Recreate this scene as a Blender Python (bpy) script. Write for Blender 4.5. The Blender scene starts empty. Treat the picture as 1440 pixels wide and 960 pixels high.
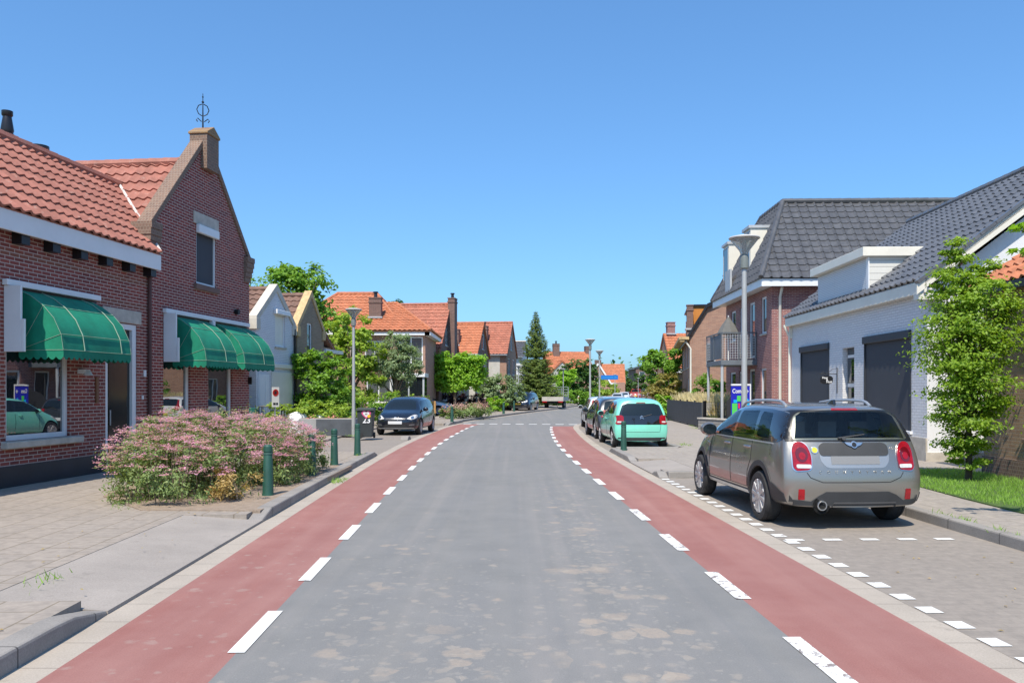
import bpy, bmesh, math, random
import numpy as np
from mathutils import Vector, Matrix
from mathutils.bvhtree import BVHTree

R = math.radians
scene = bpy.context.scene
C = scene.collection
rng = np.random.default_rng(7)
random.seed(7)

# ------------------------------------------------------------------ camera, sky, sun, exposure
cam_d = bpy.data.cameras.new('camera')
cam = bpy.data.objects.new('camera', cam_d)
C.objects.link(cam)
cam.location = (0, 0, 1.7)
cam.rotation_euler = (R(90), 0, 0)
cam_d.sensor_width = 36
cam_d.lens = 36 * 1150 / 1440
cam_d.shift_y = 68 / 1440
cam_d.clip_end = 3000
scene.camera = cam

SUN_EL, SUN_AZ = R(57), R(14)             # light travels towards +Y, turned 21 degrees to +X
sun_dir = Vector((math.sin(SUN_AZ) * math.cos(SUN_EL), math.cos(SUN_AZ) * math.cos(SUN_EL), -math.sin(SUN_EL)))
world = bpy.data.worlds.new('World')
scene.world = world
world.use_nodes = True
wn = world.node_tree
bg = wn.nodes['Background']
sky = wn.nodes.new('ShaderNodeTexSky')
sky.sky_type = 'NISHITA'
sky.sun_disc = False
sky.sun_elevation = SUN_EL
sky.sun_rotation = math.atan2(-sun_dir.x, -sun_dir.y)
sky.altitude = 0
sky.air_density = 1.0
sky.dust_density = 1.1
sky.ozone_density = 2.0
gm = wn.nodes.new('ShaderNodeGamma'); gm.inputs[1].default_value = .78
tint = wn.nodes.new('ShaderNodeMix'); tint.data_type = 'RGBA'; tint.blend_type = 'MULTIPLY'; tint.inputs[0].default_value = 1
tint.inputs[7].default_value = (.61, 1.03, 1.45, 1)
wn.links.new(sky.outputs[0], gm.inputs[0]); wn.links.new(gm.outputs[0], tint.inputs[6]); wn.links.new(tint.outputs[2], bg.inputs[0])
bg.inputs[1].default_value = 0.15
sun_l = bpy.data.lights.new('sun', 'SUN')
sun_l.energy = 4.5
sun_l.angle = R(0.5)
sun_l.color = (1.0, 0.905, 0.765)
sun = bpy.data.objects.new('sun', sun_l)
C.objects.link(sun)
sun.rotation_euler = sun_dir.to_track_quat('-Z', 'Y').to_euler()
scene.view_settings.view_transform = 'Standard'
scene.view_settings.look = 'None'
scene.view_settings.gamma = 1.0
scene.view_settings.exposure = 0.42
try:
    scene.cycles.max_bounces = 8
    scene.cycles.use_denoising = True
except Exception:
    pass

# ------------------------------------------------------------------ node materials
class NT:
    def __init__(self, name):
        self.m = bpy.data.materials.new(name)
        self.m.use_nodes = True
        self.t = self.m.node_tree
        self.p = self.t.nodes['Principled BSDF']
    def n(self, typ, **kw):
        nd = self.t.nodes.new('ShaderNode' + typ)
        for k, v in kw.items():
            setattr(nd, k, v)
        return nd
    def l(self, a, b):
        self.t.links.new(a, b)
    def math(self, op, a, b=None, c=None, clamp=False):
        nd = self.n('Math', operation=op, use_clamp=clamp)
        for i, x in enumerate((a, b, c)):
            if x is None: continue
            if isinstance(x, (int, float)): nd.inputs[i].default_value = x
            else: self.l(x, nd.inputs[i])
        return nd.outputs[0]
    def mix(self, f, a, b, blend='MIX'):
        nd = self.n('Mix', data_type='RGBA', blend_type=blend)
        for s, x in ((nd.inputs[0], f), (nd.inputs[6], a), (nd.inputs[7], b)):
            if isinstance(x, (int, float)): s.default_value = x
            elif isinstance(x, (tuple, list)): s.default_value = (x[0], x[1], x[2], 1)
            else: self.l(x, s)
        return nd.outputs[2]
    def noise(self, vec, scale, detail=4, rough=.55):
        nd = self.n('TexNoise')
        nd.inputs['Scale'].default_value = scale
        nd.inputs['Detail'].default_value = detail
        nd.inputs['Roughness'].default_value = rough
        if vec is not None: self.l(vec, nd.inputs['Vector'])
        return nd.outputs[0]
    def ramp(self, f, p0, p1, c0=(0, 0, 0), c1=(1, 1, 1)):
        nd = self.n('ValToRGB')
        nd.color_ramp.elements[0].position = p0
        nd.color_ramp.elements[1].position = p1
        nd.color_ramp.elements[0].color = (*c0, 1)
        nd.color_ramp.elements[1].color = (*c1, 1)
        self.l(f, nd.inputs[0])
        return nd.outputs[0]
    def obj(self):
        if not hasattr(self, '_tc'): self._tc = self.n('TexCoord')
        return self._tc.outputs['Object']
    def geo(self):
        if not hasattr(self, '_g'): self._g = self.n('NewGeometry')
        return self._g
    def bump(self, h, strength=.3, dist=.01, prev=None):
        b = self.n('Bump')
        b.inputs['Strength'].default_value = strength
        b.inputs['Distance'].default_value = dist
        self.l(h, b.inputs['Height'])
        if prev is not None: self.l(prev, b.inputs['Normal'])
        return b.outputs[0]
    def set(self, **kw):
        for k, v in kw.items():
            s = self.p.inputs[k.replace('_', ' ')]
            if isinstance(v, (int, float)): s.default_value = v
            elif isinstance(v, (tuple, list)): s.default_value = (v[0], v[1], v[2], 1) if len(v) == 3 else v
            else: self.l(v, s)

def sc(c, k): return tuple(max(0, min(1, x * k)) for x in c)

def plain(name, col, rough=.6, metal=0., var=.12, vs=3., bump=0., bs=60., spec=.5, coat=0., ior=1.5, isl=0.):
    t = NT(name)
    o = t.obj()
    a = t.noise(o, vs, 6, .6)
    f = t.ramp(a, .3, .7)
    c = t.mix(f, sc(col, 1 - var), sc(col, 1 + var))
    if isl:
        rnd = t.geo().outputs['Random Per Island']
        c = t.mix(t.math('MULTIPLY', rnd, isl), c, sc(col, .35))
    t.set(Base_Color=c, Roughness=rough, Metallic=metal, IOR=ior)
    t.p.inputs['Specular IOR Level'].default_value = spec
    if coat:
        t.set(Coat_Weight=coat, Coat_Roughness=.04)
    if bump:
        t.l(t.bump(t.noise(o, bs, 3), bump, .01), t.p.inputs['Normal'])
    return t.m

def wallvec(t):
    tc = t.obj(); nn = t._tc.outputs['Normal']
    s = t.n('SeparateXYZ'); t.l(tc, s.inputs[0])
    q = t.n('SeparateXYZ'); t.l(nn, q.inputs[0])
    ax = t.math('ABSOLUTE', q.outputs[0]); ay = t.math('ABSOLUTE', q.outputs[1]); az = t.math('ABSOLUTE', q.outputs[2])
    pick = t.math('GREATER_THAN', ax, ay)
    u = t.math('ADD', t.math('MULTIPLY', s.outputs[1], pick), t.math('MULTIPLY', s.outputs[0], t.math('SUBTRACT', 1, pick)))
    flat = t.math('GREATER_THAN', az, .9)
    v = t.math('ADD', t.math('MULTIPLY', s.outputs[1], flat), t.math('MULTIPLY', s.outputs[2], t.math('SUBTRACT', 1, flat)))
    c = t.n('CombineXYZ'); t.l(u, c.inputs[0]); t.l(v, c.inputs[1])
    return c.outputs[0]

def brick(name, c1, c2, mortar, bw=.22, bh=.066, ms=.006, var=.25, offs=.5, rough=.85, bump=.5, flat=False, bands=None, rot=0, grime=.25, spread=3.0):
    """brick, block or tile bond; the colour of each unit varies between c1 and c2"""
    t = NT(name)
    if flat:
        v = t.obj()
        if rot:
            mp = t.n('Mapping'); mp.inputs['Rotation'].default_value = (0, 0, rot); t.l(v, mp.inputs[0]); v = mp.outputs[0]
    else: v = wallvec(t)
    b = t.n('TexBrick')
    t.l(v, b.inputs['Vector'])
    b.offset = offs
    b.inputs['Color1'].default_value = (*c1, 1); b.inputs['Color2'].default_value = (*c2, 1); b.inputs['Mortar'].default_value = (*mortar, 1)
    b.inputs['Scale'].default_value = 1
    b.inputs['Mortar Size'].default_value = ms; b.inputs['Mortar Smooth'].default_value = .2
    b.inputs['Brick Width'].default_value = bw; b.inputs['Row Height'].default_value = bh
    o = t.obj()
    big = t.ramp(t.noise(o, .6, 5, .6), .3, .75)
    c = t.mix(t.math('MULTIPLY', big, grime), b.outputs[0], sc(tuple((x + y) / 2 for x, y in zip(c1, mortar)), .8))
    fine = t.noise(o, 22 if not flat else 9, 4, .65)
    c = t.mix(var, c, t.mix(1, c, t.ramp(fine, .25, .8, (.45, .45, .45), (1.25, 1.22, 1.18)), 'MULTIPLY'))
    if bands:
        s = t.n('SeparateXYZ'); t.l(o, s.inputs[0])
        for z0, z1, col in bands:
            m = t.math('MULTIPLY', t.math('GREATER_THAN', s.outputs[2], z0), t.math('LESS_THAN', s.outputs[2], z1))
            m = t.math('MULTIPLY', m, .8)
            c = t.mix(t.math('MULTIPLY', m, t.math('SUBTRACT', 1, b.outputs[1])), c, col)
    t.set(Base_Color=c, Roughness=rough)
    h = t.math('SUBTRACT', t.math('MULTIPLY', fine, .3), b.outputs[1])
    t.l(t.bump(h, bump, .008), t.p.inputs['Normal'])
    return t.m

def leafmat(name, c1, c2, trans=.35, rough=.5, c3=None):
    t = NT(name)
    g = t.geo()
    c = t.mix(g.outputs['Random Per Island'], c1, c2)
    big = t.ramp(t.noise(t.obj(), 1.1, 3), .35, .7)
    c = t.mix(t.math('MULTIPLY', big, .45), c, c3 or sc(c2, 1.35))
    t.set(Base_Color=c, Roughness=rough)
    t.p.inputs['Specular IOR Level'].default_value = .35
    tr = t.n('BsdfTranslucent')
    t.l(t.mix(.5, c, sc((c2[0] * 1.6, c2[1] * 1.5, c2[2] * .6), 1.3)), tr.inputs[0])
    ms = t.n('MixShader'); ms.inputs[0].default_value = trans
    out = t.t.nodes['Material Output']
    t.l(t.p.outputs[0], ms.inputs[1]); t.l(tr.outputs[0], ms.inputs[2]); t.l(ms.outputs[0], out.inputs[0])
    return t.m

def glassmat(name, col=(.012, .016, .02), ior=2.1, rough=.015):
    t = NT(name)
    t.set(Base_Color=col, Roughness=rough, IOR=ior)
    wob = t.noise(t.obj(), .9, 2)
    t.l(t.bump(wob, .06, .02), t.p.inputs['Normal'])
    return t.m

# ------------------------------------------------------------------ mesh helpers
class MB:
    def __init__(self):
        self.v, self.f, self.mi = [], [], []
        self.M = None
    def add(self, vs, fs, mi=0):
        b = len(self.v)
        if self.M is not None: vs = [self.M @ Vector(p) for p in vs]
        self.v += [tuple(p) for p in vs]
        for f in fs:
            self.f.append([i + b for i in f]); self.mi.append(mi)
        return self
    def quad(self, *p, mi=0): return self.add(p, [list(range(len(p)))], mi)
    def box(self, x0, x1, y0, y1, z0, z1, mi=0):
        x0, x1 = min(x0, x1), max(x0, x1); y0, y1 = min(y0, y1), max(y0, y1); z0, z1 = min(z0, z1), max(z0, z1)
        vs = [(x, y, z) for z in (z0, z1) for y in (y0, y1) for x in (x0, x1)]
        return self.add(vs, [[0, 2, 3, 1], [4, 5, 7, 6], [0, 1, 5, 4], [2, 6, 7, 3], [0, 4, 6, 2], [1, 3, 7, 5]], mi)
    def bar(self, a, b, w, h, mi=0, up=(0, 0, 1)):
        a, b = Vector(a), Vector(b); d = (b - a).normalized(); up = Vector(up)
        s = d.cross(up)
        if s.length < 1e-4: s = d.cross(Vector((1, 0, 0)))
        s.normalize(); q = s.cross(d).normalized()
        vs = [p + s * (i * w / 2) + q * (j * h / 2) for p in (a, b) for i, j in ((-1, -1), (1, -1), (1, 1), (-1, 1))]
        return self.add(vs, [[3, 2, 1, 0], [4, 5, 6, 7], [0, 1, 5, 4], [1, 2, 6, 5], [2, 3, 7, 6], [3, 0, 4, 7]], mi)
    def prism(self, pts, vec, mi=0):
        n = len(pts); vec = Vector(vec)
        vs = [Vector(p) for p in pts] + [Vector(p) + vec for p in pts]
        return self.add(vs, [list(range(n))[::-1], list(range(n, 2 * n))] + [[i, (i + 1) % n, n + (i + 1) % n, n + i] for i in range(n)], mi)
    def tube(self, pts, r, n=8, mi=0, caps=True):
        pts = [Vector(p) for p in pts]
        rs = r if isinstance(r, (list, tuple)) else [r] * len(pts)
        vs = []; ref = None
        for i, p in enumerate(pts):
            d = (pts[min(i + 1, len(pts) - 1)] - pts[max(i - 1, 0)]).normalized()
            if ref is None: ref = Vector((0, 0, 1)) if abs(d.z) < .9 else Vector((1, 0, 0))
            s = d.cross(ref).normalized(); ref = s.cross(d).normalized()
            for k in range(n):
                a = 2 * math.pi * k / n
                vs.append(p + (s * math.cos(a) + ref * math.sin(a)) * rs[i])
        fs = [[i * n + k, i * n + (k + 1) % n, (i + 1) * n + (k + 1) % n, (i + 1) * n + k] for i in range(len(pts) - 1) for k in range(n)]
        if caps:
            fs += [list(range(n))[::-1], [(len(pts) - 1) * n + k for k in range(n)]]
        return self.add(vs, fs, mi)
    def lathe(self, prof, c=(0, 0, 0), n=16, axis='z', mi=0):
        vs = []
        for r, h in prof:
            for k in range(n):
                a = 2 * math.pi * k / n
                x, y = r * math.cos(a), r * math.sin(a)
                vs.append((c[0] + x, c[1] + y, c[2] + h) if axis == 'z' else ((c[0] + h, c[1] + x, c[2] + y) if axis == 'x' else (c[0] + y, c[1] + h, c[2] + x)))
        fs = [[i * n + k, i * n + (k + 1) % n, (i + 1) * n + (k + 1) % n, (i + 1) * n + k] for i in range(len(prof) - 1) for k in range(n)]
        if prof[0][0] > 1e-6: fs.append(list(range(n))[::-1])
        if prof[-1][0] > 1e-6: fs.append([(len(prof) - 1) * n + k for k in range(n)])
        return self.add(vs, fs, mi)
    def build(self, name, mats, parent=None, smooth=None, bevel=0., loc=None):
        me = bpy.data.meshes.new(name)
        me.from_pydata(self.v, [], self.f)
        if not isinstance(mats, (list, tuple)): mats = [mats]
        for m in mats: me.materials.append(m)
        if len(mats) > 1: me.polygons.foreach_set('material_index', self.mi)
        me.validate(); me.update()
        bm = bmesh.new(); bm.from_mesh(me); bmesh.ops.remove_doubles(bm, verts=bm.verts, dist=1e-5); bmesh.ops.recalc_face_normals(bm, faces=bm.faces); bm.to_mesh(me); bm.free()
        if smooth is not None:
            me.polygons.foreach_set('use_smooth', [True] * len(me.polygons))
            me.set_sharp_from_angle(angle=R(smooth))
        o = bpy.data.objects.new(name, me)
        C.objects.link(o)
        if parent is not None: o.parent = parent
        if loc is not None: o.location = loc
        if bevel:
            b = o.modifiers.new('bevel', 'BEVEL'); b.width = bevel; b.segments = 2; b.limit_method = 'ANGLE'; b.angle_limit = R(40)
        return o

def tag(o, label, cat, group=None, kind=None):
    o['label'] = label; o['category'] = cat
    if group: o['group'] = group
    if kind: o['kind'] = kind
    return o
def thing(name, label, cat, loc=(0, 0, 0), rz=0., group=None):
    o = bpy.data.objects.new(name, None)
    C.objects.link(o)
    o.empty_display_size = .2
    o.location = loc; o.rotation_euler = (0, 0, rz)
    return tag(o, label, cat, group)
def structure(mb, name, mat, **kw):
    o = mb.build(name, mat, **kw); o['kind'] = 'structure'
    return o
def copy_tree(o, parent=None):
    c = o.copy(); C.objects.link(c)
    if parent is not None: c.parent = parent
    for ch in list(o.children): copy_tree(ch, c)
    return c
def ground_pt(px, py, h=1.7):
    y = h * 1150 / (py - 548)
    return Vector(((px - 720) / 1150 * y, y, 1.7 - h))
def pix(px, py, y):
    return Vector(((px - 720) / 1150 * y, y, 1.7 - (py - 548) / 1150 * y))

def wallface(mb, o, ax, inn, prof, holes=(), depth=.12, z0=0., mi=0):
    """wall in the plane of o/ax/z with a polyline top and rectangular openings that have reveals"""
    o, ax, inn = Vector(o), Vector(ax), Vector(inn)
    def P(u, z, d=0): return o + ax * u + Vector((0, 0, z)) + inn * d
    us = sorted(set([round(p[0], 5) for p in prof] + [round(h[k], 5) for h in holes for k in (0, 1)]))
    us = [u for u in us if prof[0][0] - 1e-6 <= u <= prof[-1][0] + 1e-6]
    def top(a, b):
        m = (a + b) / 2
        for (ua, za), (ub, zb) in zip(prof, prof[1:]):
            if ua <= m <= ub and ub > ua:
                return za + (zb - za) * (a - ua) / (ub - ua), za + (zb - za) * (b - ua) / (ub - ua)
    for a, b in zip(us, us[1:]):
        ta, tb = top(a, b); z = z0
        for h in sorted([h for h in holes if h[0] <= a + 1e-6 and h[1] >= b - 1e-6], key=lambda h: h[2]):
            if h[2] > z: mb.quad(P(a, z), P(b, z), P(b, h[2]), P(a, h[2]), mi=mi)
            z = h[3]
        mb.quad(P(a, z), P(b, z), P(b, tb), P(a, ta), mi=mi)
    for h in holes:
        a, b, c, d = h[:4]
        mb.quad(P(a, c), P(a, d), P(a, d, depth), P(a, c, depth), mi=mi)
        mb.quad(P(b, d), P(b, c), P(b, c, depth), P(b, d, depth), mi=mi)
        mb.quad(P(a, d), P(b, d), P(b, d, depth), P(a, d, depth), mi=mi)
        mb.quad(P(b, c), P(a, c), P(a, c, depth), P(b, c, depth), mi=mi)

def oriented(o, ax, inn):
    o, ax, inn = Vector(o), Vector(ax), Vector(inn)
    return Matrix(((ax.x, inn.x, 0, o.x), (ax.y, inn.y, 0, o.y), (ax.z, inn.z, 1, o.z), (0, 0, 0, 1)))

def window(parent, o, ax, inn, u0, u1, z0, z1, fm, pm, depth=.1, fw=.06, vbars=(), hbars=(), sill=None, name='window', label=None, ft=.06):
    """frame with its pane and sill, set back in an opening"""
    T = oriented(o, ax, inn)
    g = .003
    u0 += g; u1 -= g; z0 += g; z1 -= g
    mb = MB(); mb.M = T
    mb.box(u0, u0 + fw, depth - ft, depth, z0, z1); mb.box(u1 - fw, u1, depth - ft, depth, z0, z1)
    mb.box(u0 + fw, u1 - fw, depth - ft, depth, z0, z0 + fw); mb.box(u0 + fw, u1 - fw, depth - ft, depth, z1 - fw, z1)
    for f in vbars:
        x = u0 + (u1 - u0) * f; mb.box(x - fw / 2, x + fw / 2, depth - ft + .004, depth, z0 + fw, z1 - fw)
    for f in hbars:
        z = z0 + (z1 - z0) * f; mb.box(u0 + fw, u1 - fw, depth - ft + .008, depth, z - fw / 2, z + fw / 2)
    w = mb.build(name, fm, parent)
    if label: w['label'] = label
    p = MB(); p.M = T
    p.box(u0 + fw * .5, u1 - fw * .5, depth - ft * .45, depth + .01, z0 + fw * .5, z1 - fw * .5)
    p.build('pane', pm, w)
    if sill:
        s = MB(); s.M = T
        s.box(u0 - .06, u1 + .06, -.06, depth - .005, z0 - .075, z0 - .006)
        s.build('sill', sill, w, bevel=.008)
    return w

def tile_sheet(parent, mat, o, a, s, la, ls, clips=(), period=.24, row=.34, amp=.03, step=.028, seg=5, name='roof', under=None, sharp=1.3, step_=None):
    step = step_ or step
    """pantiled slope: waves along the eave, lapped courses up the slope"""
    o, a, s = Vector(o), Vector(a).normalized(), Vector(s).normalized()
    n = a.cross(s).normalized()
    nc = max(1, int(math.ceil(la / period))) * seg; nr = max(1, int(math.ceil(ls / row)))
    bm = bmesh.new()
    def prof(x):
        w = (x / period) % 1
        return amp * (0.5 + .5 * math.cos(2 * math.pi * w)) ** sharp * 1.4
    for r in range(nr):
        rows = []
        jit = random.uniform(-.003, .003)
        for (y, h) in ((r * row - .02, step + .012), (r * row, step + .012), (min((r + 1) * row, ls), .0)):
            rows.append([bm.verts.new(o + a * (i * period / seg) + s * y + n * (prof(i * period / seg) + h + jit)) for i in range(nc + 1)])
        low = [bm.verts.new(v.co - n * (step + .012)) for v in rows[0]]
        for A, B in ((low, rows[0]), (rows[0], rows[1]), (rows[1], rows[2])):
            for i in range(nc):
                bm.faces.new((A[i], A[i + 1], B[i + 1], B[i]))
    # solid slab under the tiles
    v = [bm.verts.new(o + a * x + s * y - n * d) for d in (.01, .10) for x, y in ((0, 0), (la, 0), (la, ls), (0, ls))]
    for f in ((0, 1, 2, 3), (7, 6, 5, 4), (0, 4, 5, 1), (1, 5, 6, 2), (2, 6, 7, 3), (3, 7, 4, 0)): bm.faces.new([v[i] for i in f])
    for pt, no in list(clips) + [(o + a * la, a)]:
        bmesh.ops.bisect_plane(bm, geom=bm.verts[:] + bm.edges[:] + bm.faces[:], plane_co=Vector(pt), plane_no=Vector(no).normalized(), clear_outer=True)
    me = bpy.data.meshes.new(name)
    for f in bm.faces: f.smooth = True
    bm.to_mesh(me); bm.free()
    me.set_sharp_from_angle(angle=R(45))
    me.materials.append(mat)
    ob = bpy.data.objects.new(name, me); C.objects.link(ob); ob.parent = parent
    return ob

def ridge_caps(parent, mat, a, b, r=.12, l=.38, name='ridge_cap'):
    a, b = Vector(a), Vector(b); d = b - a; n = max(1, int(d.length / l)); mb = MB()
    for i in range(n):
        p, q = a + d * (i / n), a + d * ((i + 1.06) / n)
        mb.tube([p, q], [r * .9, r], 8)
    return mb.build(name, mat, parent, smooth=40)

# ------------------------------------------------------------------ foliage
def leaves_object(name, pts, size, mat, parent=None, up=.35, aspect=.55, stuff=False, sizevar=.35, out=None):
    n = len(pts)
    d = rng.normal(size=(n, 3)); d /= np.linalg.norm(d, axis=1)[:, None]
    nr = rng.normal(size=(n, 3)); nr[:, 2] = np.abs(nr[:, 2]) + up * 2
    if out is not None: nr += out * 1.2
    nr /= np.linalg.norm(nr, axis=1)[:, None]
    t = np.cross(nr, d); t /= np.linalg.norm(t, axis=1)[:, None] + 1e-9
    b = np.cross(nr, t)
    s = size * (1 + sizevar * (rng.random(n) * 2 - 1))[:, None]
    V = np.empty((n, 4, 3))
    V[:, 0] = pts - t * s * .5
    V[:, 1] = pts + b * s * aspect * .5 + nr * s * .08
    V[:, 2] = pts + t * s * .5 - nr * s * .1
    V[:, 3] = pts - b * s * aspect * .5 + nr * s * .08
    me = bpy.data.meshes.new(name)
    me.vertices.add(n * 4); me.loops.add(n * 4); me.polygons.add(n)
    me.vertices.foreach_set('co', V.reshape(-1).astype(np.float32))
    me.loops.foreach_set('vertex_index', np.arange(n * 4, dtype=np.int32))
    me.polygons.foreach_set('loop_start', np.arange(n, dtype=np.int32) * 4)
    me.materials.append(mat)
    me.update(calc_edges=True)
    o = bpy.data.objects.new(name, me); C.objects.link(o)
    if parent is not None: o.parent = parent
    return o

def clump_points(ells, nclump, nleaf, crad=.26, flat=.6, shell=.45, zmin=.02):
    """clump centres spread through ellipsoids, then leaves round each centre"""
    vol = np.array([e[3] * e[4] * e[5] for e in ells]) ** .67; vol /= vol.sum()
    cs, ps, outs = [], [], []
    for e, w in zip(ells, vol):
        k = max(3, int(nclump * w))
        c = np.array(e[:3]); r = np.array(e[3:6])
        d = rng.normal(size=(k, 3)); d /= np.linalg.norm(d, axis=1)[:, None]
        rad = (shell + (1 - shell) * rng.random(k) ** .6) * (.86 + .22 * rng.random(k))
        cc = c + d * rad[:, None] * r
        cr = crad * r.mean() * (.55 + .9 * rng.random(k))
        m = int(nleaf * w / k)
        off = rng.normal(size=(k, m, 3)) * .5
        off[..., 2] *= flat
        p = cc[:, None] + off * cr[:, None, None]
        ps.append(p.reshape(-1, 3)); cs.append(cc)
        oo = p.reshape(-1, 3) - c; outs.append(oo / (np.linalg.norm(oo, axis=1)[:, None] + 1e-6))
    p = np.concatenate(ps); o = np.concatenate(outs); k = p[:, 2] > zmin
    return np.concatenate(cs), p[k], o[k]

def plant(name, label, cat, loc, ells, mat, nclump=60, nleaf=4000, size=.12, trunk=None, bark=None, group=None, crad=.26, shell=.45, aspect=.6, limbs=9, parts=('trunk', 'crown'), flat=.6, up=.35):
    """trunk = (radius, height to the fork); ells in plant coordinates"""
    root = thing(name, label, cat, loc, 0, group)
    cs, p, out = clump_points(ells, nclump, nleaf, crad, flat, shell)
    leaves_object(parts[1], p, size, mat, root, out=out, aspect=aspect, up=up)
    if trunk:
        r, h = trunk; mb = MB()
        top = np.array(max(ells, key=lambda e: e[2])[:3])
        mb.tube([(0, 0, -.1), (r * .2, 0, h * .5), (0, r * .2, h), tuple(top * np.array((.7, .7, 1)) * np.array((1, 1, .95)))], [r * 1.25, r, r * .85, r * .2], 8)
        for c in cs[rng.permutation(len(cs))[:limbs]]:
            z = min(h * (.75 + .3 * rng.random()), c[2] * .9)
            mid = np.array((c[0] * .45, c[1] * .45, z + (c[2] - z) * .6))
            mb.tube([(0, 0, z), tuple(mid), tuple(c)], [r * .5, r * .3, r * .1], 6)
        mb.build(parts[0], bark, root, smooth=60)
    return root
# ------------------------------------------------------------------ surface materials
def splash(t, c, vec, o, scl, p, k, op, col):
    """roundish dried splashes: one possible spot in each cell, its size random"""
    v = t.n('TexVoronoi'); v.inputs['Scale'].default_value = scl; t.l(vec, v.inputs['Vector'])
    sp = t.n('SeparateXYZ'); t.l(v.outputs['Color'], sp.inputs[0])
    rad = t.math('MULTIPLY', t.math('SUBTRACT', t.math('ADD', sp.outputs[0], p), 1.0), k)
    nz = t.math('MULTIPLY', t.math('SUBTRACT', t.noise(o, scl * 3, 5, .7), .5), .55)
    m = t.ramp(t.math('ADD', t.math('SUBTRACT', rad, t.math('MULTIPLY', v.outputs['Distance'], .8)), nz), .0, .17)
    edge = t.ramp(t.noise(o, scl * 7, 4, .75), .3, .7, (.35, .35, .35), (1, 1, 1))
    f = t.math('MULTIPLY', t.math('MULTIPLY', m, edge), t.math('MULTIPLY', t.math('ADD', t.math('MULTIPLY', sp.outputs[1], .6), .4), op))
    return t.mix(f, c, col)

def asphalt_mat():
    t = NT('asphalt'); o = t.obj()
    s = t.n('SeparateXYZ'); t.l(o, s.inputs[0]); X, Y = s.outputs[0], s.outputs[1]
    fine = t.noise(o, 95, 5, .85); mid = t.noise(o, 2.2, 6, .65); big = t.noise(o, .28, 4, .6)
    grit = t.noise(o, 60, 2, .8)
    c = t.mix(t.ramp(mid, .3, .72), (.174, .172, .164), (.216, .211, .199))
    c = t.mix(t.math('MULTIPLY', t.ramp(big, .35, .7), .4), c, (.245, .235, .23))
    # long streaks left by traffic
    mp = t.n('Mapping'); mp.inputs['Scale'].default_value = (2.6, .09, 1); t.l(o, mp.inputs[0])
    st = t.ramp(t.noise(mp.outputs[0], 1.3, 5, .6), .36, .66)
    c = t.mix(t.math('MULTIPLY', st, .3), c, (.14, .15, .165))
    mp2 = t.n('Mapping'); mp2.inputs['Scale'].default_value = (3.4, .05, 1); mp2.inputs['Location'].default_value = (7, 3, 0); t.l(o, mp2.inputs[0])
    st2 = t.ramp(t.noise(mp2.outputs[0], 1.1, 3, .5), .52, .72)
    c = t.mix(t.math('MULTIPLY', st2, .35), c, (.28, .255, .24))
    c = t.mix(.55, c, t.mix(1, c, t.ramp(fine, .25, .75, (.55, .55, .56), (1.4, 1.4, 1.4)), 'MULTIPLY'))
    c = t.mix(t.ramp(grit, .66, .75), c, sc((.22, .22, .22), 1.35))
    # dried mud splashes, thickest in the right wheel track
    def lane(x0, w, y1):
        a = t.math('SUBTRACT', 1, t.math('DIVIDE', t.math('ABSOLUTE', t.math('SUBTRACT', X, x0)), w), clamp=True)
        b = t.math('SUBTRACT', 1, t.math('DIVIDE', Y, y1), clamp=True)
        return t.math('MULTIPLY', a, t.math('POWER', b, .5))
    L = t.math('ADD', t.math('ADD', lane(.85, .85, 19), t.math('MULTIPLY', lane(-.3, .75, 9.5), 1.05)), t.math('MULTIPLY', lane(-1.15, .75, 12), .9), clamp=True)
    wn_ = t.n('TexNoise'); wn_.inputs['Scale'].default_value = 5; t.l(o, wn_.inputs['Vector'])
    warp = t.n('VectorMath', operation='MULTIPLY_ADD'); t.l(wn_.outputs[1], warp.inputs[0]); warp.inputs[1].default_value = (.16, .16, 0); t.l(o, warp.inputs[2])
    for scl, p0, pk, k, op, col in ((2.1, .05, .50, 1.25, .85, (.385, .305, .23)), (4.6, .08, .60, 1.3, .85, (.37, .30, .235)), (10, .12, .60, 1.3, .75, (.345, .30, .25)), (22, .16, .45, 1.3, .6, (.33, .305, .27))):
        c = splash(t, c, warp.outputs[0], o, scl, t.math('ADD', t.math('MULTIPLY', L, pk), p0), k, op, col)
    t.set(Base_Color=c, Roughness=.88)
    t.l(t.bump(t.math('ADD', fine, grit), .35, .004), t.p.inputs['Normal'])
    return t.m

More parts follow.
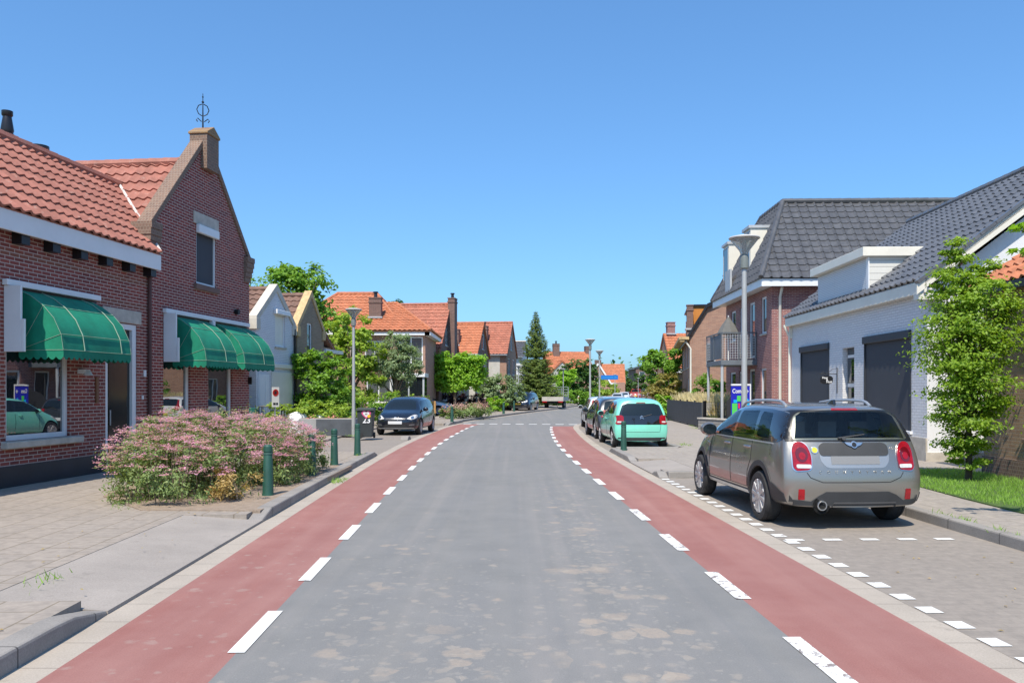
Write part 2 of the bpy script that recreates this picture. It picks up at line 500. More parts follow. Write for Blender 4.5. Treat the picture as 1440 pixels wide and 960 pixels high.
def red_mat():
    t = NT('red_asphalt'); o = t.obj()
    fine = t.noise(o, 90, 5, .85); mid = t.noise(o, 1.7, 6, .6)
    c = t.mix(t.ramp(mid, .3, .7), (.268, .108, .092), (.325, .155, .134))
    mp = t.n('Mapping'); mp.inputs['Scale'].default_value = (2.2, .12, 1); t.l(o, mp.inputs[0])
    c = t.mix(t.math('MULTIPLY', t.ramp(t.noise(mp.outputs[0], 1.6, 5), .42, .7), .3), c, (.40, .24, .21))
    c = t.mix(.6, c, t.mix(1, c, t.ramp(fine, .25, .75, (.45, .42, .42), (1.5, 1.5, 1.5)), 'MULTIPLY'))
    s = t.n('SeparateXYZ'); t.l(o, s.inputs[0])
    tr_ = t.ramp(t.noise(mp.outputs[0], .9, 3), .35, .6); c = t.mix(t.math('MULTIPLY', tr_, .35), c, (.225, .105, .098))
    ax_ = t.math('ABSOLUTE', t.math('SUBTRACT', s.outputs[0], t.math('MULTIPLY', s.outputs[1], -.032)))
    ed_ = t.math('MULTIPLY', t.ramp(t.math('ADD', ax_, t.math('MULTIPLY', t.noise(o, 6, 5, .7), .3)), 2.65, 3.0), .5)
    c = t.mix(ed_, c, (.36, .30, .26))
    left = t.math('MULTIPLY', t.math('LESS_THAN', s.outputs[0], 0), t.math('SUBTRACT', 1, t.math('DIVIDE', s.outputs[1], 26), clamp=True))
    for scl, p0, pk, k, op in ((3.0, .03, .22, 1.4, .6), (7, .07, .26, 1.4, .6), (15, .12, .24, 1.3, .55)):
        c = splash(t, c, o, o, scl, t.math('ADD', t.math('MULTIPLY', left, pk), p0), k, op, (.355, .29, .255))
    t.set(Base_Color=c, Roughness=.9)
    t.l(t.bump(fine, .35, .004), t.p.inputs['Normal'])
    return t.m

def paint_mat(worn=.42):
    t = NT('road_paint'); o = t.obj()
    n = t.noise(o, 9, 8, .72)
    m = t.ramp(n, worn - .03, worn + .01)
    f = t.noise(o, 90, 3)
    c = t.mix(t.ramp(f, .3, .7), (.62, .62, .60), (.78, .78, .76))
    c = t.mix(t.math('SUBTRACT', 1, m), c, (.235, .20, .19))
    t.set(Base_Color=c, Roughness=.75)
    return t.m

def concrete_mat(name, col, dark=.75, joints=None):
    t = NT(name); o = t.obj()
    c = t.mix(t.ramp(t.noise(o, 1.3, 7, .65), .3, .72), sc(col, dark), sc(col, 1.08))
    fine = t.noise(o, 70, 5, .85)
    c = t.mix(.7, c, t.mix(1, c, t.ramp(fine, .25, .78, (.55, .55, .55), (1.35, 1.35, 1.35)), 'MULTIPLY'))
    c = t.mix(t.ramp(t.noise(o, 3.3, 5, .7), .62, .72), c, sc(col, .68))
    if joints:
        s = t.n('SeparateXYZ'); t.l(o, s.inputs[0])
        fr = t.math('FRACT', t.math('DIVIDE', s.outputs[1], joints))
        c = t.mix(t.math('LESS_THAN', fr, .014), c, sc(col, .3))
    t.set(Base_Color=c, Roughness=.9)
    t.l(t.bump(fine, .3, .004), t.p.inputs['Normal'])
    return t.m

def soil_mat(name, c1, c2, s=9):
    t = NT(name); o = t.obj()
    a = t.noise(o, s, 8, .7)
    t.set(Base_Color=t.mix(t.ramp(a, .3, .7), c1, c2), Roughness=.95)
    t.l(t.bump(t.noise(o, s * 4, 5, .7), .6, .02), t.p.inputs['Normal'])
    return t.m

ASPH = asphalt_mat(); RED = red_mat(); PAINT = paint_mat(.36); PAINT_WORN = paint_mat(.455)
KERB = concrete_mat('kerb_concrete', (.30, .28, .26), joints=1.0)
GUTTER = concrete_mat('gutter_concrete', (.41, .36, .305), .85, joints=.5)
APRON = concrete_mat('apron_concrete', (.335, .30, .27), .85)
TILES = brick('paving_tiles', (.36, .315, .275), (.335, .295, .26), (.215, .18, .135), bw=.6, bh=.4, ms=.009, flat=True, rot=R(90 - 2), var=.55, grime=.35, bump=.35, rough=.9)
TILES_R = brick('paving_tiles_right', (.375, .335, .295), (.345, .31, .28), (.25, .225, .185), bw=.3, bh=.3, ms=.006, flat=True, rot=R(90 - 3), var=.55, grime=.35, bump=.35, rough=.9)
CLINK = brick('parking_clinkers', (.295, .26, .228), (.28, .248, .218), (.262, .232, .204), bw=.21, bh=.105, ms=.006, flat=True, rot=R(2), var=.45, grime=.45, bump=.25, rough=.92)
SOIL = soil_mat('planting_soil', (.22, .165, .12), (.34, .27, .21))
EARTH = soil_mat('garden_ground', (.07, .10, .035), (.13, .15, .06), 2)
TURF = soil_mat('turf_soil', (.045, .085, .02), (.09, .15, .035), 6)

# ------------------------------------------------------------------ ground and street
_cy = np.array([(-60, 2.6), (-30, 1.3), (0, .22), (5, .08), (10, -.09), (15, -.25), (20, -.38), (25, -.44), (30, -.36), (34, -.22), (38, -.08), (44, .8), (49.5, 2.1), (55, 3.3), (61, 4.7), (70, 7.0), (80, 9.2), (89, 11.2), (120, 17), (160, 23.5), (230, 33), (400, 56)], float)
_yy = np.arange(-60, 400, .25)
_cc = np.interp(_yy, _cy[:, 0], _cy[:, 1])
_k = np.ones(21) / 21
_cc = np.convolve(np.pad(_cc, 10, 'edge'), _k, 'valid')
def cx(y): return float(np.interp(y, _yy, _cc))
def rp(y, off, z=0.):
    d = (cx(y + .5) - cx(y - .5)); L = math.hypot(1, d)
    return (cx(y) + off / L, y - off * d / L, z)
def yrange(y0, y1, dy=.5):
    n = max(1, int(math.ceil((y1 - y0) / dy)))
    return [y0 + (y1 - y0) * i / n for i in range(n + 1)]
def F(v): return v if callable(v) else (lambda y: v)
def strip(mb, o0, o1, y0, y1, z=0., dy=.5, bottom=None, z1=None, mi=0):
    """sheet between two offsets of the road's centre line; bottom gives it sides"""
    o0, o1 = F(o0), F(o1); zz = F(z); zo = F(z1) if z1 is not None else zz
    ys = yrange(y0, y1, dy); vs = []
    for y in ys: vs += [rp(y, o0(y), zz(y)), rp(y, o1(y), zo(y))]
    fs = [[2 * i, 2 * i + 1, 2 * i + 3, 2 * i + 2] for i in range(len(ys) - 1)]
    if bottom is not None:
        n = len(vs)
        vs += [(p[0], p[1], bottom) for p in vs]
        for i in range(len(ys) - 1):
            fs += [[n + 2 * i, 2 * i, 2 * i + 2, n + 2 * i + 2], [2 * i + 1, n + 2 * i + 1, n + 2 * i + 3, 2 * i + 3]]
        e = len(ys) - 1
        fs += [[0, n, n + 1, 1], [2 * e, 2 * e + 1, n + 2 * e + 1, n + 2 * e]]
    mb.add(vs, fs, mi)
def kerb(mb, o0, o1, y0, y1, h0=.03, h1=.13, d0=.5, d1=.5, dy=.25):
    """kerb stone with ends that sink to h0 over d0 and d1 metres"""
    def z(y):
        a = 1 if d0 == 0 else min(1, (y - y0) / d0); b = 1 if d1 == 0 else min(1, (y1 - y) / d1)
        return h0 + (h1 - h0) * max(0, min(a, b))
    strip(mb, o0, o1, y0, y1, z, dy, bottom=-.03)

m = MB(); m.quad((-900, -400, -.03), (900, -400, -.03), (900, 1600, -.03), (-900, 1600, -.03)); structure(m, 'ground', EARTH)
m = MB(); strip(m, -1.85, 1.85, -30, 41); strip(m, -3.0, 3.0, 41, 330); structure(m, 'road', ASPH)
m = MB(); strip(m, -2.85, -1.85, -30, 40.2); strip(m, 1.85, 2.85, -30, 38.5); structure(m, 'cycle_lane', RED)
m = MB(); strip(m, -1.85, -1.85 + .001, 40.2, 41)
m = MB(); strip(m, 1.85, 2.85, 38.5, 41); strip(m, -2.85, -1.85, 40.2, 41); structure(m, 'road_apron', ASPH)
m = MB(); strip(m, -3.1, -2.85, -30, 41); strip(m, 2.85, 3.1, -30, 41); strip(m, -3.25, -3.0, 41, 200, .002); strip(m, 3.0, 3.25, 41, 200, .002); structure(m, 'gutter', GUTTER)
def dashes(off, w, y0, period, length, y1, mat, name='road_marking', z=.006):
    m = MB(); y = y0
    while y < y1:
        strip(m, off - w / 2, off + w / 2, y, y + length, z, 1.1); y += period
    return structure(m, name, mat)
dashes(-1.85, .112, 3.34, 2.0, 1.0, 38, PAINT)
dashes(1.86, .125, 2.58, 2.0, .98, 11, PAINT_WORN)
dashes(1.86, .125, 12.58, 2.0, .98, 37, PAINT)
m = MB()
for k in range(9):
    strip(m, -2.75 + k * .66, -2.75 + k * .66 + .4, 40.3, 40.75, .006)
structure(m, 'road_marking', PAINT)
m = MB()
y = 3.3
while y < 15.4:
    strip(m, 3.11, 3.25, y, y + .18, .007); y += .402
for k in range(5): strip(m, 3.16 + k * .43, 3.16 + k * .43 + .2, 9.09, 9.2, .007)
structure(m, 'parking_marking', paint_mat(.40))
# parking bays
m = MB(); strip(m, 3.1, 5.42, -30, 15.65, .001); strip(m, 3.1, 5.0, 22.6, 41.5, .001); structure(m, 'parking_bay', CLINK)
m = MB(); strip(m, -5.7, -3.1, 21.2, 38.5, .001); structure(m, 'parking_strip', CLINK)
# kerbs
m = MB()
kerb(m, -3.30, -3.1, -30, 6.3, d0=0, d1=.55); kerb(m, -3.30, -3.1, 10.6, 21.3, d0=.5, d1=.5)
kerb(m, -3.35, -3.1, 27.4, 28.2, d0=.1, d1=.1); kerb(m, -3.30, -3.1, 38.6, 42, d0=.6, d1=0); kerb(m, -3.45, -3.25, 42, 200, d0=0, d1=0, dy=1)
kerb(m, 5.42, 5.58, -30, 15.65, d0=0, d1=0); kerb(m, 3.1, 3.28, 15.65, 16.4, d0=.3, d1=.4); kerb(m, 3.1, 3.28, 18.9, 22.6, d0=.5, d1=.4)
kerb(m, 5.0, 5.16, 22.6, 41.5, d0=0, d1=0); kerb(m, 3.1, 3.28, 41.5, 44, d0=0, d1=0); kerb(m, 3.25, 3.45, 44, 200, d0=0, d1=0, dy=1)
strip(m, 3.28, 5.42, 15.65, 15.83, .13, bottom=-.03); strip(m, 3.28, 5.0, 22.42, 22.6, .13, bottom=-.03)
structure(m, 'kerb', KERB, bevel=.02)
# dropped kerbs: sloping concrete bands
m = MB(); strip(m, -4.1, -3.1, 6.3, 10.6, .10, z1=.028, bottom=-.03); strip(m, 3.1, 4.0, 16.4, 18.9, .028, z1=.10, bottom=-.03)
structure(m, 'driveway_apron', APRON)
# pavements
m = MB()
strip(m, -9, -3.3, -30, 6.3, .105, bottom=-.03); strip(m, -9, -4.1, 6.3, 10.6, .105, bottom=-.03); strip(m, -9, -3.3, 10.6, 21.2, .105, bottom=-.03)
strip(m, -9.0, -5.7, 21.2, 38.5, .06, bottom=-.03); strip(m, -8.5, -3.3, 38.5, 42, .105, bottom=-.03); strip(m, -6.5, -3.45, 42, 130, .105, bottom=-.03, dy=1)
structure(m, 'pavement', TILES)
m = MB()
strip(m, 5.58, 9.9, -30, 15.65, .105, bottom=-.03); strip(m, 5.42, 9.9, 15.65, 15.83, .105, bottom=-.03); strip(m, 3.28, 9.9, 15.83, 16.4, .105, bottom=-.03)
strip(m, 4.0, 9.9, 16.4, 18.9, .105, bottom=-.03); strip(m, 3.28, 9.9, 18.9, 22.42, .105, bottom=-.03); strip(m, 5.0, 9.9, 22.42, 22.6, .105, bottom=-.03)
strip(m, 5.16, 9.9, 22.6, 41.5, .105, bottom=-.03); strip(m, 3.28, 9.0, 41.5, 44, .105, bottom=-.03); strip(m, 3.45, 6.5, 44, 130, .105, bottom=-.03, dy=1)
structure(m, 'pavement', TILES_R)
# side driveway by the garden car, beyond the pavement
m = MB(); m.box(-16, -8.0, 33, 46, -.02, .07); structure(m, 'driveway', CLINK)
# ------------------------------------------------------------------ building materials
BRICK_RED = brick('dark_red_brick', (.30, .056, .042), (.17, .031, .030), (.52, .43, .38), ms=.0075, grime=.06, bands=[(3.72, 3.95, (.20, .05, .045)), (4.95, 5.12, (.20, .05, .045)), (5.85, 6.05, (.20, .05, .045))])
BRICK_LOW = brick('red_brown_brick', (.30, .066, .047), (.17, .038, .033), (.52, .43, .38), ms=.0075, grime=.08, bands=[(3.38, 3.5, (.21, .075, .05)), (3.88, 4.0, (.23, .085, .05))])
BRICK_WHITE = brick('white_painted_brick', (.74, .75, .77), (.68, .69, .72), (.54, .55, .58), ms=.008, var=.2, grime=.1, bump=.8, rough=.6)
BRICK_MODERN = brick('rose_red_brick', (.36, .135, .115), (.20, .065, .068), (.44, .35, .33), ms=.008, bh=.064, grime=.2)
BRICK_TAN = brick('tan_brick', (.42, .225, .15), (.30, .15, .105), (.42, .36, .31), ms=.006)
BRICK_OCHRE = brick('ochre_brick', (.44, .29, .17), (.32, .195, .12), (.36, .29, .22), ms=.007)
BRICK_YELLOW = brick('yellow_brown_brick', (.33, .24, .15), (.25, .175, .11), (.34, .30, .25), ms=.006)
BRICK_FAR = brick('dark_brown_brick', (.20, .105, .085), (.14, .075, .065), (.27, .23, .2), ms=.006)
PLINTH = plain('dark_plinth', (.016, .022, .035), .45, var=.2, vs=2, bump=.1)
WHITE = plain('white_paint', (.74, .75, .76), .4, var=.05, vs=2)
CREAM = plain('cream_paint', (.72, .69, .60), .45, var=.06, vs=2)
GREYW = plain('grey_paint', (.42, .44, .46), .5, var=.08)
RENDER = plain('pale_render', (.50, .48, .44), .85, var=.1, vs=1.5, bump=.15)
STONE = plain('pale_stone', (.47, .43, .37), .85, var=.18, vs=5, bump=.2)
BLACK = plain('black_paint', (.012, .012, .014), .4, var=.2)
IRON = plain('wrought_iron', (.012, .012, .013), .5, metal=.3)
SCREEN = plain('dark_screen', (.047, .053, .066), .75, var=.06, vs=1.2)
ZINC = plain('zinc', (.36, .38, .40), .45, metal=.7, var=.12)
LEAD = plain('lead_flashing', (.40, .41, .43), .6, var=.2, vs=6)
MORTAR = plain('mortar_fillet', (.55, .52, .50), .9, var=.25, vs=9)
def tilemat(name, c, isl=.25, rough=.7, lich=.35, lc=(.45, .38, .28), coat=0., spec=.4):
    t = NT(name); o = t.obj()
    a = t.ramp(t.noise(o, 2.6, 6, .65), .3, .75)
    col = t.mix(a, sc(c, .72), sc(c, 1.18))
    wn_ = t.n('TexVoronoi'); wn_.inputs['Scale'].default_value = 3.4; t.l(o, wn_.inputs['Vector'])
    cell = t.n('SeparateXYZ'); t.l(wn_.outputs['Color'], cell.inputs[0])
    col = t.mix(t.math('MULTIPLY', cell.outputs[0], isl), col, sc(c, .5))
    col = t.mix(t.math('MULTIPLY', t.ramp(t.noise(o, 8, 6, .75), .56, .68), lich), col, lc)
    t.set(Base_Color=col, Roughness=rough, Coat_Weight=coat, Coat_Roughness=.25)
    t.p.inputs['Specular IOR Level'].default_value = spec
    t.l(t.bump(t.noise(o, 45, 4, .7), .2, .006), t.p.inputs['Normal'])
    return t.m
TILE_RED = tilemat('red_roof_tile', (.375, .150, .110), .3, lich=.5, lc=(.42, .30, .25))
TILE_ORANGE = tilemat('orange_roof_tile', (.52, .185, .09), .5, lich=.35)
TILE_SALMON = tilemat('salmon_roof_tile', (.45, .165, .105), .55, lich=.35)
TILE_GREY = tilemat('slate_grey_roof_tile', (.13, .135, .148), .35, rough=.30, lich=.05, spec=.6)
TILE_DARK = tilemat('anthracite_roof_tile', (.105, .105, .11), .35, rough=.28, lich=.05, spec=.6)
TILE_BROWN = tilemat('brown_roof_tile', (.20, .115, .085), .3, lich=.15)
COPING = brick('lichened_coping_brick', (.25, .15, .105), (.165, .10, .078), (.31, .25, .20), bw=.07, bh=.07, ms=.006, grime=.6, var=.5)
COPING_OCHRE = plain('ochre_coping', (.52, .37, .19), .85, var=.25, vs=6, bump=.2)
LICHEN = brick('lichened_brick_top', (.33, .20, .085), (.22, .12, .075), (.30, .24, .17), grime=.3)
GLASS = glassmat('window_glass')
GLASS_SHOP = glassmat('shop_window_glass', (.016, .02, .024), ior=3.6, rough=.003)
GLASS_PALE = glassmat('curtained_glass', (.10, .11, .12), ior=1.9)
DOOR_DARK = plain('dark_door', (.010, .014, .016), .12, var=.1, spec=.8)
PIPE = plain('flue_metal', (.03, .03, .035), .35, metal=.4)
AWN = plain('awning_canvas', (.003, .20, .118), .85, var=.22, vs=3, bump=.5, bs=7)
AWN_D = AWN
PIPING = plain('awning_piping', (.26, .38, .29), .6)

# ------------------------------------------------------------------ the two brick houses with awnings on the left
LO = (-8.26, 13.19, 0)
LA = math.atan2(.9935, .1142)
AX, INN = (1, 0, 0), (0, 1, 0)
low = thing('brick_shop', 'low dark red brick shop with a pantiled roof and white eaves board', 'house', LO, LA)
m = MB()
wallface(m, (0, 0, 0), AX, INN, [(-7, 4.6), (4.335, 4.6)], [(.13, 1.74, .86, 3.30), (2.80, 3.88, .08, 3.05)], .14)
m.quad((-7, 0, 0), (-7, 4.2, 0), (-7, 4.2, 4.3), (-7, 1.9, 6.4), (-7, 0, 4.3))
m.quad((-7, 4.2, 0), (4.3, 4.2, 0), (4.3, 4.2, 4.3), (-7, 4.2, 4.3))
m.build('wall', BRICK_LOW, low)
m = MB(); m.box(-7, 2.795, -.03, .1, 0, .45); m.build('plinth', PLINTH, low)
m = MB(); m.box(-7, 4.40, -.24, -.19, 4.25, 4.58); m.box(-7, 4.40, -.19, -.003, 4.46, 4.54); m.build('eaves_board', WHITE, low, bevel=.01)
m = MB()
for k in range(14):
    x = -5.9 + k * .77
    m.box(x, x + .20, -.18, -.003, 4.10, 4.30)
    m.build('rafter_end', BLACK, low); m = MB()
sl = Vector((0, 2.34, 2.13)).normalized()
tile_sheet(low, TILE_RED, (-7, -.26, 4.60), (1, 0, 0), sl, 13.4, 3.17, clips=[((4.594, 0, 0), (1, -.858, 0))], period=.235, row=.345, amp=.034)
tile_sheet(low, TILE_RED, (6.2, 4.3, 4.4), (-1, 0, 0), Vector((0, -2.34, 2.13)).normalized(), 13.2, 3.2)
ridge_caps(low, TILE_RED, (-7, 1.90, 6.60), (6.25, 1.90, 6.60), .13)
m = MB(); a, b = Vector((4.3, -.3, 4.62)), Vector((6.22, 1.89, 6.66)); m.tube([a, a.lerp(b, .3) + Vector((.02, 0, .0)), a.lerp(b, .65) - Vector((.02, 0, 0)), b], .032, 6); m.build('valley_fillet', MORTAR, low)
# chimney flue behind the ridge
m = MB(); m.lathe([(.10, 0), (.10, 1.0), (.135, 1.03), (.135, 1.08), (.11, 1.1), (.13, 1.16), (.085, 1.45), (.11, 1.48), (.11, 1.57), (.0, 1.58)], (3.97, 3.0, 6.08), 16)
m.build('flue_pipe', PIPE, low, smooth=40)
m = MB(); m.lathe([(.12, 0), (.12, .35), (.2, .36), (.2, .42), (0, .45)], (4.97, 3.0, 6.78), 14); m.build('roof_vent', PIPE, low, smooth=40)
window(low, (0, 0, 0), AX, INN, .13, 1.74, .86, 3.30, WHITE, GLASS_SHOP, .12, .085, label='large white framed shop window')
m = MB(); m.box(.02, 1.98, -.12, .02, .74, .853); m.build('window_sill', STONE, low, bevel=.015)
m = MB(); m.box(2.70, 4.02, -.02, .1, 3.06, 3.33); m.build('lintel', STONE, low, bevel=.01)
# recessed door
m = MB(); g = .003
m.box(2.80 + g, 2.90, .02, .13, .1, 3.04); m.box(3.74, 3.88 - g, .02, .13, .1, 3.04); m.box(2.90, 3.74, .02, .13, 2.93, 3.04)
d = m.build('door_frame', WHITE, low)
m = MB(); m.box(2.90, 3.74, .08, .14, .1, 2.92)
for z in (.25, 1.55): m.box(3.0, 3.64, .066, .08, z, z + (1.1 if z < 1 else 1.2))
dd = m.build('door', DOOR_DARK, low)
m = MB(); m.tube([(3.02, .04, 1.0), (3.02, .04, 1.3)], .014, 8); m.build('handle', ZINC, dd)
m = MB(); m.box(2.47, 2.55, -.035, 0, 1.45, 1.95); m.build('letter_box', plain('rusty_letterbox', (.20, .085, .04), .6), low, bevel=.008)
m = MB(); m.box(4.12, 4.2, -.02, 0, 1.98, 2.12); m.build('number_plate', WHITE, low); m = MB(); m.box(4.05, 4.1, -.02, 0, 1.5, 1.58); m.build('door_bell', WHITE, low)
m = MB(); m.box(1.95, 2.12, -.14, -.0, 2.0, 2.08); m.lathe([(.03, 0), (.09, -.09), (.0, -.1)], (2.03, -.16, 2.06), 10); m.build('wall_lamp', WHITE, low)
m = MB(); m.tube([(4.28, -.05, .1), (4.28, -.05, 4.1)], .04, 10); m.build('downpipe', plain('brown_pipe', (.10, .04, .035), .6), low, smooth=40)

gab = thing('gable_house', 'tall dark red brick gable house with a stone coping and iron finial on its peak', 'house', LO, LA)
UL, UR, UC = 4.34, 9.28, 6.85
m = MB()
wins = [(4.90, 6.10, .76, 3.30), (6.95, 8.28, .76, 3.30), (6.36, 7.34, 4.24, 5.62)]
wallface(m, (0, 0, 0), AX, INN, [(UL, 5.12), (UC, 7.72), (UR, 5.12)], wins, .14)
for u0, s in ((UL, 1), (UR, -1)):
    w_ = abs(UC - u0)
    m.prism([(u0, .142, 4.3), (UC, .142, 4.3 + 1.06 * w_), (UC, .142, 7.72), (u0, .142, 5.12)], (0, .17, 0))
m.quad((UR, 0, 0), (UR, 9, 0), (UR, 9, 4.6), (UR, 0, 4.6)); m.quad((UL, .0, 4.2), (UL, 9, 4.2), (UL, 9, 4.6), (UL, .0, 5.1))
m.quad((UL, 9, 0), (UR, 9, 0), (UR, 9, 4.6), (UC, 9, 7.2), (UL, 9, 4.6))
m.quad((UL, 4.2, 0), (UL, 9, 0), (UL, 9, 4.4), (UL, 4.2, 4.4))
m.build('wall', BRICK_RED, gab)
k = 1.06
sL = Vector((1, 0, k)).normalized()
tile_sheet(gab, TILE_RED, (UL - .28, 9.1, 7.25 - k * (UC - UL + .28)), (0, -1, 0), sL, 8.8, math.hypot(1, k) * (UC - UL + .28), period=.25, row=.36, amp=.04)
sR = Vector((-1, 0, k)).normalized()
tile_sheet(gab, TILE_RED, (UR + .35, .3, 7.25 - k * (UR + .35 - UC)), (0, 1, 0), sR, 8.8, math.hypot(1, k) * (UR + .35 - UC), period=.25, row=.36, amp=.04)
ridge_caps(gab, TILE_RED, (UC, .3, 7.28), (UC, 9.1, 7.28), .13)
m = MB()
for s, u0 in ((1, UL), (-1, UR)):
    a = (u0 - s * .08, 5.0); b = (UC - s * .25, 5.0 + k * (abs(UC - u0) - .25 + .08))
    m.prism([(a[0], -.05, a[1] + .06), (b[0], -.05, b[1] + .06), (b[0], -.05, b[1] + .25), (a[0], -.05, a[1] + .25)], (0, .33, 0))
m.build('coping', COPING, gab, bevel=.015)
m = MB()
for s, u0 in ((1, UL), (-1, UR)):
    for i, (dx, z) in enumerate(((.02, 4.62), (.05, 4.76), (.08, 4.90), (.10, 5.02), (.10, 5.16))):
        m.box(u0 - s * dx, u0 + s * .34, -.04 - i * .02, .36, z, z + .135)
    m.build('kneeler', COPING, gab); m = MB()
m = MB()
m.box(UC - .27, UC + .33, -.16, .28, 7.05, 7.88); m.build('pinnacle', COPING, gab)
m = MB(); m.prism([(UC - .30, -.19, 7.88), (UC + .36, -.19, 7.88), (UC + .36, -.19, 7.93), (UC + .03, -.19, 8.12), (UC - .30, -.19, 7.93)], (0, .50, 0)); m.build('pinnacle_cap', LICHEN, gab, bevel=.01)
m = MB(); c = (UC + .03, .1)
m.tube([(c[0], c[1], 8.1), (c[0], c[1], 8.95)], [.022, .008], 6)
for a in range(4):
    ca, sa = math.cos(a * math.pi / 2 + .5), math.sin(a * math.pi / 2 + .5)
    m.tube([(c[0] + ca * r, c[1] + sa * r, 8.12 + z) for r, z in ((.03, .14), (.12, .22), (.15, .17), (.12, .13))], .012, 5)
    m.tube([(c[0] + ca * r, c[1] + sa * r, 8.12 + z) for r, z in ((.02, .28), (.10, .33), (.14, .43), (.10, .53), (.02, .57))], .012, 5)
m.lathe([(0, .58), (.035, .62), (0, .66)], (c[0], c[1], 8.12), 8); m.lathe([(0, .72), (.025, .745), (0, .77)], (c[0], c[1], 8.12), 8)
m.build('finial', IRON, gab, smooth=50)
for (a, b, z0, z1) in wins[:2]:
    window(gab, (0, 0, 0), AX, INN, a, b, z0, z1, WHITE, GLASS_SHOP, .12, .09)
m = MB(); m.box(4.85, 8.35, -.08, .02, .66, .755); m.build('window_sill', STONE, gab, bevel=.012)
w = window(gab, (0, 0, 0), AX, INN, 6.36, 7.34, 4.24, 5.62, WHITE, SCREEN, .08, .045, label='upper window with a dark screen pulled down')
m = MB(); m.box(6.22, 7.46, -.03, .08, 5.66, 5.95); m.build('lintel', STONE, gab, bevel=.01)
m = MB(); m.box(6.34, 7.36, -.10, .0, 5.45, 5.655); m.build('screen_box', WHITE, gab, bevel=.02)
m = MB(); m.box(6.25, 7.44, -.07, .05, 4.10, 4.232); m.build('window_sill', plain('brown_sill', (.17, .10, .08), .8), gab, bevel=.01)
m = MB(); m.lathe([(0, 0), (.07, 0), (.07, .1), (0, .12)], (8.4, -.12, 3.75), 10, 'y'); m.build('wall_lamp', IRON, gab)
m = MB(); m.box(9.2, 9.24, -.10, 0, 1.85, 2.05); m.build('door_bell', BLACK, gab)

# awnings: ribs that fan from the wall, stretched canvas, scalloped valance
def awning(label, u0, u1, ztop=3.36, zbot=2.36, p=.80, nr=2, group='green awnings'):
    r = thing('awning', label, 'awning', LO, LA, group)
    prof = [(.0, ztop), (.22, ztop - .10), (.44, ztop - .26), (.63, ztop - .47), (.76, ztop - .74), (p, zbot)]
    prof = [(y * p / .8, z) for y, z in prof]
    m = MB(); n = 12
    us = [u0 + (u1 - u0) * i / n for i in range(n + 1)]
    for i in range(n):
        for (ya, za), (yb, zb) in zip(prof, prof[1:]):
            m.quad((us[i], -ya - .02, za), (us[i + 1], -ya - .02, za), (us[i + 1], -yb - .02, zb), (us[i], -yb - .02, zb))
    for u in (u0, u1):                       # end panels fan from the wall hinge
        h = (u, -.02, zbot)
        for (ya, za), (yb, zb) in zip(prof, prof[1:]):
            m.quad(h, (u, -ya - .02, za), (u, -yb - .02, zb))
    m.build('canopy', AWN, r, smooth=25)
    m = MB()
    segs = [((u0, -.02), (u0, -p - .02)), ((u0, -p - .02), (u1, -p - .02)), ((u1, -p - .02), (u1, -.02))]
    for a, b in segs:
        L = math.hypot(b[0] - a[0], b[1] - a[1]); k = max(2, int(round(L / .14)))
        for i in range(k):
            for j in range(6):
                f0, f1 = (i + j / 6) / k, (i + (j + 1) / 6) / k
                d0 = .11 + .05 * math.sin(math.pi * j / 6); d1 = .11 + .05 * math.sin(math.pi * (j + 1) / 6)
                P = lambda f, z: (a[0] + (b[0] - a[0]) * f, a[1] + (b[1] - a[1]) * f, z)
                m.quad(P(f0, zbot), P(f1, zbot), P(f1, zbot - d1), P(f0, zbot - d0))
    m.build('valance', AWN, r)
    m = MB()
    e = .006
    for u in (u0, u1):
        s = -1 if u == u0 else 1
        for (y, z) in (prof[2], prof[4]):
            m.tube([(u + s * e, -.02, zbot), (u + s * e, -y - .02, z)], .004, 5)
        m.tube([(u + s * e, -y - .02, z) for y, z in prof], .004, 5)
    for (y, z) in (prof[2], prof[4], (p, zbot)):
        m.tube([(u0, -y - .027, z + .004), (u1, -y - .027, z + .004)], .0045, 5)
    m.tube([(u0 - e, -.02, zbot), (u0 - e, -p - .02, zbot)], .0045, 5)
    m.build('piping', PIPING, r)
    for f in (.28, .84) if nr == 2 else (.62,):
        u = u0 + (u1 - u0) * f; m = MB()
        m.tube([(u, -y - .034, z + .008) for y, z in prof], .008, 6)
        m.build('pull_cord', PIPING, r)
    return r
awning('green canvas awning over the big shop window, the largest and nearest of the three', .40, 2.33)
awning('green canvas awning over the window right of the shop door, middle of the three', 5.26, 6.80, nr=1)
awning('green canvas awning at the far corner of the gable house, by the white gable', 7.24, 9.06, nr=1)
def cassette(label, u0, u1, mid=()):
    r = thing('awning_box', label, 'awning box', LO, LA, 'awning boxes')
    m = MB(); m.box(u0, u1, -.10, -.004, 3.40, 3.50); m.build('header', WHITE, r, bevel=.01)
    m = MB(); m.box(u0 + .04, u0 + .085, -.30, -.004, 2.32, 3.396); m.box(u0 + .04, u0 + .085, -.36, -.304, 2.32, 2.85); m.build('cheek', WHITE, r, bevel=.006)
    m = MB(); m.box(u0 + .1, u1 - .02, -.016, -.004, 3.1, 3.396); m.build('shadow_gap', BLACK, r)  # black strip painted in for the shade under the header
    for u in mid:
        m = MB(); m.box(u - .06, u + .06, -.12, -.018, 3.2, 3.396); m.build('bracket', WHITE, r)
cassette('white wooden awning box around the big shop window', .04, 2.52)
cassette('long white awning box above the two gable house windows', 4.86, 9.12, (7.03,))
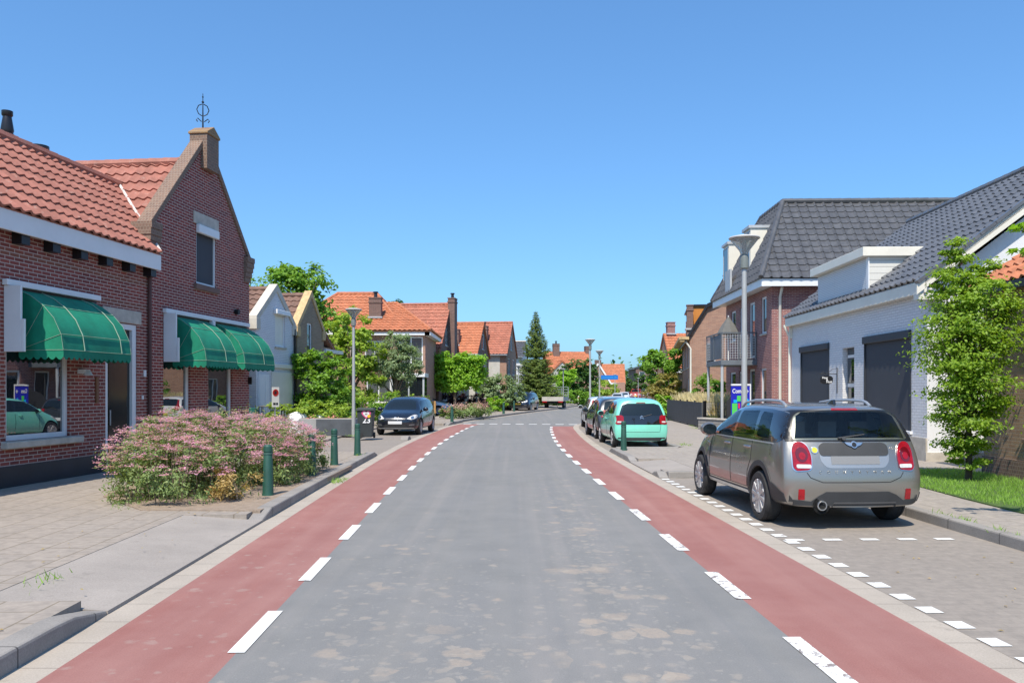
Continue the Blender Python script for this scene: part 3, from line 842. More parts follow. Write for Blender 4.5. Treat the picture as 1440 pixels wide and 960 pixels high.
# ------------------------------------------------------------------ roofs and houses
def frustum_roof(parent, mat, base, top, ze, zt, period=.3, row=.38, amp=.04, sides='fblr', **kw):
    x0, x1, y0, y1 = base; X0, X1, Y0, Y1 = top
    cb = {'00': (x0, y0), '10': (x1, y0), '11': (x1, y1), '01': (x0, y1)}
    ct = {'00': (X0, Y0), '10': (X1, Y0), '11': (X1, Y1), '01': (X0, Y1)}
    for key, c0, c1, s in (('f', '00', '10', (0, Y0 - y0)), ('r', '10', '11', (X1 - x1, 0)), ('b', '11', '01', (0, Y1 - y1)), ('l', '01', '00', (X0 - x0, 0))):
        if key not in sides: continue
        p, q = Vector((*cb[c0], ze)), Vector((*cb[c1], ze)); a = (q - p)
        sv = Vector((s[0], s[1], zt - ze)); mid = (p + q) / 2
        clips = []
        for cc in (c0, c1):
            h = Vector((ct[cc][0] - cb[cc][0], ct[cc][1] - cb[cc][1], 0)); nn = Vector((-h.y, h.x, 0))
            if nn.dot(Vector((*cb[cc], 0)) - Vector((mid.x, mid.y, 0))) < 0: nn = -nn
            clips.append((Vector((*cb[cc], ze)) + nn.normalized() * .001, nn))
        tile_sheet(parent, mat, p, a, sv, a.length, sv.length, clips, period=period, row=row, amp=amp, **kw)
    for cc in cb:
        ridge_caps(parent, mat, (*cb[cc], ze + .03), (*ct[cc], zt + .03), .11, .4, name='hip_cap')
    ridge_caps(parent, mat, (X0, (Y0 + Y1) / 2 if Y1 - Y0 < .3 else Y0, zt + .03), (X1, (Y0 + Y1) / 2 if Y1 - Y0 < .3 else Y0, zt + .03), .11)

def chimney(parent, mat, x, y, w, d, z0, z1, pot=True):
    m = MB(); m.box(x - w / 2, x + w / 2, y - d / 2, y + d / 2, z0, z1); m.box(x - w / 2 - .04, x + w / 2 + .04, y - d / 2 - .04, y + d / 2 + .04, z1 - .28, z1 - .18)
    m.box(x - w / 2 - .03, x + w / 2 + .03, y - d / 2 - .03, y + d / 2 + .03, z1 + .002, z1 + .07)
    c = m.build('chimney', mat, parent)
    m = MB(); m.box(x - w / 2 - .09, x + w / 2 + .09, y - d / 2 - .09, y + d / 2 + .09, z0 + (z1 - z0) * .25 - .1, z0 + (z1 - z0) * .25); m.build('flashing', LEAD, c)
    if pot:
        m = MB(); m.lathe([(.12, 0), (.1, .3), (.16, .32), (.16, .4), (0, .42)], (x, y, z1 + .05), 10); m.build('chimney_pot', PIPE, c, smooth=40)
    return c

def gable_building(root, W, D, ze, zr, wall, roof, front=(), left=(), eave=.3, over=.12, coping=None, gutter=True, apex=None, period=.3, row=.38, amp=.04, fm=None, pm=None, right=()):
    """house whose gable is the front wall (y = 0) and whose ridge runs back; windows = (u0,u1,z0,z1,vbars)"""
    fm, pm = fm or WHITE, pm or GLASS
    xc = apex if apex is not None else W / 2
    m = MB()
    wallface(m, (0, 0, 0), AX, INN, [(0, ze), (xc, zr), (W, ze)], [f[:4] for f in front], .12)
    wallface(m, (0, D, 0), (0, -1, 0), (1, 0, 0), [(0, ze), (D - .001, ze)], [f[:4] for f in left], .12)
    wallface(m, (W, 0, 0), (0, 1, 0), (-1, 0, 0), [(0.001, ze), (D, ze)], [f[:4] for f in right], .12)
    m.quad((0, D, 0), (W, D, 0), (W, D, ze), (xc, D, zr), (0, D, ze))
    m.build('wall', wall, root)
    for (o, ax, inn, ws) in (((0, 0, 0), AX, INN, front), ((0, D, 0), (0, -1, 0), (1, 0, 0), left), ((W, 0, 0), (0, 1, 0), (-1, 0, 0), right)):
        for f in ws:
            window(root, o, ax, inn, *f[:4], fm, f[5] if len(f) > 5 else pm, .10, .07, vbars=f[4] if len(f) > 4 else (), sill=STONE)
    v0 = over if coping is None else -.28
    for s, w in ((1, xc), (-1, W - xc)):
        k = (zr - ze) / w
        x0 = -eave if s > 0 else W + eave
        a = (0, -1, 0) if s > 0 else (0, 1, 0)
        y0 = D + .05 if s > 0 else -v0
        tile_sheet(root, roof, (x0, y0, ze - k * eave + .06), a, (s, 0, k), D + .05 + v0, math.hypot(1, k) * (w + eave), period=period, row=row, amp=amp)
    ridge_caps(root, roof, (xc, -v0, zr + .1), (xc, D, zr + .1), .12)
    if coping is not None:
        for s, x0 in ((1, 0), (-1, W)):
            k = (zr - ze) / (xc if s > 0 else W - xc); w = xc if s > 0 else W - xc
            m = MB()
            a = (x0 - s * .06, ze - .02); b = (x0 + s * (w - .0), ze + k * w - .0)
            m.prism([(a[0], -.05, a[1]), (b[0], -.05, b[1]), (b[0], -.05, b[1] + .30), (a[0], -.05, a[1] + .26)], (0, .34, 0))
            m.box(x0 - s * .10, x0 + s * .25, -.07, .32, ze - .25, ze + .16)
            m.build('coping', coping, root, bevel=.01)
    if gutter and coping is None:
        for s, x0 in ((1, 0), (-1, W)):
            m = MB(); m.box(x0 - s * (eave + .12), x0 - s * eave, -.1, D, ze - (zr - ze) / W * 2 * eave - .07, ze - (zr - ze) / W * 2 * eave + .05); m.build('gutter', ZINC, root)
    return root

# white gable house beyond the brick house
wg = thing('gable_house', 'small white painted gable house between the brick gable house and the yellow brown gable', 'house', (-9.45, 30.2, 0), LA)
gable_building(wg, 3.72, 9, 4.2, 5.55, BRICK_WHITE, TILE_BROWN, [(1.75, 2.75, 3.40, 4.72)], coping=concrete_mat('pale_coping', (.62, .58, .50)), pm=CREAM)
m = MB(); m.box(1.6, 2.95, -.16, -.003, 4.66, 4.84); m.build('shutter_box', WHITE, wg, bevel=.02)
m = MB(); m.box(0, 3.72, -.10, -.003, 2.55, 2.72); m.build('cornice', CREAM, wg, bevel=.02)
m = MB(); m.box(1.35, 3.35, -.05, -.003, .1, 2.4)
for k in range(5): m.box(1.38, 3.32, -.06, -.05, .18 + k * .45, .58 + k * .45)
m.build('garage_door', CREAM, wg)
m = MB(); m.box(.15, 1.05, -.05, -.003, .1, 2.3); m.box(.2, .62, -.07, -.05, .15, 2.2); m.box(.68, 1.0, -.07, -.05, .15, 2.2); m.build('door', WHITE, wg)
m = MB(); m.tube([(3.62, -.06, .1), (3.62, -.06, 4.2)], .045, 8); m.build('downpipe', IRON, wg)
m = MB(); m.box(-2.2, -.1, 1.0, 4.0, 4.4, 5.0); m.box(-2.3, 0, .9, 4.1, 5.0, 5.16); m.build('dormer', WHITE, wg)
m = MB(); m.box(-2.4, -.02, .3, 8, 0, 3.2); m.build('side_wing', BRICK_FAR, wg)
tile_sheet(wg, TILE_BROWN, (-2.5, 0, 3.1), (1, 0, 0), (0, 1, 1.0), 2.4, 1.9)
yg = thing('gable_house', 'small yellow brown brick gable house with an ochre coping beside the big bush', 'house', (-9.0, 34.25, 0), LA)
gable_building(yg, 3.25, 9, 4.2, 5.75, BRICK_YELLOW, TILE_BROWN, [(1.15, 1.75, 3.3, 4.6)], coping=COPING_OCHRE)
m = MB(); m.box(3.27, 5.4, .3, 6, 0, 3.7); m.build('side_wing', BRICK_YELLOW, yg)
tile_sheet(yg, TILE_BROWN, (5.7, .2, 3.5), (0, 1, 0), (-2.4, 0, 1.25), 6, 2.75)
m = MB(); m.box(3.3, 5.75, -.1, .12, 3.42, 3.58); m.build('eaves_board', WHITE, yg)

# hipped house with orange roof
hp = thing('hipped_house', 'orange roofed house with hipped roofs, white eaves and a glazed bay behind the willowy tree', 'house', (0, 0, 0))
m = MB()
wallface(m, (-14, 50.6, 0), AX, INN, [(0, 5.2), (7, 5.2)], [(1, 2.4, 3, 4.6), (4, 5.4, 3, 4.6)])
wallface(m, (-9.4, 50, 0), AX, INN, [(0, 5.1), (4.1, 5.1)], [(2.5, 3.95, 3.2, 4.95), (.4, 1.6, 3.2, 4.7), (.5, 2, .9, 2.4)])
m.quad((-5.3, 50, 0), (-5.3, 57, 0), (-5.3, 57, 5.1), (-5.3, 50, 5.1)); m.quad((-14, 50.6, 0), (-14, 58, 0), (-14, 58, 5.2), (-14, 50.6, 5.2)); m.quad((-14, 58, 0), (-5.3, 57, 0), (-5.3, 57, 5.1), (-14, 58, 5.2))
m.build('wall', BRICK_TAN, hp)
for o, u0, u1, z0, z1, vb in (((-14, 50.6, 0), 1, 2.4, 3, 4.6, (.5,)), ((-14, 50.6, 0), 4, 5.4, 3, 4.6, (.5,)), ((-9.4, 50, 0), 2.5, 3.95, 3.2, 4.95, (.5,)), ((-9.4, 50, 0), .4, 1.6, 3.2, 4.7, (.5,)), ((-9.4, 50, 0), .5, 2, .9, 2.4, (.5,))):
    window(hp, o, AX, INN, u0, u1, z0, z1, WHITE, GLASS_PALE, .1, .07, vbars=vb, sill=STONE)
m = MB(); m.box(-9.7, -5.0, 49.6, 50.0 - .003, 5.02, 5.28); m.box(-5.3 + .003, -4.95, 49.6, 57.3, 5.02, 5.28); m.box(-14.4, -9.7, 50.2, 50.6 - .003, 5.1, 5.34); m.build('eaves_board', WHITE, hp)
frustum_roof(hp, TILE_ORANGE, (-14.4, -6.6, 50.2, 58), (-11.5, -8.95, 54.1, 54.11), 5.36, 8.05)
frustum_roof(hp, TILE_ORANGE, (-9.8, -4.9, 49.5, 57.2), (-8.2, -7.5, 53.3, 53.31), 5.3, 7.3)
chimney(hp, BRICK_FAR, -8.55, 51.3, .75, .6, 5.9, 7.4)
m = MB(); m.box(-7.2, -5.1, 47.9, 49.99, 2.45, 2.68); m.build('porch_roof', WHITE, hp, bevel=.02)
m = MB()
for x in (-7.1, -5.25): m.box(x, x + .1, 48.0, 48.1, 0, 2.44)
m.box(-6.1, -6.02, 48.0, 48.08, 0, 2.44); m.build('porch_frame', GREYW, hp)
m = MB(); m.box(-6.99, -5.26, 48.03, 48.06, .1, 2.43); m.box(-5.23, -5.2, 48.12, 49.98, .1, 2.43); m.build('porch_glazing', GLASS, hp)

# the row of orange roofed houses along the bend
def row_house(label, loc, W, D, ze, zr, wall, front, left=(), ch=(), roof=TILE_SALMON, extra=None):
    r = thing('gabled_house', label, 'house', loc, math.atan2(.992, .125), 'orange roofed houses along the bend')
    gable_building(r, W, D, ze, zr, wall, roof, front, left)
    for c in ch: chimney(r, BRICK_FAR, *c)
    return r
G = row_house('orange roofed brick house with a tall gable chimney, right behind the clipped lime green tree', (-5.1, 57, 0), 7.2, 11, 4.3, 7.95, BRICK_FAR,
          [(2.2, 3.3, 4.9, 6.6, (.5,)), (1.0, 2.4, 3.1, 4.2, (.5,)), (4.6, 6.2, 3.1, 4.2, (.5,)), (1.0, 3, .9, 2.3, (.5,))], [(3, 4.5, 1, 2.4, (.5,)), (7, 8.5, 1, 2.4, (.5,))], [(3.6, -.25, 1.0, .5, 0, 8.4)])
H = row_house('middle orange roofed brick house of the row, with a chimney on its camera side slope', (-2.85, 66, 0), 6.3, 10, 4.7, 7.25, BRICK_FAR,
          [(2.6, 3.7, 5.1, 6.4), (1, 2.4, 3, 4.3, (.5,)), (3.6, 5.2, 3, 4.3, (.5,)), (1, 3, .9, 2.3, (.5,))], [(1, 2.2, 3.2, 4.4, (.5,))], [(1.0, 1.9, .8, .6, 5.0, 6.6)], TILE_ORANGE)
m = MB(); m.box(-2.6, -.4, -.5, 2.2, 4.2, 4.5); m.build('flat_roof', GREYW, H)
m = MB(); m.box(-2.5, -.03, -.3, 2.1, 0, 4.2); m.build('side_wing', RENDER, H)
I = row_house('far orange roofed house with a pale rendered side wall, beside the tall conifer', (-.5, 74, 0), 7.4, 11, 5.1, 8.0, BRICK_TAN,
          [(3.0, 4.2, 5.4, 6.8, (.5,)), (.9, 2.6, 3.1, 4.6, (.5,)), (4.4, 6.2, 3.1, 4.6, (.5,)), (.9, 2.8, .9, 2.4, (.5,)), (4.4, 6.2, .9, 2.4, (.5,))], [], [(1.2, 2.2, .85, .6, 5.6, 7.5)])
m = MB(); m.box(-.05, -.003, .6, 10, 0, 4.95); m.build('rendered_wall', RENDER, I)
ww = thing('white_house', 'white house with a slate roof just visible left of the conifer', 'house', (1.2, 92, 0), LA)
gable_building(ww, 5, 8, 5.6, 7.2, BRICK_WHITE, TILE_DARK, [(1.2, 2.2, 3.4, 5, (.5,)), (3, 4, 3.4, 5, (.5,))], coping=None)
kh = thing('gabled_house', 'orange roofed house far down the street behind the conifer, with a tall chimney', 'house', (5.3, 112, 0), R(8))
gable_building(kh, 3.2, 8, 4.0, 5.6, RENDER, TILE_ORANGE, [(1, 2.1, 2.6, 4)])
m = MB(); m.box(3.3, 6.3, 2, 9, 0, 4.6); m.build('main_wall', BRICK_TAN, kh)
tile_sheet(kh, TILE_ORANGE, (0, 1.6, 4.5), (1, 0, 0), (0, 3.4, 2.7), 6.4, 4.3); tile_sheet(kh, TILE_ORANGE, (6.4, 8.4, 4.5), (-1, 0, 0), (0, -3.4, 2.7), 6.4, 4.3)
chimney(kh, BRICK_FAR, 1.6, 4.4, .9, .8, 5.6, 8.2); chimney(kh, BRICK_FAR, 6.2, 5, .5, 1, 5.5, 7.9, False)
lh = thing('gabled_house', 'far orange roofed house with white verge boards behind the blue direction sign', 'house', (11.9, 128, 0), R(-4)); lh.scale = (.85, .85, .9)
m = MB(); wallface(m, (0, 0, 0), AX, INN, [(0, 4), (1.9, 6.4), (4.0, 3.2)], [(1.2, 2.2, 3, 4.2), (1.0, 2.6, .8, 2.2)]); m.box(.02, 6.8, .13, 8, 0, 3.2); m.build('wall', BRICK_TAN, lh)
for w in ((1.2, 2.2, 3, 4.2), (1.0, 2.6, .8, 2.2)): window(lh, (0, 0, 0), AX, INN, *w, WHITE, GLASS, vbars=(.5,))
m = MB(); m.bar((-.4, -.15, 3.6), (1.9, -.15, 6.45), .12, .28); m.bar((1.9, -.15, 6.45), (4.2, -.15, 3.0), .12, .28); m.bar((4.15, -.15, 3.0), (5.2, -.15, 2.9), .12, .28); m.build('verge_board', WHITE, lh)
tile_sheet(lh, TILE_ORANGE, (2.2, 0.2, 2.9), (1, 0, 0), (0, 3.0, 3.5), 4.7, 4.7, clips=[((2, 0, 6.3), (-3.3, 0, -2.2))])
m = MB(); m.box(2.3, 6.9, 3.3, 7, 2.9, 6.2); m.build('upper_wall', BRICK_FAR, lh)
chimney(lh, BRICK_FAR, 1.9, 2.6, 1.2, .7, 5.6, 7.1, False)
mh = thing('gabled_house', 'far brown brick house with a shaded gable closing the view down the street', 'house', (21.2, 140, 0), R(0))
gable_building(mh, 4.2, 9, 5.4, 5.9, BRICK_FAR, TILE_DARK, [(.6, 1.6, 3.4, 4.8), (2.6, 3.6, 3.4, 4.8), (.6, 2, .8, 2.4)])
chimney(mh, BRICK_FAR, 2.4, 2, .7, .6, 5.6, 7.2, False)

# ------------------------------------------------------------------ right side: white shop with dormer
RA = math.atan2(-1, -.026)
ws = thing('white_shop', 'low white painted brick building with dark screens, a boxy dormer and a slate grey roof', 'house', (9.53, 27.9, 0), RA)
WL = 9.62
wins = [(1.0, 3.58, .60, 2.93), (6.17, 8.86, .74, 2.93), (4.62, 5.47, .10, 2.88)]
m = MB()
wallface(m, (0, 0, 0), AX, INN, [(0, 3.9), (4.0, 3.9)], wins[:1], .12)
wallface(m, (0, 0, 0), AX, INN, [(4.0, 3.9), (6.0, 3.9)], wins[2:], .2)
wallface(m, (0, 0, 0), AX, INN, [(6.0, 3.9), (WL, 3.9)], wins[1:2], .12)
m.quad((0, 0, 0), (0, 8, 0), (0, 8, 3.9), (0, 4.0, 6.98), (0, 0, 3.9))
m.quad((0, 8, 0), (WL, 8, 0), (WL, 8, 3.9), (0, 8, 3.9))
m.build('wall', BRICK_WHITE, ws)
m = MB(); m.quad((WL, 0, 0), (WL, 8, 0), (WL, 8, 3.9), (WL, 4.0, 6.98), (WL, 0, 3.9)); m.build('gable_wall', plain('white_render', (.70, .71, .73), .8, var=.05, vs=1.2, bump=.1), ws)
m = MB(); m.box(5.9, WL + .02, -.04, -.003, 0, .62); m.box(WL + .003, WL + .03, -.04, 4, 0, .3); m.build('plinth', STONE, ws)
for (a, b, z0, z1), lab in zip(wins[:2], ('narrow dark screened shop window', 'wide dark screened shop window')):
    w = window(ws, (0, 0, 0), AX, INN, a, b, z0, z1, GREYW, GLASS, .12, .05, sill=WHITE, label=lab)
    m = MB(); m.box(a - .02, b + .02, -.07, -.004, z1 - .02, z1 + .17); m.build('screen_box', plain('dark_screen_box', (.03, .035, .045), .5), w, bevel=.015)
    m = MB(); m.box(a + .03, b - .03, .02, .03, z0 + .02, z1 - .01); m.build('screen', SCREEN, w)
    m = MB(); m.box(a, a + .035, -.02, .05, z0, z1); m.box(b - .035, b, -.02, .05, z0, z1); m.build('screen_rail', plain('dark_rail', (.03, .035, .045), .5), w)
a, b, z0, z1 = wins[2]
m = MB(); m.box(a + .004, b - .004, .14, .19, z0, z1 - .004); d = m.build('door', plain('grey_door', (.06, .075, .09), .3), ws)
m = MB(); m.box(a + .12, b - .12, .125, .14, 1.35, 1.75); m.box(a + .12, b - .12, .125, .14, 1.9, 2.55); m.box(a + .12, b - .12, .125, .14, .4, 1.15); m.build('pane', GLASS, d)
m = MB(); m.box(a + .1, b - .1, .11, .139, 1.78, 1.88); m.box(a + .1, b - .1, .11, .139, 2.6, 2.68); m.build('glazing_bar', WHITE, d)
m = MB(); m.box(-.05, WL + .3, -.20, -.14, 3.84, 4.12); m.box(-.05, WL + .25, -.14, -.003, 3.90, 3.96); m.build('eaves_board', CREAM, ws, bevel=.012)
kk = .765; up = Vector((0, 1, kk)).normalized()
tile_sheet(ws, TILE_GREY, (-.1, -.20, 4.15), (1, 0, 0), up, WL + .4, math.hypot(1, kk) * 4.20, period=.30, row=.36, amp=.036, sharp=2.2, seg=8)
tile_sheet(ws, TILE_GREY, (WL + .3, 8.36, 4.02), (-1, 0, 0), Vector((0, -1, kk)).normalized(), WL + .4, math.hypot(1, kk) * 4.36, period=.28, row=.34, amp=.036)
ridge_caps(ws, TILE_GREY, (-.1, 4.0, 7.42), (WL + .3, 4.0, 7.42), .12)
m = MB()
for s, y0 in ((1, -.36), (-1, 8.36)):
    m.prism([(WL + .25, y0, 3.80), (WL + .25, y0, 4.02), (WL + .25, 4.0, 4.02 + kk * 4.36), (WL + .25, 4.0, 3.74 + kk * 4.36)], (.05, 0, 0))
m.box(WL + .003, WL + .25, -.3, .3, 3.70, 3.84)
m.build('barge_board', CREAM, ws)
m = MB()
for i in range(13):
    f0, f1 = i / 13, (i + 1) / 13
    p, q = Vector((WL + .27, -.36 + 4.36 * f0, 4.07 + kk * 4.36 * f0)), Vector((WL + .27, -.36 + 4.36 * f1, 4.07 + kk * 4.36 * f1))
    m.bar(p, q + (q - p) * .08, .16, .07)
m.build('verge_tile', TILE_GREY, ws)
# boxy dormer with boarded cheeks
dm = MB(); dm.box(2.55, 6.4, .02, 1.9, 4.2, 5.20)
dormer = dm.build('dormer', brick('white_boarding', (.68, .67, .62), (.64, .63, .59), (.30, .30, .29), bw=6, bh=.17, ms=.008, var=.1, grime=.1, bump=.5, rough=.5), ws)
m = MB(); m.box(2.42, 6.52, -.18, 2.0, 5.20, 5.44); m.build('dormer_roof', CREAM, dormer, bevel=.012)
m = MB(); m.box(2.60, 6.30, .003, .018, 4.38, 5.18)
m.build('roller_shutter', brick('shutter_slats', (.66, .68, .70), (.63, .65, .68), (.36, .38, .41), bw=8, bh=.05, ms=.006, var=.1, grime=.05, bump=.6, rough=.5), dormer)
m = MB(); m.box(6.30, 6.44, -.01, .018, 4.2, 5.19); m.build('corner_board', WHITE, dormer)
m = MB(); m.box(.05, .13, -.1, -.003, 3.45, 3.9); m.tube([(.0, -.06, .1), (.0, -.06, 3.5), (.0, -.25, 3.9)], .045, 8); m.build('downpipe', CREAM, ws)

# hanging sign on its bracket
hs = thing('hanging_sign', 'small black hanging sign on an iron bracket between the white shop windows', 'sign', (9.53, 27.9, 0), RA)
m = MB(); m.tube([(4.25, -.02, 1.6), (4.25, -.02, 2.35)], .012, 6); m.tube([(4.25, -.02, 2.16), (4.25, -.52, 2.16)], .010, 6)
m.tube([(4.25, -.02, 2.33), (4.25, -.16, 2.29), (4.25, -.25, 2.22), (4.25, -.28, 2.17)], .007, 6); m.tube([(4.25, -.34, 2.16), (4.25, -.38, 2.21), (4.25, -.44, 2.21), (4.25, -.48, 2.165)], .007, 6)
m.build('bracket', IRON, hs)
m = MB(); P = [(.0, .06), (.03, .10), (.10, .12), (.24, .12), (.32, .10), (.36, .06), (.36, -.06), (.32, -.10), (.24, -.12), (.10, -.12), (.03, -.10), (0, -.06)]
m.prism([(4.265, -.50 + a, 1.99 + b) for a, b in P], (-.03, 0, 0)); m.build('board', BLACK, hs)
def text(body, name, mat, parent, loc, rot, size, align='CENTER', ext=.002, bold=False):
    cu = bpy.data.curves.new(name, 'FONT'); cu.body = body; cu.size = size; cu.align_x = align; cu.align_y = 'CENTER'; cu.extrude = ext
    if bold: cu.offset = size * .02
    tmp = bpy.data.objects.new('tmp', cu); C.objects.link(tmp)
    dg = bpy.context.evaluated_depsgraph_get(); me = bpy.data.meshes.new_from_object(tmp.evaluated_get(dg))
    bpy.data.objects.remove(tmp)
    me.materials.clear(); me.materials.append(mat)
    o = bpy.data.objects.new(name, me); C.objects.link(o); o.parent = parent; o.location = loc; o.rotation_euler = rot
    return o
for body, dy, z in (('Haar', -.37, 2.05), ('&', -.31, 1.99), ('Huid', -.25, 1.93)):
    text(body, 'lettering', WHITE, hs, (4.268, dy, z), (R(90), 0, R(90)), .085, bold=True)

# modern red brick building with a dark mansard roof
mb_ = thing('brick_apartment', 'rose red brick building with a steep anthracite mansard roof, white dormers and a balcony', 'apartment building', (10.03, 38.3, 0), RA)
ML = 7.32
fr = [(5.9, 6.62, 3.9, 5.34), (4.12, 4.95, 3.02, 5.3), (2.55, 3.2, 3.3, 5.25), (1.0, 1.8, 3.9, 5.25), (5.85, 6.6, .9, 2.55), (4.1, 4.95, .9, 2.55), (2.4, 3.3, .5, 2.5), (.8, 1.8, .2, 2.5)]
m = MB(); wallface(m, (0, 0, 0), AX, INN, [(0, 5.6), (ML, 5.6)], fr, .12)
wallface(m, (ML, 0, 0), (0, 1, 0), (-1, 0, 0), [(0.001, 5.6), (11, 5.6)])
m.quad((0, 0, 0), (0, 11, 0), (0, 11, 5.6), (0, 0, 5.6)); m.quad((0, 11, 0), (ML, 11, 0), (ML, 11, 5.6), (0, 11, 5.6))
m.build('wall', BRICK_MODERN, mb_)
for i, f in enumerate(fr):
    window(mb_, (0, 0, 0), AX, INN, *f, WHITE, GLASS if i != 1 else GLASS_PALE, .10, .075, sill=STONE if i != 1 else None)
m = MB(); m.box(-.5, ML + .52, -.52, -.46, 5.56, 5.86); m.box(-.5, ML + .46, -.46, 11, 5.62, 5.70); m.box(ML + .46, ML + .52, -.46, 11, 5.56, 5.86); m.build('eaves_board', WHITE, mb_, bevel=.01)
frustum_roof(mb_, TILE_DARK, (-.5, ML + .56, -.56, 11.5), (1.8, 4.85, 1.15, 10.5), 5.87, 9.35, period=.37, row=.36, amp=.045, sides='flr', sharp=6, seg=12, step_=.016)
m = MB(); m.quad((1.8, 1.15, 9.33), (4.85, 1.15, 9.33), (4.85, 10.5, 9.33), (1.8, 10.5, 9.33)); m.build('flat_roof', PIPE, mb_)
ridge_caps(mb_, TILE_DARK, (4.85, 1.15, 9.40), (4.85, 10.5, 9.40), .12)
for x0 in (.15, 3.85):
    m = MB(); m.box(x0, x0 + 1.05, -.16, 1.0, 6.5, 8.30); d = m.build('dormer', CREAM, mb_)
    m = MB(); m.box(x0 - .05, x0 + 1.10, -.24, 1.1, 8.303, 8.42); m.build('dormer_roof', GREYW, d)
    m = MB(); m.box(x0 + .12, x0 + .93, -.175, -.163, 6.62, 8.15); m.build('pane', GLASS, d)
    m = MB(); m.box(x0 + .06, x0 + .12, -.19, -.163, 6.56, 8.2); m.box(x0 + .93, x0 + .99, -.19, -.163, 6.56, 8.2); m.box(x0 + .12, x0 + .93, -.19, -.163, 8.15, 8.2); m.box(x0 + .12, x0 + .93, -.19, -.163, 6.56, 6.62); m.build('window_frame', GREYW, d)
m = MB(); m.box(2.2, 3.1, -.56, -.48, 5.9, 6.9); m.build('roof_panel', GREYW, mb_)
m = MB(); m.tube([(ML + .05, .30, .1), (ML + .05, .30, 5.2), (ML + .3, .30, 5.55)], .055, 10); m.build('downpipe', CREAM, mb_, smooth=40)
m = MB(); m.lathe([(.16, 0), (.16, .25), (.2, .27), (0, .3)], (4.0, 6.4, 9.33), 12); m.build('roof_vent', PIPE, mb_)
# balcony
bal = MB(); bal.box(2.5, 5.3, -1.45, -.003, 2.70, 2.90); bo = bal.build('balcony', plain('grey_balcony', (.13, .15, .17), .5), mb_, bevel=.01)
m = MB()
for x in (2.5, 3.9, 5.26):
    m.box(x, x + .04, -1.45, -1.41, 2.902, 3.98)
for y in (-.75, -.06): m.box(5.26, 5.30, y, y + .04, 2.902, 3.98); m.box(2.5, 2.54, y, y + .04, 2.902, 3.98)
m.box(2.49, 5.31, -1.46, -1.40, 3.983, 4.03); m.box(5.25, 5.31, -1.399, -.003, 3.983, 4.03); m.box(2.49, 2.55, -1.399, -.003, 3.983, 4.03)
m.build('railing', plain('railing_grey', (.13, .15, .17), .4, metal=.3), bo)
m = MB()
for i in range(14):
    y = -1.38 + i * .1; m.box(5.275, 5.285, y, y + .014, 2.95, 3.96)
for i in range(10):
    z = 2.98 + i * .1; m.box(5.2752, 5.2848, -1.39, -.02, z, z + .012)
for i in range(9):
    z = 2.98 + i * .11; m.box(2.56, 3.2, -1.436, -1.428, z, z + .012)
for i in range(7): m.box(2.6 + i * .1, 2.612 + i * .1, -1.4358, -1.4282, 2.95, 3.96)
m.build('lattice', GREYW, bo)
m = MB(); m.box(3.2, 5.24, -1.432, -1.424, 2.95, 3.95); m.build('screen_panel', plain('balcony_panel', (.10, .12, .14), .5), bo)
m = MB(); m.tube([(5.2, -1.38, 0), (5.2, -1.38, 2.7)], .06, 12); m.tube([(2.6, -1.38, 0), (2.6, -1.38, 2.7)], .06, 12); m.build('post', GREYW, bo, smooth=40)
ps = thing('parasol', 'closed grey beige parasol standing on the balcony', 'parasol', (10.03, 38.3, 0), RA)
m = MB(); m.lathe([(.50, 4.05), (.30, 4.42), (0.02, 4.8)], (3.6, -.75, 0), 8); m.build('canopy', plain('parasol_cloth', (.13, .13, .125), .9), ps)
m = MB(); m.tube([(3.6, -.75, 2.9), (3.6, -.75, 4.85)], .025, 8); m.build('pole', WHITE, ps)
# advertising board beside the lamp post
ab = thing('advertising_board', 'blue, green and white advertising board standing behind the street lamp by the brick building', 'sign', (8.42, 31.4, .02), R(4))
ab.scale = (.74, 1, .97)
m = MB(); m.box(.0, .98, 0, .05, .35, 1.9); m.build('board', plain('board_blue', (.015, .02, .42), .4, var=.02), ab)
m = MB(); m.box(.0, 1.04, -.02, .07, 1.9, 1.97); m.box(.98, 1.04, -.02, .07, .0, 1.9); m.box(-.06, .0, -.02, .07, .0, .4); m.build('frame', WHITE, ab)
m = MB(); m.box(.04, .32, -.006, -.001, .36, 1.20); m.box(.3, .5, -.008, -.002, 1.28, 1.5); m.build('green_panel', plain('board_green', (.08, .55, .10), .4, var=.02), ab)
m = MB(); m.prism([(.62, -.006, .36), (.97, -.006, .36), (.97, -.006, 1.3), (.82, -.006, 1.42), (.68, -.006, 1.3)], (0, .004, 0)); m.box(.12, .3, -.009, -.003, 1.22, 1.34); m.build('blue_panel', plain('board_cyan', (.0, .42, .85), .4, var=.02), ab)
m = MB(); m.box(.36, .46, -.007, -.001, 1.0, 1.2); m.build('red_panel', plain('board_red', (.7, .03, .10), .4, var=.02), ab)
text('Com', 'lettering', WHITE, ab, (.05, -.006, 1.68), (R(90), 0, 0), .24, 'LEFT', bold=True); text('+', 'lettering', WHITE, ab, (.84, -.006, 1.66), (R(90), 0, 0), .3, bold=True)

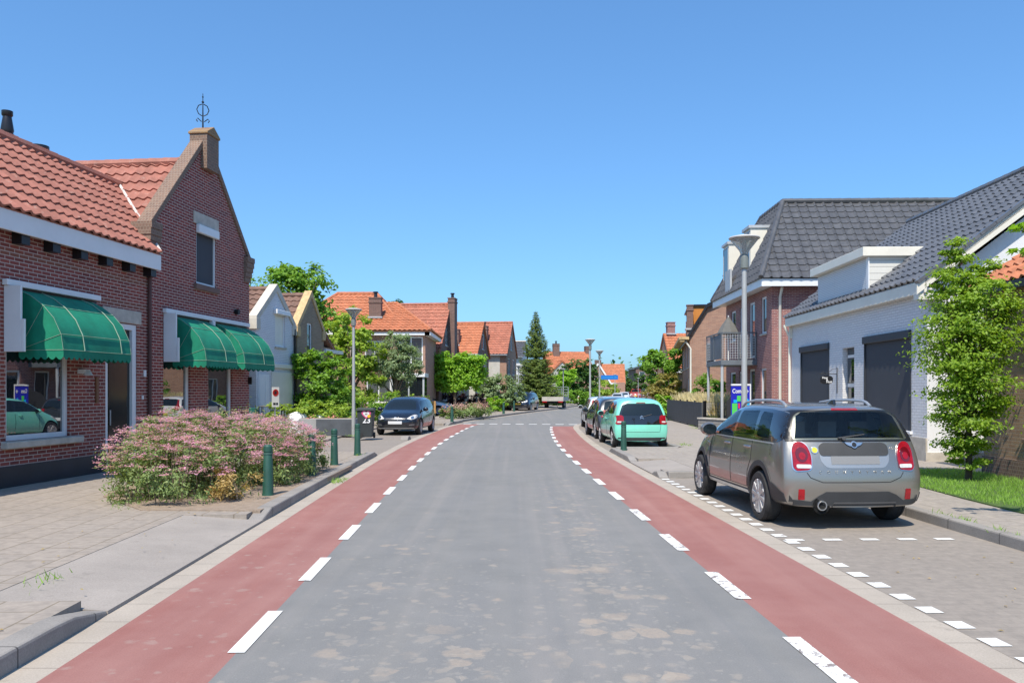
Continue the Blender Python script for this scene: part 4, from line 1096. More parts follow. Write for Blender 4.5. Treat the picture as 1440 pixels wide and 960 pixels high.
# tan brick house with the angled roof
th = thing('tan_brick_house', 'tan brick house with a dark angled roof edge and small orange dormers', 'house', (10.0, 46, 0), R(-9.5))
prof = [(0, 4.75), (.95, 6.3), (2.0, 6.75), (4.6, 8.0), (8, 8.0)]
m = MB(); wallface(m, (0, 0, 0), AX, INN, prof, [(.9, 1.4, 3.1, 4.3)], .1)
wallface(m, (0, 11, 0), (0, -1, 0), (1, 0, 0), [(0, 4.75), (10.999, 4.75)], [(1.5, 3, 3, 4.4), (5, 6.5, 3, 4.4), (8.5, 9.8, 3, 4.4), (8.5, 9.8, .9, 2.4)])
m.build('wall', BRICK_TAN, th)
window(th, (0, 0, 0), AX, INN, .9, 1.4, 3.1, 4.3, WHITE, GLASS)
for w in ((1.5, 3, 3, 4.4), (5, 6.5, 3, 4.4), (8.5, 9.8, 3, 4.4), (8.5, 9.8, .9, 2.4)): window(th, (0, 11, 0), (0, -1, 0), (1, 0, 0), *w, WHITE, GLASS_PALE, vbars=(.5,), sill=STONE)
m = MB()
for (xa, za), (xb, zb) in zip([(-.25, 4.35)] + prof[1:], prof[1:]):
    m.prism([(xa, -.2, za), (xb, -.2, zb), (xb, -.2, zb + .22), (xa, -.2, za + .22)], (0, 11.3, 0))
m.build('roof', PIPE, th)
m = MB(); m.box(-.6, -.05, -.25, 10, 4.52, 4.68); m.box(-.55, -.3, -.2, .1, 4.40, 4.52); m.build('gutter', COPING_OCHRE, th)
m = MB(); m.tube([(-.25, -.08, 4.45), (.05, -.08, 4.0), (.05, -.08, .1)], .05, 8); m.build('downpipe', CREAM, th)
ORANGE_P = plain('orange_boarding', (.52, .20, .035), .6, var=.1)
for y in (1.6, 5.5):
    m = MB(); m.box(.1, 1.8, y, y + 1.8, 5.1, 6.55); d = m.build('dormer', ORANGE_P, th)
    m = MB(); m.box(.0, 1.9, y - .1, y + 1.9, 6.553, 6.65); m.build('dormer_roof', PIPE, d)
    m = MB(); m.box(.085, .097, y + .2, y + 1.6, 5.4, 6.4); m.build('pane', GLASS, d)
chimney(th, BRICK_FAR, .05, 1.0, .35, .5, 4.8, 6.5, False)
chimney(th, BRICK_TAN, 2.35, 1.4, .75, .75, 6.7, 8.25, False)
uh = thing('gabled_house', 'small orange roofed house with a red chimney, right of the rounded roadside tree', 'house', (12.1, 62, 0), 0)
m = MB(); wallface(m, (0, 0, 0), AX, INN, [(0, 3.2), (7, 3.2)], [(.3, 1.0, .9, 2.3)]); m.quad((0, 0, 0), (0, 6, 0), (0, 6, 3.2), (0, 3, 6.2), (0, 0, 3.2)); m.build('wall', BRICK_TAN, uh)
window(uh, (0, 0, 0), AX, INN, .3, 1.0, .9, 2.3, WHITE, GLASS)
m = MB(); m.box(-.1, 7, -.35, -.25, 3.0, 3.35); m.build('eaves_board', WHITE, uh)
tile_sheet(uh, TILE_ORANGE, (-.1, -.35, 3.3), (1, 0, 0), (0, 3.35, 2.9), 7, 4.4); tile_sheet(uh, TILE_ORANGE, (7, 6.35, 3.3), (-1, 0, 0), (0, -3.35, 2.9), 7.1, 4.4)
chimney(uh, BRICK_MODERN, .5, 3.0, .6, .7, 5.9, 7.0, False)

# ochre brick house at the right edge
oh = thing('ochre_brick_house', 'ochre brick house with orange roof tiles at the right edge behind the young tree', 'house', (9.0, 15.6, 0), R(-90))
m = MB(); wallface(m, (0, 0, 0), AX, INN, [(0, 3.55), (7, 3.55)], [(1.3, 2.3, .85, 2.9), (3, 4.2, .85, 2.9)], .14)
m.quad((0, 0, 0), (0, 6, 0), (0, 6, 3.5), (0, 3, 5.4), (0, 0, 3.55)); m.quad((7, 0, 0), (7, 6, 0), (7, 6, 3.5), (7, 3, 5.4), (7, 0, 3.55)); m.build('wall', BRICK_OCHRE, oh)
m = MB(); m.box(-.02, 7, -.03, -.003, 0, .45); m.build('plinth', COPING, oh)
for w in ((1.3, 2.3, .85, 2.9), (3, 4.2, .85, 2.9)): window(oh, (0, 0, 0), AX, INN, *w, plain('brown_frame', (.06, .035, .025), .5), GLASS, .12, .07, sill=COPING)
tile_sheet(oh, TILE_ORANGE, (-.2, -.14, 3.62), (1, 0, 0), (0, 3.45, 2.2), 7.4, 3.75, period=.28, row=.34, amp=.05); tile_sheet(oh, TILE_ORANGE, (7.2, 6.45, 3.42), (-1, 0, 0), (0, -3.45, 2.2), 7.4, 4.1)
m = MB(); m.box(-.2, 7.2, -.24, -.14, 3.48, 3.62); m.build('gutter', PIPE, oh)
# ------------------------------------------------------------------ cars
def carpaint(name, col, metal=.0, rough=.35, dust=None):
    if dust is None: dust = .18 if max(col) > .1 else .03
    t = NT(name)
    lw = t.n('LayerWeight'); lw.inputs[0].default_value = .35
    o = t.obj(); d = t.ramp(t.noise(o, 2.2, 6, .7), .35, .75)
    c = t.mix(t.math('MULTIPLY', d, dust), col, (.30, .27, .23))
    t.set(Base_Color=c, Metallic=metal, Roughness=t.math('ADD', t.math('MULTIPLY', d, .12), rough), Coat_Weight=1.0, Coat_Roughness=.05)
    return t.m
RUBBER = plain('tyre_rubber', (.025, .025, .026), .8, var=.35, vs=8, bump=.1)
ALLOY = plain('alloy_rim', (.46, .46, .46), .42, metal=.5, var=.08)
CLAD = plain('black_cladding', (.035, .036, .038), .6, var=.15)
CHROME = plain('chrome', (.62, .62, .62), .28, metal=1., var=.03)
CARGLASS = glassmat('car_glass', (.010, .014, .016), ior=1.55, rough=.01)
REDLAMP = plain('red_lamp', (.29, .003, .009), .2, var=.3, vs=22, coat=.3)
REDDARK = plain('dark_red_lamp', (.12, .003, .006), .1, coat=1.)
CLEARLAMP = plain('clear_lamp', (.62, .62, .60), .12, var=.2, vs=18, coat=1.)
SILVER = plain('silver_trim', (.5, .51, .52), .3, metal=.6, var=.05)
PLATEW = plain('blank_plate', (.66, .67, .68), .35, var=.02)
PLATEY = plain('yellow_plate', (.75, .52, .03), .4, var=.02)
UNDER = plain('underbody', (.012, .012, .012), .9)

def rpoly(pts, r=.04, n=4):
    """polygon with rounded corners"""
    out = []; N = len(pts)
    for i in range(N):
        p = np.array(pts[i], float); a = np.array(pts[i - 1], float) - p; b = np.array(pts[(i + 1) % N], float) - p
        la, lb = np.linalg.norm(a), np.linalg.norm(b); q = min(r, la * .45, lb * .45)
        pa, pb = p + a / la * q, p + b / lb * q
        for k in range(n + 1):
            t = k / n; out.append(tuple((1 - t) ** 2 * pa + 2 * t * (1 - t) * p + t * t * pb))
    return out
def ellipse(cx_, cy_, rx, ry, n=18): return [(cx_ + rx * math.cos(2 * math.pi * k / n), cy_ + ry * math.sin(2 * math.pi * k / n)) for k in range(n)]

class Car:
    def __init__(self, name, label, L, W, H, stations, paint, wb, ax_r, wr, tw, group='cars parked along the street', bow=(.05, .16), arch=.055):
        """stations from rear to front: (y_low, y_mid, y_belt, y_roof, w_low, w_mid, w_belt, w_roof, z_bot, z_mid, z_belt, z_roof)"""
        self.root = thing(name, label, 'car', group=group)
        vs, fs = [], []; rings = []
        for (yl, ym, yb, yr, wl, wm, wb_, wr_, zb, zm, zt, zr) in stations:
            half = [(0, yl, zb), (wl * .9, yl, zb), (wl, yl, zb + .06), (wm, ym, zm), (wb_, yb, zt), (wb_ + (wr_ - wb_) * .48, yb + (yr - yb) * .5, zt + (zr - zt) * .55), (wr_, yr, zr - .035 * min(1, (zr - zt) / .3)), (wr_ * .62, yr + .0, zr + .0), (0, yr, zr + .012)]
            ring = []
            for p in half: ring.append(len(vs)); vs.append(p)
            left = [ring[0]]
            for p in half[1:-1]: left.append(len(vs)); vs.append((-p[0], p[1], p[2]))
            left.append(ring[-1]); rings.append((ring, left))
        for (r0, l0), (r1, l1) in zip(rings, rings[1:]):
            for i in range(8):
                fs.append([r0[i], r1[i], r1[i + 1], r0[i + 1]]); fs.append([l0[i], l0[i + 1], l1[i + 1], l1[i]])
        for (r, l), rev in ((rings[0], False), (rings[-1], True)):
            for i in range(8):
                q = [r[i], r[i + 1], l[i + 1], l[i]]; q = [k for j, k in enumerate(q) if k not in q[:j]]
                fs.append(q if not rev else q[::-1])
        me = bpy.data.meshes.new('tmp'); me.from_pydata(vs, [], fs)
        bm = bmesh.new(); bm.from_mesh(me); bmesh.ops.recalc_face_normals(bm, faces=bm.faces)
        # keep the rims of the two end caps crisp-ish
        cl = bm.edges.layers.float.get('crease_edge') or bm.edges.layers.float.new('crease_edge')
        bm.verts.ensure_lookup_table()
        for ring in rings:
            pass
        for (r, l), cval in ((rings[0], .35), (rings[-1], .15)):
            s = set(r) | set(l)
            for e in bm.edges:
                a, b = e.verts[0].index, e.verts[1].index
                if a in s and b in s and not (vs[a][0] * vs[b][0] < 0): e[cl] = cval
        bm.to_mesh(me); bm.free()
        ob = bpy.data.objects.new('tmp', me); C.objects.link(ob)
        sm = ob.modifiers.new('s', 'SUBSURF'); sm.levels = 3; sm.render_levels = 3
        dg = bpy.context.evaluated_depsgraph_get()
        m2 = bpy.data.meshes.new_from_object(ob.evaluated_get(dg))
        co = np.empty(len(m2.vertices) * 3); m2.vertices.foreach_get('co', co); co = co.reshape(-1, 3)
        lo, hi = co.min(0), co.max(0)
        zb = min(s[8] for s in stations)
        co[:, 0] *= W / 2 / hi[0]; co[:, 1] = (co[:, 1] - lo[1]) * L / (hi[1] - lo[1]); co[:, 2] = zb + (co[:, 2] - lo[2]) * (H - zb) / (hi[2] - lo[2])
        q = (co[:, 0] / (W / 2)) ** 2
        rear = np.clip(1 - co[:, 1] / 1.0, 0, 1); front = np.clip((co[:, 1] - (L - 1.2)) / 1.2, 0, 1)
        co[:, 1] += bow[0] * q * rear - bow[1] * q * front
        m2.vertices.foreach_set('co', co.reshape(-1)); m2.update()
        ob.modifiers.clear(); ob.data = m2
        self.bvh = BVHTree.FromPolygons([tuple(c) for c in co], [list(p.vertices) for p in m2.polygons])
        # wheel arches cut out of the shell
        self.axles = (ax_r, ax_r + wb); self.W, self.L, self.H, self.wr, self.tw = W, L, H, wr, tw
        m2.materials.append(paint); m2.materials.append(UNDER)
        for y in self.axles:
            for s in (-1, 1):
                c = MB(); c.lathe([(wr + arch, -.35), (wr + arch, .35)], (s * (W / 2 + .05), y, wr + .01), 40, 'x')
                cut = c.build('cut', UNDER)
                md = ob.modifiers.new('b', 'BOOLEAN'); md.operation = 'DIFFERENCE'; md.object = cut; md.solver = 'EXACT'; md.material_mode = 'TRANSFER'
                dg = bpy.context.evaluated_depsgraph_get(); dg.update()
                m3 = bpy.data.meshes.new_from_object(ob.evaluated_get(dg))
                ob.modifiers.clear(); ob.data = m3; bpy.data.objects.remove(cut)
        m3 = ob.data
        m3.polygons.foreach_set('use_smooth', [True] * len(m3.polygons)); m3.set_sharp_from_angle(angle=R(38))
        ob.name = 'body'; m3.name = 'body'; ob.parent = self.root
        self.body = ob; self.paint = paint
    DIRS = {'rear': (0, 1, 0), 'front': (0, -1, 0), 'left': (1, 0, 0), 'right': (-1, 0, 0), 'top': (0, 0, -1)}
    def cast(self, side, u, v):
        if side == 'rear': o = (u, -3, v)
        elif side == 'front': o = (u, 9, v)
        elif side == 'left': o = (-3, u, v)
        elif side == 'right': o = (3, u, v)
        else: o = (u, v, 5)
        h = self.bvh.ray_cast(Vector(o), Vector(self.DIRS[side]))
        return (h[0], h[1]) if h[0] is not None else (None, None)
    def patch(self, name, side, outline, mat, d=.006, cell=.06, parent=None, label=None, smooth=True, depth=.02, holes=()):
        """thin plate that follows the body under a 2-D outline"""
        us = [p[0] for p in outline]; vs_ = [p[1] for p in outline]
        u0, u1, v0, v1 = min(us), max(us), min(vs_), max(vs_)
        bm = bmesh.new()
        face = bm.faces.new([bm.verts.new((p[0], p[1], 0)) for p in outline])
        for k in range(1, int((u1 - u0) / cell) + 1):
            bmesh.ops.bisect_plane(bm, geom=bm.verts[:] + bm.edges[:] + bm.faces[:], plane_co=(u0 + k * cell, 0, 0), plane_no=(1, 0, 0))
        for k in range(1, int((v1 - v0) / cell) + 1):
            bmesh.ops.bisect_plane(bm, geom=bm.verts[:] + bm.edges[:] + bm.faces[:], plane_co=(0, v0 + k * cell, 0), plane_no=(0, 1, 0))
        for h in holes:                    # convex openings cut out of the plate
            hc = (sum(p[0] for p in h) / len(h), sum(p[1] for p in h) / len(h))
            for (a, b) in zip(h, h[1:] + h[:1]):
                no = Vector((b[1] - a[1], a[0] - b[0], 0))
                if no.length > 1e-5: bmesh.ops.bisect_plane(bm, geom=bm.verts[:] + bm.edges[:] + bm.faces[:], plane_co=(a[0], a[1], 0), plane_no=no.normalized(), dist=1e-6)
            def inside(p):
                sg = [(b[0] - a[0]) * (p.y - a[1]) - (b[1] - a[1]) * (p.x - a[0]) for a, b in zip(h, h[1:] + h[:1])]
                return all(x > -1e-7 for x in sg) or all(x < 1e-7 for x in sg)
            bmesh.ops.delete(bm, geom=[f for f in bm.faces if inside(f.calc_center_median())], context='FACES')
        dv = Vector(self.DIRS[side]); last = None
        bad = []
        for v in bm.verts:
            p, n = self.cast(side, v.co.x, v.co.y)
            if p is None: bad.append(v); continue
            v.co = p - dv * d
        bmesh.ops.delete(bm, geom=bad, context='VERTS')
        if not bm.faces: bm.free(); return None
        bmesh.ops.recalc_face_normals(bm, faces=bm.faces)
        ext = bmesh.ops.extrude_edge_only(bm, edges=[e for e in bm.edges if e.is_boundary])
        for v in [g for g in ext['geom'] if isinstance(g, bmesh.types.BMVert)]: v.co += dv * (d + depth)
        me = bpy.data.meshes.new(name); bm.to_mesh(me); bm.free()
        me.polygons.foreach_set('use_smooth', [smooth] * len(me.polygons)); me.set_sharp_from_angle(angle=R(30))
        me.materials.append(mat)
        o = bpy.data.objects.new(name, me); C.objects.link(o); o.parent = parent or self.root
        if label: o['label'] = label
        return o
    def both(self, name, outline, mat, **kw):
        return [self.patch(name, s, outline, mat, **kw) for s in ('left', 'right')]
    def mirror(self, name, side, outline, mat, **kw):
        return [self.patch(name, side, o, mat, **kw) for o in (outline, [(-u, v) for u, v in outline])]
    def wheels(self, spokes=5, rim=ALLOY, rimr=.68, inset=.02, sw=.055):
        r, w = self.wr, self.tw
        proto = None
        for y in self.axles:
            for s in (-1, 1):
                wh = bpy.data.objects.new('wheel', None); C.objects.link(wh); wh.parent = self.root
                wh.location = (s * (self.W / 2 - inset), y, r); wh.rotation_euler = (random.random() * 3, 0, 0 if s > 0 else math.pi)
                if proto is None:
                    m = MB(); rr = r * rimr
                    m.lathe([(rr * .9, -w), (r * .9, -w + .0), (r * .985, -w + .03), (r, -w + .06), (r, -.06), (r * .985, -.025), (r * .93, 0), (rr * 1.05, .004), (rr, -.012), (rr * .9, -.03)], n=40, axis='x')
                    for g in (-.045, -.09, -.135):
                        if -g < w - .04: m.lathe([(r + .001, g - .004), (r * .985, g), (r + .001, g + .004)], n=40, axis='x')
                    ty = m.build('tyre', RUBBER, wh, smooth=40)
                    m = MB(); m.lathe([(rr * .99, -.012), (rr * .97, .0), (rr * .90, -.004), (rr * .86, -.03), (rr * .84, -.10), (.05, -.11), (0, -.11)], n=40, axis='x')
                    m.build('rim', rim, wh, smooth=40)
                    m = MB()
                    for k in range(spokes):
                        a = 2 * math.pi * k / spokes
                        p0 = Vector((-.018, math.cos(a) * .04, math.sin(a) * .04)); p1 = Vector((-.008, math.cos(a) * rr * .94, math.sin(a) * rr * .94))
                        m.bar(p0, p1, .03, sw * rr / .22, up=(1, 0, 0)) if False else m.bar(p0, p1, sw * rr / .2, .035, up=(1, 0, 0))
                    m.lathe([(.055, -.05), (.055, .0), (.03, .012), (0, .012)], n=16, axis='x')
                    m.build('spokes', rim, wh, bevel=.006)
                    m = MB(); m.lathe([(rr * .82, -.097), (rr * .5, -.09), (0, -.09)], n=30, axis='x'); m.build('brake_disc', plain('brake_disc', (.04, .04, .042), .6, metal=.4), wh)
                    proto = wh
                else:
                    for ch in proto.children:
                        c = ch.copy(); C.objects.link(c); c.parent = wh
    def arches(self, mat=None, w=.055, d=.012):
        """wheel arch lips"""
        for y in self.axles:
            for s in (-1, 1):
                side = 'left' if s < 0 else 'right'
                r0 = self.wr + .055; n = 24; A, B = [], []
                for k in range(n + 1):
                    a = math.pi * (k / n) * 1.16 - math.pi * .08
                    for rad, L in ((r0 + .004, A), (r0 + w, B)):
                        L.append((y + math.cos(a) * rad, self.wr + .01 + math.sin(a) * rad))
                vs = []
                bm = bmesh.new(); pa, pb = [], []
                for (ua, va), (ub, vb) in zip(A, B):
                    p, _ = self.cast(side, ua, max(va, .2)); q, _ = self.cast(side, ub, max(vb, .2))
                    if p is None or q is None: pa.append(None); pb.append(None); continue
                    pa.append((bm.verts.new((p.x + s * d, p.y, va)), bm.verts.new((p.x - s * .06, p.y, va)))); pb.append((bm.verts.new((q.x + s * d, q.y, vb)), bm.verts.new((q.x - s * .02, q.y, vb))))
                for k in range(n):
                    if None in (pa[k], pa[k + 1]): continue
                    bm.faces.new((pa[k][0], pa[k + 1][0], pb[k + 1][0], pb[k][0])); bm.faces.new((pb[k][0], pb[k + 1][0], pb[k + 1][1], pb[k][1])); bm.faces.new((pa[k][1], pa[k + 1][1], pa[k + 1][0], pa[k][0]))
                bmesh.ops.recalc_face_normals(bm, faces=bm.faces)
                me = bpy.data.meshes.new('wheel_arch'); bm.to_mesh(me); bm.free(); me.materials.append(mat or CLAD)
                me.polygons.foreach_set('use_smooth', [True] * len(me.polygons)); me.set_sharp_from_angle(angle=R(40))
                o = bpy.data.objects.new('wheel_arch', me); C.objects.link(o); o.parent = self.root
    def seam(self, side, pts, parent=None, name='panel_gap', w=.008, mat=None):
        """thin dark line of a door or lid"""
        m = MB(); P = []
        for (a, b) in zip(pts, pts[1:]):
            k = max(2, int(math.hypot(b[0] - a[0], b[1] - a[1]) / .05))
            for i in range(k): P.append((a[0] + (b[0] - a[0]) * i / k, a[1] + (b[1] - a[1]) * i / k))
        P.append(pts[-1]); Q = []
        for u, v in P:
            h, n = self.cast(side, u, v)
            if h is not None: Q.append(h)
        if len(Q) > 1: m.tube(Q, w * .6, 5); return m.build(name, mat or UNDER, parent or self.root)
    def door_mirror(self, y, z, mat, size=1.):
        for s in (-1, 1):
            p, _ = self.cast('left' if s < 0 else 'right', y, z - .06)
            if p is None: continue
            c = (p.x + s * .11 * size, y, z + .02)
            m = MB(); prof = [(0, -.07), (.06, -.065), (.085, -.02), (.08, .03), (.05, .06), (0, .07)]
            m.lathe([(r * size, h * size * .9) for r, h in prof], (0, 0, 0), 16, 'y')
            m.v = [(c[0] + v[0] * 1.25, c[1] + v[1], c[2] + v[2]) for v in m.v]
            o = m.build('wing_mirror', mat, self.root, smooth=50)
            m = MB(); m.bar((p.x - s * .01, y + .01, z - .05), (c[0], c[1], c[2] - .05 * size), .05, .03); m.build('bracket', CLAD, o)
            m = MB(); m.lathe([(.075 * size, -.068 * size), (0, -.07 * size)], (0, 0, 0), 14, 'y'); m.v = [(c[0] + v[0] * 1.2, c[1] + v[1], c[2] + v[2] * .9) for v in m.v]; m.build('mirror_glass', CARGLASS, o)
    def handles(self, ys, z, mat):
        for y in ys:
            for s in (-1, 1):
                p, _ = self.cast('left' if s < 0 else 'right', y, z)
                if p is None: continue
                m = MB(); m.tube([(p.x - s * .005, y - .09, z), (p.x + s * .03, y - .06, z + .003), (p.x + s * .03, y + .06, z + .003), (p.x - s * .005, y + .09, z)], .014, 8)
                m.build('door_handle', mat, self.root, smooth=50)
    def place(self, x, y, heading, z=.0):
        """x, y = middle of the rear bumper on the ground; heading 0 drives towards +Y"""
        self.root.location = (x, y, z); self.root.rotation_euler = (0, 0, heading)
        return self.root

def st(*a): return a
HATCH = [  # rear to front, small hatchback
    st(.06, .0, .08, .28, .74, .77, .72, .54, .20, .52, .93, 1.40),
    st(.16, .13, .18, .38, .77, .82, .77, .59, .24, .55, .94, 1.43),
    st(.85, .85, .85, .95, .78, .83, .80, .58, .22, .55, .93, 1.47),
    st(1.5, 1.5, 1.5, 1.55, .78, .83, .79, .59, .20, .55, .91, 1.47),
    st(2.1, 2.1, 2.1, 2.05, .78, .83, .78, .57, .20, .54, .90, 1.44),
    st(2.65, 2.65, 2.65, 2.45, .78, .83, .77, .54, .20, .54, .89, 1.33),
    st(2.95, 2.95, 3.0, 2.98, .78, .83, .75, .60, .20, .54, .88, .955),
    st(3.4, 3.4, 3.4, 3.4, .77, .82, .70, .54, .20, .54, .82, .875),
    st(3.7, 3.72, 3.68, 3.62, .72, .76, .64, .46, .20, .52, .74, .78),
    st(3.78, 3.85, 3.78, 3.74, .60, .64, .54, .36, .24, .50, .66, .68),
]
SUV = [
    st(.06, .0, .12, .38, .83, .87, .83, .63, .28, .62, 1.02, 1.49),
    st(.16, .13, .24, .50, .88, .915, .875, .68, .26, .62, 1.03, 1.53),
    st(.85, .85, .85, 1.0, .89, .92, .88, .70, .25, .62, 1.03, 1.56),
    st(1.6, 1.6, 1.6, 1.65, .89, .92, .87, .70, .24, .62, 1.03, 1.565),
    st(2.3, 2.3, 2.3, 2.25, .89, .92, .865, .685, .24, .61, 1.03, 1.545),
    st(2.92, 2.92, 2.92, 2.66, .88, .92, .86, .62, .24, .61, 1.03, 1.44),
    st(3.22, 3.22, 3.26, 3.24, .88, .92, .85, .70, .24, .61, 1.02, 1.09),
    st(3.75, 3.75, 3.75, 3.75, .87, .91, .80, .62, .25, .60, .97, 1.03),
    st(4.12, 4.14, 4.10, 4.05, .82, .86, .72, .54, .27, .58, .88, .93),
    st(4.22, 4.30, 4.22, 4.17, .70, .74, .60, .42, .30, .56, .76, .79),
]
SEDAN = [
    st(.10, .02, .10, .32, .74, .80, .76, .50, .28, .58, .95, 1.30),
    st(.24, .20, .26, .60, .82, .87, .82, .56, .25, .58, .96, 1.38),
    st(.95, .95, .95, 1.2, .84, .89, .84, .60, .22, .58, .95, 1.43),
    st(1.8, 1.8, 1.8, 1.85, .84, .89, .83, .61, .20, .57, .93, 1.44),
    st(2.5, 2.5, 2.5, 2.35, .84, .89, .82, .59, .20, .56, .92, 1.41),
    st(3.1, 3.1, 3.1, 2.8, .84, .89, .81, .56, .20, .56, .92, 1.28),
    st(3.4, 3.4, 3.45, 3.42, .84, .89, .80, .62, .20, .56, .91, .98),
    st(3.95, 3.95, 3.95, 3.95, .83, .88, .75, .58, .20, .56, .85, .90),
    st(4.35, 4.37, 4.33, 4.28, .78, .82, .68, .5, .22, .54, .76, .80),
    st(4.46, 4.54, 4.45, 4.40, .64, .68, .56, .38, .26, .52, .66, .68),
]

# --- silver grey compact SUV in the near bay
mini = Car('parked_car', 'silver grey compact SUV with roof rails parked in the near right bay', 4.30, 1.80, 1.535, SUV, carpaint('silver_grey_paint', (.31, .29, .262), .74, .27), 2.67, .86, .325, .21, bow=(.11, .2))
c = mini
GLOSSB = plain('gloss_black', (.012, .012, .013), .08, var=.02, coat=1.)
def seethrough(name, tint=(.82, .88, .87)):
    t = NT(name); nt = t.t; nt.nodes.remove(t.p)
    fr = t.n('Fresnel'); fr.inputs[0].default_value = 1.5
    tr = t.n('BsdfTransparent'); tr.inputs[0].default_value = (*tint, 1)
    gl = t.n('BsdfGlossy'); gl.inputs['Roughness'].default_value = .01
    mx = t.n('MixShader'); t.l(fr.outputs[0], mx.inputs[0]); t.l(tr.outputs[0], mx.inputs[1]); t.l(gl.outputs[0], mx.inputs[2])
    t.l(mx.outputs[0], nt.nodes['Material Output'].inputs[0])
    return t.m
CLEARGLASS = seethrough('clear_car_glass')
band = [(.24, 1.10), (.40, 1.045), (2.0, 1.035), (3.06, 1.03), (3.0, 1.10), (2.74, 1.385), (2.5, 1.425), (1.6, 1.455), (.95, 1.45), (.62, 1.43), (.42, 1.40)]
PANES = [[(2.06, 1.075), (2.93, 1.07), (2.66, 1.36), (2.45, 1.395), (2.06, 1.41)], [(1.20, 1.08), (1.97, 1.075), (1.97, 1.41), (1.28, 1.425)], [(.66, 1.085), (1.10, 1.085), (1.16, 1.415), (.80, 1.40)]]
REARW = [(-.73, 1.09), (.73, 1.09), (.65, 1.38), (.57, 1.43), (-.57, 1.43), (-.65, 1.38)]
FRONTW = [(-.66, 1.12), (.66, 1.12), (.56, 1.42), (-.56, 1.42)]
LINING = plain('cabin_lining', (.17, .17, .165), .9)
def hollow(c, cabin, w, panes, rear, front):
    """cuts a cabin and window openings out of the shell"""
    def shrink(q, k): mx_, my_ = sum(p[0] for p in q) / len(q), sum(p[1] for p in q) / len(q); return [(mx_ + (p[0] - mx_) * k, my_ + (p[1] - my_) * k) for p in q]
    cutters = []
    m = MB(); m.prism([(-w, y, z) for y, z in cabin], (2 * w, 0, 0)); cutters.append(m)
    for q in panes:
        m = MB(); m.prism([(-2, y, z) for y, z in shrink(q, .97)], (4, 0, 0)); cutters.append(m)
    m = MB(); m.prism([(x, -1, z) for x, z in shrink(rear, .95)], (0, 2.2, 0)); cutters.append(m)
    m = MB(); m.prism([(x, 2.4, z) for x, z in shrink(front, .95)], (0, 4, 0)); cutters.append(m)
    ob = c.body
    for m in cutters:
        cut = m.build('cut', LINING)
        md = ob.modifiers.new('b', 'BOOLEAN'); md.operation = 'DIFFERENCE'; md.object = cut; md.solver = 'EXACT'; md.material_mode = 'TRANSFER'
        dg = bpy.context.evaluated_depsgraph_get(); dg.update()
        me = bpy.data.meshes.new_from_object(ob.evaluated_get(dg))
        ob.modifiers.clear(); ob.data = me; bpy.data.objects.remove(cut)
    me.polygons.foreach_set('use_smooth', [True] * len(me.polygons)); me.set_sharp_from_angle(angle=R(38)); me.name = 'body'
hollow(c, [(.42, .72), (3.0, .72), (2.98, 1.06), (2.62, 1.40), (.80, 1.44), (.55, 1.38), (.36, 1.08)], .68, PANES, REARW, FRONTW)
SEAT = plain('seat_fabric', (.13, .13, .135), .8, var=.2)
for y, lst in ((1.72, (-.37, .37)), (.98, (-.42, 0, .42))):
    for x in lst:
        m = MB(); hw = .24 if y > 1.2 else .19
        m.prism([(x - hw, y, .722), (x + hw, y, .722), (x + hw * .8, y - .12, 1.12 if y > 1.2 else 1.06), (x - hw * .8, y - .12, 1.12 if y > 1.2 else 1.06)], (0, .12, 0))
        zt_ = 1.15 if y > 1.2 else 1.09
        st_ = m.build('seat', SEAT, c.root, bevel=.03)
        m = MB(); m.box(x - .12, x + .12, y - .15, y - .05, zt_, zt_ + .20); m.tube([(x - .05, y - .1, zt_ - .06), (x - .05, y - .1, zt_ + .02)], .008, 6); m.build('headrest', SEAT, st_, bevel=.035)
m = MB(); m.box(-.66, .66, 2.62, 2.96, .722, 1.02); m.build('dashboard', SEAT, c.root, bevel=.05)
m = MB(); m.tube([(-.37 + .18 * math.cos(a), 2.42 + .05 * math.sin(a), 1.0 + .18 * math.sin(a)) for a in [2 * math.pi * k / 20 for k in range(21)]], .016, 8, caps=False); m.build('steering_wheel', BLACK, c.root)
for s in ('left', 'right'):
    hl_ = [rpoly(q, .05) for q in PANES]
    b = c.patch('window_band', s, rpoly(band, .04), GLOSSB, d=.004, holes=hl_, cell=.08)
    for q in hl_: c.patch('side_window', s, q, CLEARGLASS, d=.004, parent=b, depth=-.003)
    c.patch('chrome_strip', s, [(.5, 1.02), (3.05, 1.01), (3.05, 1.025), (.5, 1.035)], SILVER, d=.010, cell=.15, parent=b)
rr_ = rpoly(REARW, .05)
fr_ = c.patch('window_frame', 'rear', rpoly([(-.835, 1.07), (.835, 1.07), (.745, 1.40), (.62, 1.45), (-.62, 1.45), (-.745, 1.40)], .04), plain('window_surround', (.012, .012, .013), .35, var=.02), d=.007, cell=.03, holes=[rr_])
rw = c.patch('rear_window', 'rear', rr_, CLEARGLASS, d=.006, depth=-.003, parent=fr_)
c.patch('windscreen', 'front', rpoly(FRONTW, .05), CLEARGLASS, d=.006, depth=-.003)
c.patch('brake_light', 'rear', [(-.17, 1.448), (.17, 1.448), (.16, 1.472), (-.16, 1.472)], REDLAMP, d=.012)
lamp = [(-.55, .735), (-.535, .90), (-.57, 1.02), (-.63, 1.07), (-.71, 1.065), (-.75, .98), (-.755, .76), (-.72, .72)]
